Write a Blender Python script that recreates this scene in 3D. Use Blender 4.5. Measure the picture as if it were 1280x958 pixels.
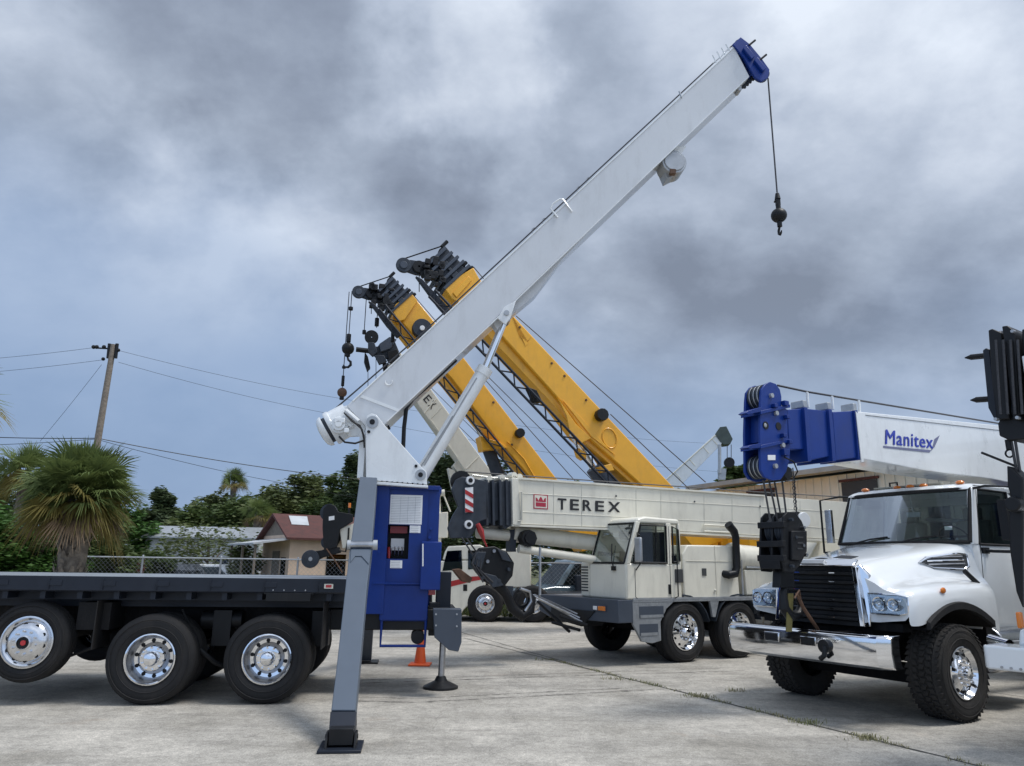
import bpy, bmesh, math, random
from mathutils import Vector, Matrix
random.seed(7)
for o in list(bpy.data.objects): bpy.data.objects.remove(o)
scn = bpy.context.scene
col = scn.collection
rad = math.radians
# ------------------------------------------------------------------ camera
F, H, PT, RO = 920.0, 1.68, math.atan(226/920.0), rad(0.8)
fw = Vector((0, math.cos(PT), math.sin(PT))); r0 = Vector((1, 0, 0)); u0 = Vector((0, -math.sin(PT), math.cos(PT)))
RT = r0*math.cos(RO) + u0*math.sin(RO); UP = u0*math.cos(RO) - r0*math.sin(RO)
CAM = Vector((0, 0, H))
cd = bpy.data.cameras.new('camera'); cam = bpy.data.objects.new('camera', cd); col.objects.link(cam)
cam.matrix_world = Matrix(((RT.x, UP.x, -fw.x, 0), (RT.y, UP.y, -fw.y, 0), (RT.z, UP.z, -fw.z, H), (0, 0, 0, 1)))
cd.sensor_fit = 'HORIZONTAL'; cd.sensor_width = 36; cd.lens = 36*F/1280; cd.clip_start = 0.1; cd.clip_end = 3000
scn.camera = cam
# ------------------------------------------------------------------ world
SUN_EL, SUN_AZ = 64, 100        # degrees; azimuth from +Y clockwise
wd = bpy.data.worlds.new('World'); scn.world = wd; wd.use_nodes = True
nt = wd.node_tree; nt.nodes.clear()
def N(t, **k):
    n = nt.nodes.new(t)
    for a, b in k.items(): setattr(n, a, b)
    return n
L = nt.links.new
wo = N('ShaderNodeOutputWorld'); bg = N('ShaderNodeBackground')
sky = N('ShaderNodeTexSky', sky_type='NISHITA', sun_disc=False)
sky.sun_elevation = rad(SUN_EL); sky.sun_rotation = rad(SUN_AZ); sky.air_density = 1.2; sky.dust_density = 2
tc = N('ShaderNodeTexCoord'); sp = N('ShaderNodeSeparateXYZ'); L(tc.outputs['Generated'], sp.inputs[0])
def mth(op, a, b=None, c=None, clamp=False):
    n = N('ShaderNodeMath', operation=op); n.use_clamp = clamp
    for i, v in enumerate((a, b, c)):
        if v is None: continue
        if isinstance(v, (int, float)): n.inputs[i].default_value = v
        else: L(v, n.inputs[i])
    return n.outputs[0]
X, Y, Z = sp.outputs
zc = mth('MAXIMUM', Z, 0.0); zd = mth('ADD', zc, 0.5)
cb = N('ShaderNodeCombineXYZ'); L(mth('DIVIDE', X, zd), cb.inputs[0]); L(mth('DIVIDE', Y, zd), cb.inputs[1]); L(mth('MULTIPLY', Z, .6), cb.inputs[2])
def noise(vec, sc, det, ro, dist=0, off=(0, 0, 0), scl=(1, 1, 1)):
    mp = N('ShaderNodeMapping'); mp.inputs['Location'].default_value = off; mp.inputs['Scale'].default_value = scl; L(vec, mp.inputs[0])
    n = N('ShaderNodeTexNoise'); n.inputs['Scale'].default_value = sc; n.inputs['Detail'].default_value = det
    n.inputs['Roughness'].default_value = ro; n.inputs['Distortion'].default_value = dist; L(mp.outputs[0], n.inputs[0])
    return n.outputs[0]
n1 = noise(cb.outputs[0], 1.9, 11, .56, .0, (3.1, 1.7, 0), (1, 1.3, 1))
n2 = noise(cb.outputs[0], 1.3, 3, .5, .0, (9.3, 4.2, 1))
n3 = noise(cb.outputs[0], 4.6, 12, .60, .10, (1.3, 7.2, 3))
# break-up of the directions in which the big banks of cloud lie
nw = N('ShaderNodeTexNoise'); nw.inputs['Scale'].default_value = 3.2; nw.inputs['Detail'].default_value = 6; nw.inputs['Roughness'].default_value = .55; L(tc.outputs['Generated'], nw.inputs[0])
def vmath(op, a_, b_):
    n = N('ShaderNodeVectorMath', operation=op)
    for i, v in enumerate((a_, b_)):
        if isinstance(v, tuple): n.inputs[i].default_value = v
        else: L(v, n.inputs[i])
    return n
wdir = vmath('ADD', tc.outputs['Generated'], vmath('MULTIPLY', vmath('SUBTRACT', nw.outputs[1], (.5, .5, .5)).outputs[0], (.62, .62, .62)).outputs[0]).outputs[0]
wdir = vmath('NORMALIZE', wdir, (0, 0, 0)).outputs[0]
# banks of cloud: azimuth (degrees right of +Y), elevation, radius, strength
BANKS = [(-28, 26, 15, .115), (-33, 21, 9, .06), (-17, 20, 9, .10), (-6, 38, 6, .07), (4, 33, 8, .08), (25, 33, 11, .15), (34, 28, 10, .06), (-38, 34, 7, .03), (16, 22, 9, .03), (-12, 13, 8, .03), (20, 15, 10, .02),
         (-25, 35, 10, -.10), (-15, 28, 9, -.11), (-8, 22, 8, -.08), (-22, 38, 8, -.08), (11, 37, 6, -.09), (17, 30, 9, -.05), (30, 22, 10, -.07), (22, 19, 12, -.05), (36, 37, 8, -.02), (3, 20, 12, -.02)]
cf = mth('SUBTRACT', mth('ADD', mth('MULTIPLY', n1, .60), mth('ADD', mth('MULTIPLY', n2, .30), mth('MULTIPLY', n3, .26))), .085)
for az_, el_, rr_, wt_ in BANKS:
    dv = (math.sin(rad(az_))*math.cos(rad(el_)), math.cos(rad(az_))*math.cos(rad(el_)), math.sin(rad(el_)))
    dp = vmath('DOT_PRODUCT', wdir, dv).outputs['Value']
    mr_ = N('ShaderNodeMapRange', interpolation_type='SMOOTHSTEP'); mr_.inputs[1].default_value = math.cos(rad(rr_*1.5)); mr_.inputs[2].default_value = 1.0
    mr_.inputs[3].default_value = 0; mr_.inputs[4].default_value = wt_*.80; L(dp, mr_.inputs[0]); cf = mth('ADD', cf, mr_.outputs[0])
rp = N('ShaderNodeValToRGB'); L(cf, rp.inputs[0])
e = rp.color_ramp.elements
e[0].position = .36; e[0].color = (.195, .23, .30, 1)
e[1].position = .70; e[1].color = (.72, .78, .87, 1)
for p_, c_ in ((.43, (.26, .305, .39)), (.49, (.33, .385, .48)), (.55, (.425, .485, .59)), (.61, (.54, .60, .70))):
    q = e.new(p_); q.color = c_ + (1,)
# blue-grey rain veil low over the horizon
ve = N('ShaderNodeMapRange', interpolation_type='SMOOTHSTEP'); ve.inputs[1].default_value = .05; ve.inputs[2].default_value = .42
ve.inputs[3].default_value = .86; ve.inputs[4].default_value = 0
L(mth('ADD', mth('ADD', Z, mth('MULTIPLY', X, .22)), mth('MULTIPLY', mth('SUBTRACT', n2, .5), -.5)), ve.inputs[0])
mx = N('ShaderNodeMix', data_type='RGBA'); L(ve.outputs[0], mx.inputs[0]); L(rp.outputs[0], mx.inputs[6]); mx.inputs[7].default_value = (.225, .33, .52, 1)
# brighter overcast overhead and behind the photographer
br = N('ShaderNodeMapRange', interpolation_type='SMOOTHSTEP'); br.inputs[1].default_value = -.35; br.inputs[2].default_value = .8
br.inputs[3].default_value = 1.75; br.inputs[4].default_value = 1.0
L(mth('SUBTRACT', Y, mth('MULTIPLY', mth('MAXIMUM', mth('SUBTRACT', Z, .6), 0), 1.5)), br.inputs[0])
vm = N('ShaderNodeMix', data_type='RGBA', blend_type='MULTIPLY'); vm.inputs[0].default_value = 1; L(mx.outputs[2], vm.inputs[6]); L(br.outputs[0], vm.inputs[7])
# a little of the clear sky above shines through the cover
sk = N('ShaderNodeMix', data_type='RGBA', blend_type='ADD'); sk.inputs[0].default_value = .006
L(vm.outputs[2], sk.inputs[6]); L(sky.outputs[0], sk.inputs[7])
L(sk.outputs[2], bg.inputs[0]); bg.inputs[1].default_value = 1.0; L(bg.outputs[0], wo.inputs[0])
# ------------------------------------------------------------------ sun
sl = bpy.data.lights.new('sun', 'SUN'); sl.energy = 2.4; sl.angle = rad(16); sl.color = (1, .975, .94)
so = bpy.data.objects.new('sun', sl); col.objects.link(so)
d = Vector((math.sin(rad(SUN_AZ))*math.cos(rad(SUN_EL)), math.cos(rad(SUN_AZ))*math.cos(rad(SUN_EL)), math.sin(rad(SUN_EL))))
so.rotation_euler = (-d).to_track_quat('-Z', 'Y').to_euler(); so.location = (0, 0, 30)
vs = scn.view_settings; vs.view_transform = 'Standard'; vs.look = 'None'; vs.exposure = 0.12; vs.gamma = 1; vs.use_curve_mapping = False

# ------------------------------------------------------------------ pixel <-> place helpers
def ray(u, v): return fw + RT*((u-640)/F) - UP*((v-479)/F)
def at(u, v, Yv): q = ray(u, v); return CAM + q*(Yv/q.y)
def gr(u, v, z=0.0): q = ray(u, v); return CAM + q*((z-H)/q.z)
class Fr:
    """local frame standing on the ground: origin, heading, scale"""
    def __init__(s, o, yaw=0, sc=1.0):
        s.o = Vector((o[0], o[1], o[2] if len(o) > 2 else 0)); s.yaw = yaw; s.s = sc
        s.m = Matrix.Translation(s.o) @ Matrix.Rotation(yaw, 4, 'Z') @ Matrix.Scale(sc, 4); s.i = s.m.inverted()
    def w(s, p): return s.m @ Vector(p)
    def p(s, u, v, ax=1, val=0.0):
        a = s.i @ CAM; b = s.i @ (CAM + ray(u, v)); q = b - a
        return a + q*((val - a[ax])/q[ax])
W0 = Fr((0, 0, 0))
def V(*a): return Vector(a)

# ------------------------------------------------------------------ materials
def mat(name, c, rough=.5, metal=0.0, coat=0.0, var=.12, vsc=3.0, bump=0.0, bsc=40.0, dirt=0.0, spec=.5, c2=None, emit=0):
    m = bpy.data.materials.new(name); m.use_nodes = True; t = m.node_tree; b = t.nodes['Principled BSDF']
    b.inputs['Roughness'].default_value = rough; b.inputs['Metallic'].default_value = metal; b.inputs['Coat Weight'].default_value = coat
    b.inputs['Coat Roughness'].default_value = .06; b.inputs['Specular IOR Level'].default_value = spec
    co = t.nodes.new('ShaderNodeTexCoord'); n = t.nodes.new('ShaderNodeTexNoise'); n.inputs['Scale'].default_value = vsc; n.inputs['Detail'].default_value = 6
    n.inputs['Roughness'].default_value = .6
    t.links.new(co.outputs['Object'], n.inputs[0])
    r = t.nodes.new('ShaderNodeValToRGB'); t.links.new(n.outputs[0], r.inputs[0])
    cc = c2 or tuple(x*(1-var) for x in c)
    r.color_ramp.elements[0].position = .35; r.color_ramp.elements[0].color = tuple(cc) + (1,)
    r.color_ramp.elements[1].position = .62; r.color_ramp.elements[1].color = tuple(c) + (1,)
    out = r.outputs[0]
    if dirt:
        n2 = t.nodes.new('ShaderNodeTexNoise'); n2.inputs['Scale'].default_value = 1.7; n2.inputs['Detail'].default_value = 9; n2.inputs['Roughness'].default_value = .72
        mp = t.nodes.new('ShaderNodeMapping'); mp.inputs['Scale'].default_value = (2.2, 2.2, .6); t.links.new(co.outputs['Object'], mp.inputs[0]); t.links.new(mp.outputs[0], n2.inputs[0])
        r2 = t.nodes.new('ShaderNodeValToRGB'); r2.color_ramp.elements[0].position = .5; r2.color_ramp.elements[1].position = .78
        r2.color_ramp.elements[0].color = (0, 0, 0, 1); r2.color_ramp.elements[1].color = (dirt,)*3 + (1,)
        t.links.new(n2.outputs[0], r2.inputs[0])
        mi = t.nodes.new('ShaderNodeMix'); mi.data_type = 'RGBA'; t.links.new(r2.outputs[0], mi.inputs[0]); t.links.new(out, mi.inputs[6]); mi.inputs[7].default_value = (.09, .075, .06, 1)
        out = mi.outputs[2]
    t.links.new(out, b.inputs['Base Color'])
    rr = t.nodes.new('ShaderNodeMapRange'); rr.inputs[3].default_value = max(0.02, rough*.85); rr.inputs[4].default_value = min(1, rough*1.2)
    t.links.new(n.outputs[0], rr.inputs[0]); t.links.new(rr.outputs[0], b.inputs['Roughness'])
    if bump:
        n3 = t.nodes.new('ShaderNodeTexNoise'); n3.inputs['Scale'].default_value = bsc; n3.inputs['Detail'].default_value = 4; t.links.new(co.outputs['Object'], n3.inputs[0])
        bm = t.nodes.new('ShaderNodeBump'); bm.inputs['Strength'].default_value = bump; bm.inputs['Distance'].default_value = .02
        t.links.new(n3.outputs[0], bm.inputs['Height']); t.links.new(bm.outputs[0], b.inputs['Normal'])
    return m
def glassmat(name, c=(.55, .62, .6), rough=.02):
    m = bpy.data.materials.new(name); m.use_nodes = True; t = m.node_tree; t.nodes.clear()
    o = t.nodes.new('ShaderNodeOutputMaterial'); tr = t.nodes.new('ShaderNodeBsdfTransparent'); tr.inputs[0].default_value = c + (1,)
    g = t.nodes.new('ShaderNodeBsdfGlossy'); g.inputs['Roughness'].default_value = rough; g.inputs[0].default_value = (.9, .95, 1, 1)
    f = t.nodes.new('ShaderNodeFresnel'); f.inputs[0].default_value = 1.55
    a = t.nodes.new('ShaderNodeMath'); a.operation = 'MULTIPLY_ADD'; a.inputs[1].default_value = .42; a.inputs[2].default_value = .015; a.use_clamp = True
    mi = t.nodes.new('ShaderNodeMixShader'); t.links.new(f.outputs[0], a.inputs[0]); t.links.new(a.outputs[0], mi.inputs[0]); t.links.new(tr.outputs[0], mi.inputs[1]); t.links.new(g.outputs[0], mi.inputs[2])
    t.links.new(mi.outputs[0], o.inputs[0]); return m
WHITE = mat('white_paint', (.78, .80, .80), .28, coat=.6, var=.05, dirt=.22)
CABWHITE = mat('gloss_white_paint', (.80, .82, .82), .22, coat=.9, var=.02, dirt=.03)
BOOMW = mat('pale_grey_boom_paint', (.63, .65, .67), .3, coat=.4, var=.05, vsc=1.2, dirt=.2)
CREAM = mat('cream_paint', (.77, .74, .63), .42, coat=.25, var=.06, dirt=.22)
CREAM2 = mat('aged_cream_paint', (.66, .64, .55), .5, coat=.1, var=.08, dirt=.3)
YELLOW = mat('yellow_paint', (.86, .42, .02), .42, coat=.25, var=.08, dirt=.22)
BLUE = mat('navy_paint', (.003, .028, .195), .38, coat=.10, spec=.3, var=.15, dirt=.05)
BLUE2 = mat('boom_blue_paint', (.004, .034, .225), .42, coat=.08, spec=.3, var=.15, dirt=.12)
SLATE = mat('slate_steel', (.060, .074, .098), .45, spec=.35, var=.1, dirt=.06)
GREYLEG = mat('grey_outrigger_paint', (.100, .125, .160), .48, spec=.3, var=.06, dirt=.06)
DECKTOP = mat('deck_steel_painted_sheen', (.26, .29, .32), .5, coat=.1, var=.2, vsc=6, dirt=.2)  # grey lightened in colour for the sheen at a grazing view, with dirt
NAVYBLK = mat('blue_black_steel', (.016, .021, .032), .42, spec=.3, var=.2, dirt=.05)
BLACK = mat('black_steel', (.010, .011, .013), .45, spec=.3, var=.3, dirt=.12)
MATTEBLACK = mat('chassis_black', (.006, .006, .007), .7, spec=.2, var=.3, dirt=.25)
DGREY = mat('dark_grey_paint', (.036, .046, .062), .5, spec=.35, var=.3, vsc=8, dirt=.25)
RUBBER = mat('rubber', (.015, .015, .016), .75, var=.25, vsc=9, bump=.15, bsc=60, dirt=.22, spec=.35)
TREAD = mat('dusty_tread_rubber', (.035, .033, .031), .88, var=.3, vsc=6, bump=.3, bsc=50, dirt=.35, spec=.3)
CHROME = mat('chrome', (.82, .83, .85), .07, 1.0, var=.05, bump=.02, bsc=6)
ALU = mat('polished_aluminium', (.72, .73, .75), .2, 1.0, var=.12, vsc=12)
BARREL = mat('rim_barrel_dark_reflection', (.34, .35, .37), .34, 1.0, var=.2, vsc=12)  # aluminium darkened in colour for the dark surroundings a polished barrel mirrors
STEEL = mat('bare_steel', (.45, .46, .48), .3, 1.0, var=.25, vsc=10)
PLATE = mat('tread_plate', (.30, .32, .34), .5, .3, var=.2, vsc=14, bump=.5, bsc=70, dirt=.3)
ROPE = mat('wire_rope', (.075, .075, .08), .55, .4, var=.4, vsc=60)
GLASS = glassmat('window_glass'); DARKGLASS = glassmat('tinted_glass', (.16, .19, .19))
LENS = glassmat('lamp_lens', (.85, .88, .9), .05)
RED = mat('red_paint', (.42, .022, .022), .4, coat=.3, var=.15)
WHT = mat('white_plate', (.80, .81, .82), .4, var=.05, vsc=20)
AMBER = mat('amber_lens', (.75, .20, .012), .2, coat=.6, var=.1)
REDLENS = mat('red_lens', (.5, .02, .03), .2, coat=.6, var=.1)
ORANGE = mat('cone_plastic', (.82, .115, .02), .5, var=.12)
TAN = mat('tan_render', (.74, .56, .42), .85, var=.12, vsc=2, bump=.1, dirt=.1)
TRIM = mat('brown_roof', (.105, .038, .032), .8, var=.35, vsc=5, bump=.3, bsc=30)
WOOD = mat('weathered_wood', (.25, .21, .17), .85, var=.35, vsc=9, bump=.4, bsc=25)
SEAT = mat('grey_seat_fabric', (.20, .21, .20), .9, var=.2)
TANSEAT = mat('beige_seat_fabric', (.34, .33, .27), .9, var=.2)
INT = mat('cab_interior_plastic', (.05, .052, .055), .7, var=.2)
LTEXT = mat('logo_blue', (.025, .05, .42), .4, var=.05); LTEXT2 = mat('logo_slate', (.16, .17, .28), .4, var=.05)
BTEXT = mat('lettering_black', (.02, .02, .022), .5, var=.05); CRED = mat('logo_red', (.42, .03, .06), .5, var=.05)
BRASS = mat('rusty_steel', (.14, .075, .045), .75, var=.4, vsc=14, bump=.3)
OLIVE = mat('olive_strap', (.13, .115, .035), .8, var=.3)
GALV = mat('galvanised_metal', (.44, .46, .48), .45, .5, var=.2, vsc=5)

# ------------------------------------------------------------------ mesh builder
class MB:
    def __init__(s, fr=W0): s.fr = fr; s.v = []; s.f = []; s.mi = []; s.k = 0
    def add(s, vs_, fs_):
        b = len(s.v); s.v += [s.fr.w(p) for p in vs_]; s.f += [tuple(b+i for i in f) for f in fs_]; s.mi += [s.k]*len(fs_); return s
    def addw(s, vs_, fs_):
        b = len(s.v); s.v += [Vector(p) for p in vs_]; s.f += [tuple(b+i for i in f) for f in fs_]; s.mi += [s.k]*len(fs_); return s
    def box(s, a, b):
        x0, y0, z0 = a; x1, y1, z1 = b
        return s.add([(x0,y0,z0),(x1,y0,z0),(x1,y1,z0),(x0,y1,z0),(x0,y0,z1),(x1,y0,z1),(x1,y1,z1),(x0,y1,z1)], BOXF)
    def hexa(s, p): return s.add(p, BOXF)
    def prism(s, pts, vec):
        pts = [Vector(p) for p in pts]; vec = Vector(vec); n = len(pts)
        return s.add(pts + [p+vec for p in pts], [tuple(range(n))[::-1], tuple(range(n, 2*n))] + [(i, (i+1) % n, n+(i+1) % n, n+i) for i in range(n)])
    def cyl(s, p0, p1, r, r1=None, n=16, cap=True):
        p0, p1 = Vector(p0), Vector(p1); r1 = r if r1 is None else r1; a = (p1-p0).normalized()
        t = Vector((0, 0, 1)) if abs(a.z) < .9 else Vector((1, 0, 0)); x = a.cross(t).normalized(); y = a.cross(x)
        vv = [p0+(x*math.cos(2*math.pi*i/n)+y*math.sin(2*math.pi*i/n))*r for i in range(n)] + [p1+(x*math.cos(2*math.pi*i/n)+y*math.sin(2*math.pi*i/n))*r1 for i in range(n)]
        ff = [(i, (i+1) % n, n+(i+1) % n, n+i) for i in range(n)]
        if cap: ff += [tuple(range(n))[::-1], tuple(range(n, 2*n))]
        return s.add(vv, ff)
    def tube(s, pts, r, n=8):
        pts = [Vector(p) for p in pts]; vv = []; ff = []; m = len(pts); x = None
        for i, p in enumerate(pts):
            a = (pts[min(i+1, m-1)]-pts[max(i-1, 0)]).normalized()
            if x is None: t = Vector((0, 0, 1)) if abs(a.z) < .9 else Vector((1, 0, 0)); x = a.cross(t).normalized()
            else: x = (x - a*x.dot(a)).normalized()
            y = a.cross(x); rr = r[i] if isinstance(r, (list, tuple)) else r
            vv += [p+(x*math.cos(2*math.pi*j/n)+y*math.sin(2*math.pi*j/n))*rr for j in range(n)]
        for i in range(m-1): ff += [(i*n+j, i*n+(j+1) % n, (i+1)*n+(j+1) % n, (i+1)*n+j) for j in range(n)]
        ff += [tuple(range(n))[::-1], tuple(range((m-1)*n, m*n))]
        return s.add(vv, ff)
    def lathe(s, prof, c, ax=(0, 1, 0), n=32, closed=False):
        c = Vector(c); a = Vector(ax).normalized(); t = Vector((0, 0, 1)) if abs(a.z) < .9 else Vector((1, 0, 0)); x = a.cross(t).normalized(); y = a.cross(x)
        m = len(prof); vv = []
        for (r, h) in prof:
            for j in range(n):
                g = 2*math.pi*j/n; vv.append(c + a*h + (x*math.cos(g)+y*math.sin(g))*max(r, 1e-4))
        R_ = m if closed else m-1
        return s.add(vv, [(i*n+j, i*n+(j+1) % n, ((i+1) % m)*n+(j+1) % n, ((i+1) % m)*n+j) for i in range(R_) for j in range(n)])
    def ball(s, c, r, n=14, sq=(1, 1, 1)):
        c = Vector(c); k = n//2; vv = [c+Vector((0, 0, r*sq[2]))]
        for i in range(1, k):
            for j in range(n):
                th = math.pi*i/k; g = 2*math.pi*j/n; vv.append(c+Vector((math.sin(th)*math.cos(g)*r*sq[0], math.sin(th)*math.sin(g)*r*sq[1], math.cos(th)*r*sq[2])))
        vv.append(c-Vector((0, 0, r*sq[2]))); ff = [(0, 1+j, 1+(j+1) % n) for j in range(n)]
        for i in range(k-2): ff += [(1+i*n+j, 1+(i+1)*n+j, 1+(i+1)*n+(j+1) % n, 1+i*n+(j+1) % n) for j in range(n)]
        l = len(vv)-1; ff += [(l, 1+(k-2)*n+(j+1) % n, 1+(k-2)*n+j) for j in range(n)]
        return s.add(vv, ff)
    def loft(s, rings, closed=True, caps=True):
        n = len(rings[0]); vv = [Vector(p) for r in rings for p in r]; ff = []
        for i in range(len(rings)-1):
            for j in range(n if closed else n-1): ff.append((i*n+j, i*n+(j+1) % n, (i+1)*n+(j+1) % n, (i+1)*n+j))
        if caps and closed: ff += [tuple(range(n))[::-1], tuple(range((len(rings)-1)*n, len(rings)*n))]
        return s.add(vv, ff)
    def build(s, name, mats, parent=None, bev=0.0, ang=38, sub=0, solid=0.0, fixn=True):
        if not isinstance(mats, (list, tuple)): mats = [mats]
        root = parent
        while root is not None and root.parent is not None: root = root.parent
        inv = ROOTS[root.name].i if root is not None else Matrix.Identity(4)
        vv = s.v
        loc = None
        if parent is None:
            loc = sum(vv, Vector())/len(vv); loc.z = min(v.z for v in vv); inv = Matrix.Translation(-loc)
        me = bpy.data.meshes.new(name); me.from_pydata([inv @ v for v in vv], [], s.f)
        for m_ in mats: me.materials.append(m_)
        bm = bmesh.new(); bm.from_mesh(me); bm.faces.ensure_lookup_table()
        for f_, k in zip(bm.faces, s.mi): f_.material_index = k; f_.smooth = True
        if fixn: bmesh.ops.recalc_face_normals(bm, faces=bm.faces)
        A = rad(ang)
        for e_ in bm.edges: e_.smooth = not (len(e_.link_faces) == 2 and e_.calc_face_angle(0) > A)
        bm.to_mesh(me); bm.free()
        o = bpy.data.objects.new(name, me); col.objects.link(o)
        if parent is not None: o.parent = parent
        else: o.location = loc
        if solid: q = o.modifiers.new('solid', 'SOLIDIFY'); q.thickness = solid; q.offset = 0
        if bev: q = o.modifiers.new('bevel', 'BEVEL'); q.width = bev; q.segments = 2; q.limit_method = 'ANGLE'; q.angle_limit = rad(30); q.harden_normals = False
        if sub: q = o.modifiers.new('sub', 'SUBSURF'); q.levels = sub; q.render_levels = sub
        return o
def islands(mb, name, mats, parent, **k):
    """one object per disconnected piece"""
    par = list(range(len(mb.v)))
    def fd(x):
        while par[x] != x: par[x] = par[par[x]]; x = par[x]
        return x
    for f_ in mb.f:
        for i in f_[1:]: par[fd(i)] = fd(f_[0])
    gs = {}
    for f_, m_i in zip(mb.f, mb.mi): gs.setdefault(fd(f_[0]), []).append((f_, m_i))
    for g_ in gs.values():
        ids = sorted({i for f_, _ in g_ for i in f_}); mp_ = {i: n for n, i in enumerate(ids)}; q = MB(mb.fr); q.v = [mb.v[i] for i in ids]; q.f = [tuple(mp_[i] for i in f_) for f_, _ in g_]; q.mi = [k_ for _, k_ in g_]
        q.build(name, mats, parent, **k)
BOXF = [(0,3,2,1),(4,5,6,7),(0,1,5,4),(1,2,6,5),(2,3,7,6),(3,0,4,7)]
ROOTS = {}
def tag(o, label=None, cat=None, group=None, kind=None):
    if label: o['label'] = label
    if cat: o['category'] = cat
    if group: o['group'] = group
    if kind: o['kind'] = kind
    return o
def thing(name, fr, label, cat, group=None):
    o = bpy.data.objects.new(name, None); col.objects.link(o); o.matrix_world = fr.m; o.empty_display_size = .3
    ROOTS[o.name] = fr; return tag(o, label, cat, group)
def arc(c, r, a0, a1, n, ax=(1, 0, 0), ay=(0, 0, 1)):
    c, ax, ay = Vector(c), Vector(ax), Vector(ay)
    return [c + ax*(r*math.cos(rad(a0+(a1-a0)*i/n))) + ay*(r*math.sin(rad(a0+(a1-a0)*i/n))) for i in range(n+1)]
def lerp(a, b, t): return Vector(a)*(1-t)+Vector(b)*t
def lettering(txt, quad, name, m, parent, out, bold=.02, thick=.004, smear=()):
    """text mesh stretched on the quad (bottom-left, bottom-right, top-right, top-left; world points)"""
    cu = bpy.data.curves.new('lettering', 'FONT'); cu.body = txt; cu.offset = bold; cu.space_character = 1.08
    to = bpy.data.objects.new('lettering_tmp', cu); col.objects.link(to); bpy.context.view_layer.update()
    me = bpy.data.meshes.new_from_object(to); bpy.data.objects.remove(to)
    xs = [v.co.x for v in me.vertices]; ys = [v.co.y for v in me.vertices]; x0, x1, y0, y1 = min(xs), max(xs), min(ys), max(ys)
    mb = MB(); A, B, C_, D = [Vector(q) for q in quad]; out = Vector(out)
    for k, (dx, dy) in enumerate(((0, 0),)+tuple(smear)):
        vv = []
        for v in me.vertices:
            a = (v.co.x-x0)/(x1-x0)+dx; b = (v.co.y-y0)/(y1-y0)+dy; vv.append((A*(1-a)+B*a)*(1-b)+(D*(1-a)+C_*a)*b+out*(thick+.0012*k))
        mb.addw(vv, [tuple(p.vertices) for p in me.polygons])
    bpy.data.meshes.remove(me)
    return mb.build(name, m, parent, fixn=False)

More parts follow.
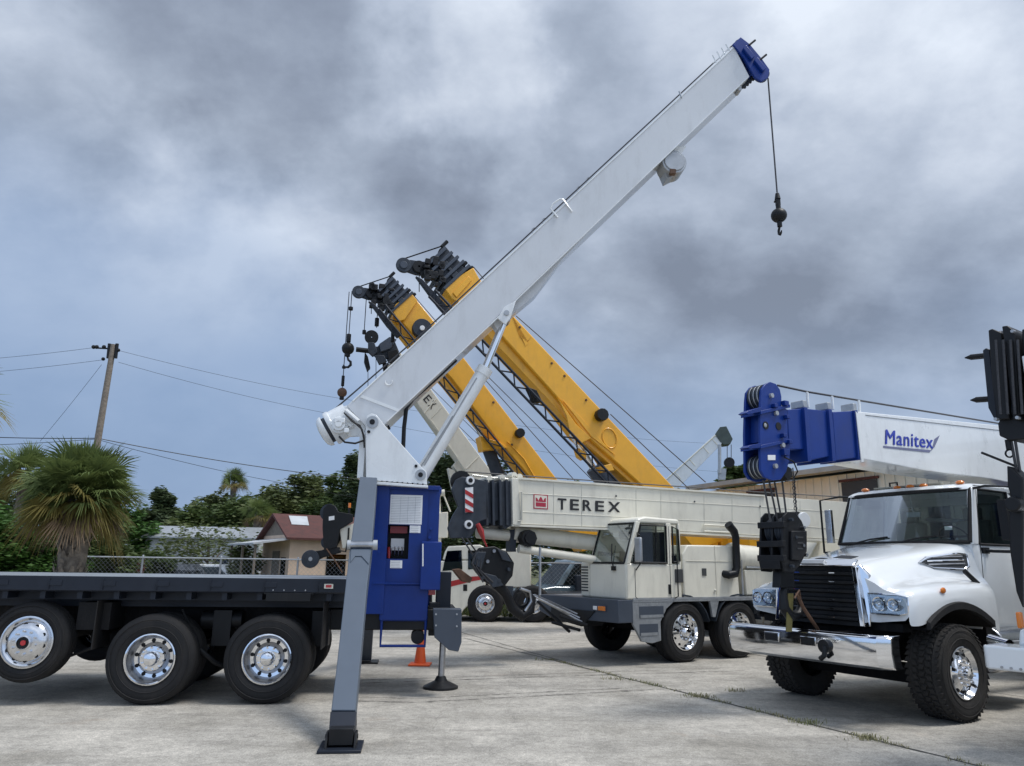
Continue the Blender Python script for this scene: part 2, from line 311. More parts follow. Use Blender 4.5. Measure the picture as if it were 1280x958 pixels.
# wheel: axis outward = a (unit), c = centre of the outer sidewall plane
def wheel(parent, fr, c, a, r=.52, w=.28, rim=.29, style='dish', name='wheel', lug=False, n=40):
    a = Vector(a); c = Vector(c); t = MB(fr)
    sw = .03
    prof = [(rim, -.03), (rim+.02, -.012), (rim+.06, .006), ((r+rim)/2, .012), (r-.06, .0), (r-.025, -.022), (r-.006, -.045), (r, -.07)]
    g = .012 if not lug else .0; rr = r if not lug else r-.018
    xs = [w*(.25+.5*i/3) for i in range(4)]
    for x in xs: prof += [(rr, -(x-.008)), (rr-g, -(x-.006)), (rr-g, -(x+.006)), (rr, -(x+.008))]
    prof += [(r, -(w-.07)), (r-.006, -(w-.045)), (r-.025, -(w-.022)), (r-.06, -w), (rim+.06, -w), (rim, -w+.03)]
    t.lathe(prof, c, a, n)
    for q in (.36, .72):
        R_ = rim+(r-rim)*q; t.lathe([(R_-.006, .010), (R_, .0155), (R_+.006, .010)], c, a, n)
    ty = Vector((0, 0, 1)); tx = a.cross(ty)
    if lug:
        nb = 46
        for row in range(5):
            yy = w*(.09+.82*row/4)
            for j in range(nb):
                g_ = 2*math.pi*(j+.5*(row % 2))/nb; da = .045; er = tx*math.cos(g_)+ty*math.sin(g_); et = a.cross(er)
                wd_ = w*.075; ln = r*math.pi/nb*.78; sk_ = a*(.012 if row % 2 else -.012)
                base = c - a*yy; p = [base+er*(r-.02)+et*sx*ln+a*sy*wd_+sk_*sx for sx, sy in ((-1, -1), (1, -1), (1, 1), (-1, 1))]
                q = [base+er*(r-(0.004 if row in (0, 4) else 0))+et*sx*ln*.9+a*sy*wd_*.9+sk_*sx for sx, sy in ((-1, -1), (1, -1), (1, 1), (-1, 1))]
                t.hexa(p+q)
    wh = t.build('wheel', RUBBER if not lug else TREAD, parent, ang=50)
    rm = MB(fr)
    hub = .115
    if style == 'dish':      # rear outer dual: deep dish
        rm.lathe([(rim+.012, -.03), (rim+.006, .0), (rim-.008, .004), (rim-.018, -.012)], c, a, n); rm.k = 3; rm.lathe([(rim-.018, -.012), (rim-.03, -.04), (rim-.036, -.13), (rim-.05, -.16)], c, a, n); rm.k = 0
        rm.lathe([(rim-.05, -.16), (rim-.062, -.155), (rim-.10, -.16), (.15, -.135), (.145, -.10), (.14, -.09), (.10, -.085), (.001, -.085)], c, a, n)
        hd, hr, ld = -.155, rim-.082, -.09; lr = .127; hz = -.02
        rm.lathe([(.001, .012), (.04, .010), (.07, -.002), (.085, -.03), (.088, -.09)], c, a, 24)
    elif style == 'flat':    # outward disc
        rm.lathe([(rim+.012, -.03), (rim+.006, .0), (rim-.01, .004), (rim-.02, -.012), (rim-.045, -.025), (rim-.075, .02), (.165, .045), (.15, .05), (.001, .05)], c, a, n)
        hd, hr, ld = .018, rim-.085, .05; lr = .13
        rm.lathe([(.085, .045), (.085, .085), (.07, .09), (.07, .06), (.001, .06)], c, a, 24)
    else:                    # steer: polished with stepped rim and clustered nuts
        rm.lathe([(rim+.012, -.03), (rim+.006, .0), (rim-.008, .004), (rim-.02, -.02), (rim-.045, -.06), (rim-.08, -.05), (.155, -.01), (.15, .0), (.001, .0)], c, a, n)
        hd, hr, ld = -.045, rim-.078, .0; lr = .125
        rm.lathe([(.001, .07), (.06, .065), (.075, .05), (.08, .0)], c, a, 24)
    for j in range(10):
        g_ = 2*math.pi*(j+.3)/10; er = tx*math.cos(g_)+ty*math.sin(g_)
        rm.k = 0; rm.cyl(c+er*lr+a*(ld-.002), c+er*lr+a*(ld+.032), .0165, .012, 6)
        rm.k = 1; rm.cyl(c+er*hr+a*(hd-.004), c+er*hr+a*(hd+.006), .023, n=12)
    if style == 'flat':
        rm.k = 1; rm.cyl(c+a*.05, c+a*.068, .068, n=20); rm.k = 2; rm.cyl(c+a*.06, c+a*.082, .03, n=14)
    rm.build('rim', [CHROME if style != 'flat' else ALU, BLACK, REDLENS, BARREL], wh, ang=30)
    return wh

# ================================================================== SETTING
def ground_mat():
    m = bpy.data.materials.new('concrete'); m.use_nodes = True; t = m.node_tree; b = t.nodes['Principled BSDF']; b.inputs['Roughness'].default_value = .85
    co = t.nodes.new('ShaderNodeTexCoord')
    def no(sc, det, ro=.6, scl=(1, 1, 1), rot=0, dist=0):
        mp = t.nodes.new('ShaderNodeMapping'); mp.inputs['Scale'].default_value = scl; mp.inputs['Rotation'].default_value = (0, 0, rot); t.links.new(co.outputs['Object'], mp.inputs[0])
        n = t.nodes.new('ShaderNodeTexNoise'); n.inputs['Scale'].default_value = sc; n.inputs['Detail'].default_value = det; n.inputs['Roughness'].default_value = ro; n.inputs['Distortion'].default_value = dist
        t.links.new(mp.outputs[0], n.inputs[0]); return n.outputs[0]
    def ramp(x, *st):
        r = t.nodes.new('ShaderNodeValToRGB'); el = r.color_ramp.elements; el[0].position, el[0].color = st[0][0], st[0][1]+(1,); el[1].position, el[1].color = st[-1][0], st[-1][1]+(1,)
        for p, c in st[1:-1]: q = el.new(p); q.color = c+(1,)
        t.links.new(x, r.inputs[0]); return r.outputs[0]
    def mul(a, c, f=1.0, bt='MULTIPLY'):
        x = t.nodes.new('ShaderNodeMix'); x.data_type = 'RGBA'; x.blend_type = bt
        if isinstance(f, float): x.inputs[0].default_value = f
        else: t.links.new(f, x.inputs[0])
        t.links.new(a, x.inputs[6]); t.links.new(c, x.inputs[7]) if not isinstance(c, tuple) else setattr(x.inputs[7], 'default_value', c+(1,)); return x.outputs[2]
    g = lambda v: (v, v, v)
    base = ramp(no(.55, 9, .62, dist=.4), (.3, (.30, .278, .235)), (.5, (.425, .398, .348)), (.72, (.56, .522, .455)))
    c = mul(base, ramp(no(2.6, 10, .7), (.3, g(.72)), (.6, g(1.08))))
    c = mul(c, ramp(no(14, 7, .8), (.32, g(.66)), (.68, g(1.26))))
    c = mul(c, ramp(no(60, 4, .8), (.34, g(.58)), (.66, g(1.34))))
    # long soft tyre scuffs across the yard
    c = mul(c, ramp(no(1.6, 5, .55, scl=(.16, 1.6, 1), rot=.14, dist=.5), (.36, g(.84)), (.52, g(1.0)), (.8, g(1.04))))
    # rusty brown blotches and dark drips
    c = mul(c, (.42, .30, .20), ramp(no(.9, 6, .6), (.63, g(0)), (.76, g(.35))), 'MIX')
    c = mul(c, (.10, .10, .095), ramp(no(2.1, 5, .55, dist=.3), (.66, g(0)), (.78, g(.5))), 'MIX')
    # hairline cracks
    vo = t.nodes.new('ShaderNodeTexVoronoi'); vo.feature = 'DISTANCE_TO_EDGE'; vo.inputs['Scale'].default_value = .33
    mp = t.nodes.new('ShaderNodeMapping'); t.links.new(co.outputs['Object'], mp.inputs[0])
    ad = t.nodes.new('ShaderNodeMix'); ad.data_type = 'RGBA'; ad.blend_type = 'ADD'; ad.inputs[0].default_value = .6
    nn = t.nodes.new('ShaderNodeTexNoise'); nn.inputs['Scale'].default_value = 1.4; nn.inputs['Detail'].default_value = 6
    t.links.new(co.outputs['Object'], nn.inputs[0]); t.links.new(mp.outputs[0], ad.inputs[6]); t.links.new(nn.outputs[1], ad.inputs[7]); t.links.new(ad.outputs[2], vo.inputs[0])
    cr = ramp(vo.outputs['Distance'], (.0, g(.30)), (.003, g(0)))
    c = mul(c, (.07, .068, .06), cr, 'MIX')
    t.links.new(c, b.inputs['Base Color'])
    bp = t.nodes.new('ShaderNodeBump'); bp.inputs['Strength'].default_value = .35; bp.inputs['Distance'].default_value = .01
    t.links.new(no(60, 5, .7), bp.inputs['Height']); t.links.new(bp.outputs[0], b.inputs['Normal'])
    return m
g = MB(); g.add([(-600, -200, 0), (600, -200, 0), (600, 900, 0), (-600, 900, 0)], [(0, 1, 2, 3)])
grassm = mat('grassy_soil', (.075, .10, .03), .95, var=.5, vsc=.4, bump=.5, bsc=8, c2=(.13, .115, .06))
go = g.build('ground', grassm); tag(go, kind='structure')
g = MB(); nx = 1
yard = [(-60, -40, .004), (60, -40, .004), (60, 30, .004), (4, 30, .004), (-2, 25.2, .004), (-60, 23.0, .004)]
g.add(yard, [tuple(range(6))]); tag(g.build('concrete_yard', ground_mat(), fixn=False), kind='structure')
JOINT = mat('joint_filler', (.085, .082, .072), .95, var=.4, vsc=5)
j = MB()
def strip(a, b, w, z=.008, jit=.02, n=30):
    a, b = Vector(a), Vector(b); dr = (b-a).normalized(); nr = Vector((-dr.y, dr.x, 0)); pv = None; vv = []
    for i in range(n+1):
        p = lerp(a, b, i/n) + nr*random.uniform(-jit, jit)*.5; ww = w*random.uniform(.6, 1.4); vv += [(p.x-nr.x*ww, p.y-nr.y*ww, z), (p.x+nr.x*ww, p.y+nr.y*ww, z)]
    j.add(vv, [(2*i, 2*i+1, 2*i+3, 2*i+2) for i in range(n)])
JA, JB = gr(740, 838), gr(1190, 950)
strip(JA+(JA-JB)*.9, JB+(JB-JA)*.4, .018, n=60)
strip(gr(560, 786), gr(740, 838), .013)

dj = (JB-JA).normalized(); nj = Vector((-dj.y, dj.x, 0))
for k in (4.2, 8.4): strip(JA+nj*k-dj*14, JA+nj*k+dj*14, .009, n=60)
for k in (): strip(JA+dj*k-nj*12, JA+dj*k+nj*16, .007, n=60)
tag(j.build('pavement_joints', JOINT, fixn=False), kind='structure')
# weeds along the joint
WEED = mat('dry_weeds', (.17, .18, .08), .9, var=.4, vsc=2, c2=(.30, .26, .15))
wv = MB()
def blade(p, h, mbx):
    a = random.uniform(0, 6.28); ln = Vector((math.cos(a), math.sin(a), 0)); wv_ = Vector((-ln.y, ln.x, 0))*random.uniform(.003, .006); k = random.uniform(.3, 1.3)
    q = Vector(p)+ln*h*.35*k+Vector((0, 0, h*.7)); t_ = Vector(p)+ln*h*k+Vector((0, 0, h*random.uniform(.5, 1)))
    mbx.add([Vector(p)-wv_, Vector(p)+wv_, q+wv_*.8, q-wv_*.8, t_], [(0, 1, 2, 3), (3, 2, 4)])
for i in range(1900):
    t_ = random.random()*1.5-.25; cl = .5+.5*math.sin(t_*31)+.3*math.sin(t_*77)
    if random.random() > cl: continue
    p = lerp(JA, JB, t_)+nj*random.gauss(0, .035); p.z = .005; blade(p, random.uniform(.012, .04), wv)
for (u, v, n_) in ((875, 872, 90), (920, 865, 40), (1010, 905, 90), (770, 850, 50), (1085, 925, 90), (680, 826, 25)):
    for i in range(n_): p = gr(u, v)+Vector((random.gauss(0, .09), random.gauss(0, .05), 0)); p.z = .005; blade(p, random.uniform(.02, .07), wv)
tag(wv.build('weeds', WEED, fixn=False), 'patchy weeds growing in the pavement joint', 'weeds', kind='stuff')
# tyre scuffs
tm = bpy.data.materials.new('tyre_scuff'); tm.use_nodes = True; t_ = tm.node_tree; b_ = t_.nodes['Principled BSDF']; b_.inputs['Base Color'].default_value = (.07, .068, .065, 1); b_.inputs['Roughness'].default_value = .8
co_ = t_.nodes.new('ShaderNodeTexCoord'); no_ = t_.nodes.new('ShaderNodeTexNoise'); no_.inputs['Scale'].default_value = 7; no_.inputs['Detail'].default_value = 7; no_.inputs['Roughness'].default_value = .75; t_.links.new(co_.outputs['Object'], no_.inputs[0])
ra_ = t_.nodes.new('ShaderNodeMapRange'); ra_.inputs[1].default_value = .38; ra_.inputs[2].default_value = .72; ra_.inputs[3].default_value = 0; ra_.inputs[4].default_value = .75; t_.links.new(no_.outputs[0], ra_.inputs[0]); t_.links.new(ra_.outputs[0], b_.inputs['Alpha'])
j = MB()
def scuff(pts, w):
    P_ = [gr(u, v) for u, v in pts]; vv = []; n = 40; m = len(P_)-1
    for i in range(n+1):
        f_ = i/n*m; k = min(int(f_), m-1); p = lerp(P_[k], P_[k+1], f_-k); d_ = (P_[k+1]-P_[k]).normalized(); q = Vector((-d_.y, d_.x, 0)); w_ = w*(.7+.3*math.sin(i*.9)); vv += [(p.x-q.x*w_, p.y-q.y*w_, .0075), (p.x+q.x*w_, p.y+q.y*w_, .0075)]
    j.add(vv, [(2*i, 2*i+1, 2*i+3, 2*i+2) for i in range(n)])
scuff([(452, 855), (560, 851), (700, 846), (930, 839)], .05); scuff([(450, 851), (560, 847.5), (720, 842), (900, 836)], .035)
scuff([(446, 877), (520, 879), (650, 872), (830, 862)], .06); scuff([(446, 872), (520, 874), (650, 867.5), (800, 860)], .04)
tag(j.build('tyre_marks', tm, fixn=False), kind='structure')
# ================================================================== BACKGROUND
def leafmat(name, c, c2, vsc=.6):
    m = bpy.data.materials.new(name); m.use_nodes = True; t = m.node_tree; b = t.nodes['Principled BSDF']; b.inputs['Roughness'].default_value = .6; b.inputs['Specular IOR Level'].default_value = .3
    co = t.nodes.new('ShaderNodeTexCoord'); n = t.nodes.new('ShaderNodeTexNoise'); n.inputs['Scale'].default_value = vsc; n.inputs['Detail'].default_value = 7; n.inputs['Roughness'].default_value = .75
    t.links.new(co.outputs['Object'], n.inputs[0]); r = t.nodes.new('ShaderNodeValToRGB'); r.color_ramp.elements[0].position = .33; r.color_ramp.elements[1].position = .68
    r.color_ramp.elements[0].color = c2+(1,); r.color_ramp.elements[1].color = c+(1,); t.links.new(n.outputs[0], r.inputs[0]); t.links.new(r.outputs[0], b.inputs['Base Color'])
    tl = t.nodes.new('ShaderNodeBsdfTranslucent'); t.links.new(r.outputs[0], tl.inputs[0]); mi = t.nodes.new('ShaderNodeMixShader'); mi.inputs[0].default_value = .3
    t.links.new(b.outputs[0], mi.inputs[1]); t.links.new(tl.outputs[0], mi.inputs[2]); t.links.new(mi.outputs[0], t.nodes['Material Output'].inputs[0]); return m
LF = [leafmat('leaf_mid_green', (.12, .165, .05), (.05, .08, .028)), leafmat('leaf_dark_green', (.10, .135, .058), (.042, .063, .032)),
      leafmat('leaf_olive', (.155, .18, .065), (.07, .095, .035)), leafmat('leaf_bright', (.10, .20, .045), (.035, .085, .02), 1.2)]
PALM = leafmat('palm_green', (.185, .23, .07), (.078, .118, .038), 1.5); PALMY = leafmat('palm_old_yellow', (.26, .21, .06), (.13, .12, .035), 1.5); PALMB = leafmat('palm_dead_brown', (.20, .14, .085), (.11, .075, .045), 3)
BARK = mat('bark', (.16, .13, .10), .95, var=.45, vsc=6, bump=.8, bsc=14)
PBARK = mat('palm_bark', (.21, .185, .155), .95, var=.5, vsc=9, bump=.9, bsc=12)
def tree(X_, Y_, h, w, m, label, name='tree', group='trees beyond the fence', n=13000, low=.03, leaf=.17, airy=.0, seed=None, clumps=46, trunkr=.13):
    if seed is not None: random.seed(seed)
    fr = Fr((X_, Y_, 0), random.uniform(0, 6)); t = thing(name, fr, label, 'tree' if name != 'shrub' else 'shrub', group)
    tb = MB(fr); hz = h*random.uniform(.35, .45); top = V(random.uniform(-.05, .05)*w, random.uniform(-.05, .05)*w, h*.8)
    r_ = max(trunkr, h*.022); pts = [V(0, 0, -.1), V(0, 0, hz*.5), top*.6+V(0, 0, 0), top]; pts[2].z = h*.6; tb.tube(pts, [r_*1.3, r_, r_*.6, r_*.25], 8)
    cs = []
    zc_ = h*(.56+low*.3); hz_r = h-zc_-.06*h
    for i in range(clumps):
        v = V(random.gauss(0, 1), random.gauss(0, 1), random.gauss(0, 1)).normalized()*random.random()**.4
        lo = 1.0 if v.z > 0 else (zc_-h*low)/hz_r
        c = V(v.x*w*.5, v.y*w*.5, zc_+v.z*hz_r*lo)+V(random.gauss(0, .03)*w, random.gauss(0, .03)*w, random.gauss(0, .02)*h); cs.append((c, random.uniform(.5, 1.25)*w*.15+.12))
    for c, s_ in cs[::3]:
        st = V(0, 0, max(h*.2, c.z*.55)); tb.tube([st, lerp(st, c, .5)+V(0, 0, h*.03), c], [r_*.4, r_*.25, r_*.08], 5)
    tb.build('trunk', BARK, t)
    cb_ = MB(fr); per = n//clumps
    for c, s_ in cs:
        for i in range(int(per*(1-airy))):
            v = V(random.gauss(0, 1), random.gauss(0, 1), random.gauss(0, .8)); v = v.normalized()*s_*random.uniform(.2, 1.15)**.6; p = c+v
            q = Matrix.Rotation(random.uniform(0, 6.28), 3, 'Z') @ Matrix.Rotation(random.uniform(-1.1, 1.1), 3, 'X'); l = leaf*random.uniform(.5, 1.2)
            a_, b_ = q @ V(l, 0, 0), q @ V(0, l*.42, 0)
            cb_.add([p-a_, p+b_*1-a_*.2, p+a_, p-b_*1-a_*.2], [(0, 1, 2, 3)])
    cb_.build('crown', m, t, fixn=False); return t
def fanpalm(X_, Y_, h, w, label, trunk_r=.22, n=46, seed=1, group='palms beyond the fence', blades=26, skirt=.35):
    random.seed(seed); fr = Fr((X_, Y_, 0), random.uniform(0, 6)); t = thing('palm_tree', fr, label, 'palm tree', group)
    tb = MB(fr); hc = h-w*.42
    tb.tube([V(0, 0, -.1), V(.02, 0, hc*.5), V(0, .03, hc)], [trunk_r*1.1, trunk_r, trunk_r*1.15], 14)
    for i in range(int(hc/.11)*7):
        a = random.uniform(0, 6.28); z = random.uniform(.1, hc); p = V(math.cos(a)*trunk_r*1.02, math.sin(a)*trunk_r*1.02, z); o_ = V(math.cos(a), math.sin(a), 0); sd = V(-o_.y, o_.x, 0)
        tb.add([p-sd*.06, p+sd*.06, p+sd*.03+o_*.07+V(0, 0, .16), p-sd*.03+o_*.07+V(0, 0, .16)], [(0, 1, 2, 3)])
    tb.build('trunk', PBARK, t)
    cr = MB(fr); R_ = w*.5
    for i in range(n):
        f = (i+.5)/n; el = rad(86-f*(86+38))+random.uniform(-.14, .14); az = i*2.39996+random.uniform(-.3, .3)
        dr = V(math.cos(el)*math.cos(az), math.cos(el)*math.sin(az), math.sin(el)); st = R_*random.uniform(.16, .58)
        base = V(0, 0, hc+.05); hubp = base+dr*st-V(0, 0, .05*st*(1-math.sin(el))); side = dr.cross(V(0, 0, 1))
        side = side.normalized() if side.length > .01 else V(1, 0, 0); side = Matrix.Rotation(random.uniform(-1.1, 1.1), 3, dr) @ side; upv = side.cross(dr).normalized()
        cr.k = 1 if f+random.uniform(-.1, .1) > .72 else 0
        if f > .9 and random.random() < .6: cr.k = 2
        w_ = .014; cr.add([base-side*w_, base+side*w_, hubp+side*w_*.6, hubp-side*w_*.6], [(0, 1, 2, 3)])
        L_ = R_*random.uniform(.5, .68); dm = rad(random.uniform(62, 92))
        for k in range(blades):
            g_ = dm*(2*k/(blades-1)-1); bd = (dr*math.cos(g_)+side*math.sin(g_)+upv*(.18*abs(math.sin(g_))+random.uniform(-.05, .05))).normalized()
            ln = L_*(1-.30*abs(g_)/dm)*random.uniform(.85, 1.08); sd = bd.cross(upv).normalized()*.019*w/3
            m1 = hubp+bd*ln*.55; tip = hubp+bd*ln-V(0, 0, ln*random.uniform(.14, .42)*(.5+f))
            cr.add([hubp-sd*.4, hubp+sd*.4, m1+sd, m1-sd, tip], [(0, 1, 2, 3), (3, 2, 4)])
    cr.build('crown', [PALM, PALMY, PALMB], t, fixn=False); return t
def hz(u): return 705+(u-640)*math.tan(RO)
def bx(u, Y_): return at(u, hz(u), Y_).x
def zt(u, v, Y_): return at(u, v, Y_).z
fanpalm(bx(90, 17.5), 17.5, zt(90, 560, 17.5), 3.0, 'large fan palm with full round crown and yellowing lower fronds', .30, 150, 3, blades=30)
fanpalm(bx(18, 24), 24, zt(20, 556, 24), 2.6, 'darker fan palm partly hidden behind the large palm', .2, 44, 5)
fanpalm(bx(-122, 13), 13, zt(-40, 440, 13), 2.35, 'tall palm whose frond tips reach in at the left edge', .17, 40, 8)
fanpalm(bx(283, 62), 62, zt(283, 586, 62), 2.9, 'distant palm standing above the tree line beyond the grey shed', .2, 60, 11, blades=18)
fanpalm(bx(318, 44), 44, zt(318, 622, 44), 2.6, 'small distant palm left of the tan house roof', .2, 50, 13, blades=18)
def tr(u, vtop, Y_, wpx, m, label, **k):
    return tree(bx(u, Y_), Y_, zt(u, vtop, Y_), wpx*Y_/F*1.0, LF[m], label, **k)
TR = [(193, 612, 72, 52, 1, 'round dark tree just right of the large palm'), (232, 640, 60, 70, 0, 'low green tree behind the left part of the grey shed'), (262, 622, 64, 66, 2, 'olive tree left of the distant palm'),
 (300, 622, 58, 80, 0, 'broad green tree right of the distant palm'), (338, 612, 56, 74, 2, 'bushy olive tree behind the left end of the tan house'), (372, 588, 58, 80, 2, 'tall feathery olive tree rising behind the tan house'),
 (414, 596, 54, 66, 0, 'green tree behind the tan house ridge'), (446, 572, 50, 60, 1, 'dark tall tree behind the white crane turret, left side'), (500, 590, 60, 90, 1, 'dark tree showing under the turret brace'),
 (556, 556, 46, 84, 1, 'dense dark tree just right of the blue pedestal top'), (604, 574, 48, 70, 0, 'green tree behind the foot of the raised cream boom'), (640, 566, 50, 80, 1, 'dark tree between the cream boom and the left yellow boom'),
 (705, 594, 55, 80, 0, 'green tree low between the two yellow booms'), (775, 596, 60, 70, 1, 'tree peeping over the long cream boom by the right yellow boom'), (866, 590, 62, 50, 1, 'round dark tree behind the foot of the far white boom'),
 (925, 574, 66, 52, 0, 'green tree above the left end of the warehouse roof'), (-30, 584, 34, 130, 1, 'dark tree at the left edge behind the palms'), (140, 630, 40, 84, 3, 'leafy green tree behind the trunk of the large palm'), (215, 650, 44, 60, 2, 'low olive tree between the large palm and the grey shed')]
for i_, (u_, v_, Y_, w_, m__, lb_) in enumerate(TR): tr(u_, v_-(9 if 225 < u_ < 450 else 0), Y_, w_, m__, lb_, seed=21+i_, leaf=.0042*Y_, clumps=58)
tr(45, 640, 21.5, 92, 3, 'bright green bush between the two left palms', name='shrub', seed=55, leaf=.09, low=.0, clumps=60, trunkr=.05)
tr(-10, 628, 20.5, 70, 3, 'bright green bush at the left edge', name='shrub', seed=56, leaf=.09, low=.0, trunkr=.05)
tr(135, 668, 25.5, 60, 0, 'low green bush right of the large palm trunk', name='shrub', seed=37, leaf=.1, low=.0, trunkr=.05)
tr(262, 656, 33, 120, 2, 'thin spreading bush in front of the grey shed', name='shrub', seed=38, leaf=.12, low=.25, airy=.80, trunkr=.05)
tr(192, 686, 30, 36, 0, 'small bush at the left end of the grey shed', name='shrub', seed=39, leaf=.11, low=.0, trunkr=.04, n=4000)
tr(308, 678, 31, 40, 2, 'small olive bush left of the tan house porch', name='shrub', seed=40, leaf=.11, low=.0, trunkr=.04, n=4000)
random.seed(99)
# distant wood that reads as one mass along the skyline
wb = MB()
for i in range(15000):
    X_ = random.uniform(-130, 150); Y_ = 95+random.uniform(0, 14); top = 4.6+1.3*math.sin(X_*.11)+.9*math.sin(X_*.31+1)+.5*math.sin(X_*.9)
    p = V(X_, Y_, random.random()**.55*max(2.5, top)); l = random.uniform(.3, .65); q = Matrix.Rotation(random.uniform(0, 6.28), 3, 'Z') @ Matrix.Rotation(random.uniform(-1.2, 1.2), 3, 'X'); a_, b_ = q @ V(l, 0, 0), q @ V(0, l*.7, 0)
    wb.add([p-a_, p-b_, p+a_, p+b_], [(0, 1, 2, 3)])
tag(wb.build('distant_wood', LF[1], fixn=False), 'low dark line of distant trees on the skyline', 'wood', kind='stuff')
gb = MB()
for i in range(16000):
    X_ = random.uniform(-26, 8); Y_ = random.uniform(25, 34); h_ = random.uniform(.12, .5); a = random.uniform(0, 3.14); c, s_ = math.cos(a)*.03, math.sin(a)*.03
    gb.add([(X_-c, Y_-s_, 0), (X_+c, Y_+s_, 0), (X_+random.uniform(-.1, .1), Y_, h_)], [(0, 1, 2)])
tag(gb.build('tall_grass', LF[2], fixn=False), 'rough grass growing behind the chain-link fence', 'grass', kind='stuff')

# chain-link fence
fa = Fr((-24, 23.4, 0), math.atan2(2.0, 26)); FL = 30
f = thing('chain_link_fence', fa, 'low galvanised chain-link fence along the grass edge', 'fence')
FH = 1.72
m_ = MB(fa); m_.tube([V(0, 0, FH), V(FL, 0, FH)], .024, 8); m_.build('top_rail', GALV, f)
for i in range(13):
    m_ = MB(fa); x = i*2.45; m_.cyl((x, .03, 0), (x, .03, FH+.04), .032, n=10); m_.ball((x, .03, FH+.05), .036, 8); m_.build('post', GALV, f)
m_ = MB(fa)
for i in range(int(FL/.14)):
    for s_ in (1, -1):
        x = i*.14; x1 = x+s_*FH
        a_, b_ = V(x, .005*s_, 0), V(x1, .005*s_, FH)
        if x1 > FL: b_ = V(FL, .005*s_, FL-x)
        if x1 < 0: b_ = V(0, .005*s_, x)
        m_.cyl(a_, b_, .0028, n=3, cap=False)
m_.build('wire_mesh', GALV, f)

# grey metal shed
fs = Fr((bx(179, 40), 40, 0), rad(4)); t = thing('metal_shed', fs, 'long low grey-white corrugated metal shed behind the fence', 'shed')
SID = mat('pale_siding', (.52, .54, .56), .5, var=.2, vsc=1.2, dirt=.35)
h_ = zt(240, 668, 40); Ls = 5.9
m_ = MB(fs); m_.box((0, 0, 0), (Ls, 4, h_-.15))
for i in range(int(Ls/.22)): m_.box((i*.22+.03, -.03, .05), (i*.22+.09, 0, h_-.17))
m_.build('wall', SID, t)
m_ = MB(fs); m_.prism([(-.15, -.25, h_-.14), (-.15, 2, h_+.5), (-.15, 4.25, h_-.14), (-.15, 4.25, h_-.22), (-.15, 2, h_+.42), (-.15, -.25, h_-.22)], (Ls+.3, 0, 0)); m_.build('roof', GALV, t)
for x in (1.0, 3.6):
    m_ = MB(fs); m_.box((x, -.045, 1.0), (x+.8, -.031, 1.8)); m_.build('window', DARKGLASS, t)
# rusty red fence panel
ff = Fr((bx(127, 27), 27, 0), rad(2)); t = thing('board_fence', ff, 'short rust-red board fence section right of the big palm', 'fence')
RF = mat('rust_red_boards', (.13, .042, .03), .9, var=.4, vsc=4)
for i in range(11):
    m_ = MB(ff); m_.box((i*.14, random.uniform(-.01, .01), .05), (i*.14+.128, .02, 1.68+random.uniform(-.03, .03))); m_.build('board', RF, t)
m_ = MB(ff); m_.box((0, .023, .4), (1.54, .07, .48)); m_.build('rail', RF, t); m_ = MB(ff); m_.box((0, .023, 1.3), (1.54, .07, 1.38)); m_.build('rail', RF, t)

# tan house with red roof
fh = Fr((bx(361, 29), 29, 0), rad(35)); t = thing('tan_house', fh, 'small tan house with dark red shingle roof and porch', 'house')
eh = zt(361, 668, 29); rg = zt(349, 643, 30.5); wl = 3.6; dp = 3.4
m_ = MB(fh); m_.box((0, 0, 0), (wl, dp, eh))
m_.build('wall', TAN, t)
m_ = MB(fh); m_.prism([(-.003, 0, eh+.002), (-.003, dp, eh+.002), (-.003, dp/2, rg-.1)], (.09, 0, 0)); m_.build('gable', WOOD, t); m_ = MB(fh); m_.prism([(wl-.09, 0, eh+.002), (wl-.09, dp, eh+.002), (wl-.09, dp/2, rg-.1)], (.09, 0, 0)); m_.build('gable', WOOD, t)
m_ = MB(fh); k_ = (rg-eh)/(dp/2)
m_.prism([(-.25, -.3, eh-.3*k_+.02), (-.25, dp/2, rg+.02), (-.25, dp+.3, eh-.3*k_+.02), (-.25, dp+.3, eh-.3*k_-.06), (-.25, dp/2, rg-.08), (-.25, -.3, eh-.3*k_-.06)], (wl+.5, 0, 0)); rf = m_.build('roof', TRIM, t)
m_ = MB(fh); q = lambda x, y: (x, y, eh+y*k_+.035); m_.prism([q(.25, .75), q(.95, .72), q(1.12, 1.5), q(.35, 1.5)], (0, 0, .012)); tag(m_.build('roof_patch', SID, rf), 'white patch on the red roof')
m_ = MB(fh); m_.prism([(-1.45, -.2, eh-.42), (-1.45, dp, eh-.42), (0, dp, eh-.2), (0, -.2, eh-.2)], (0, 0, .07)); m_.build('porch_roof', SID, t)
for y in (-.05, 1.6, 3.2):
    m_ = MB(fh); m_.box((-1.35, y, 0), (-1.27, y+.08, eh-.42)); m_.build('porch_post', WOOD, t)
m_ = MB(fh); m_.box((-.03, 1.1, .05), (-.004, 1.95, 2.05)); m_.build('door', WOOD, t)
m_ = MB(fh); m_.box((-.03, .35, 1.0), (-.004, .85, 1.8)); m_.build('window', DARKGLASS, t)
m_ = MB(fh); m_.box((1.5, -.03, 1.05), (2.3, -.004, 1.95)); w_ = m_.build('window', DARKGLASS, t)

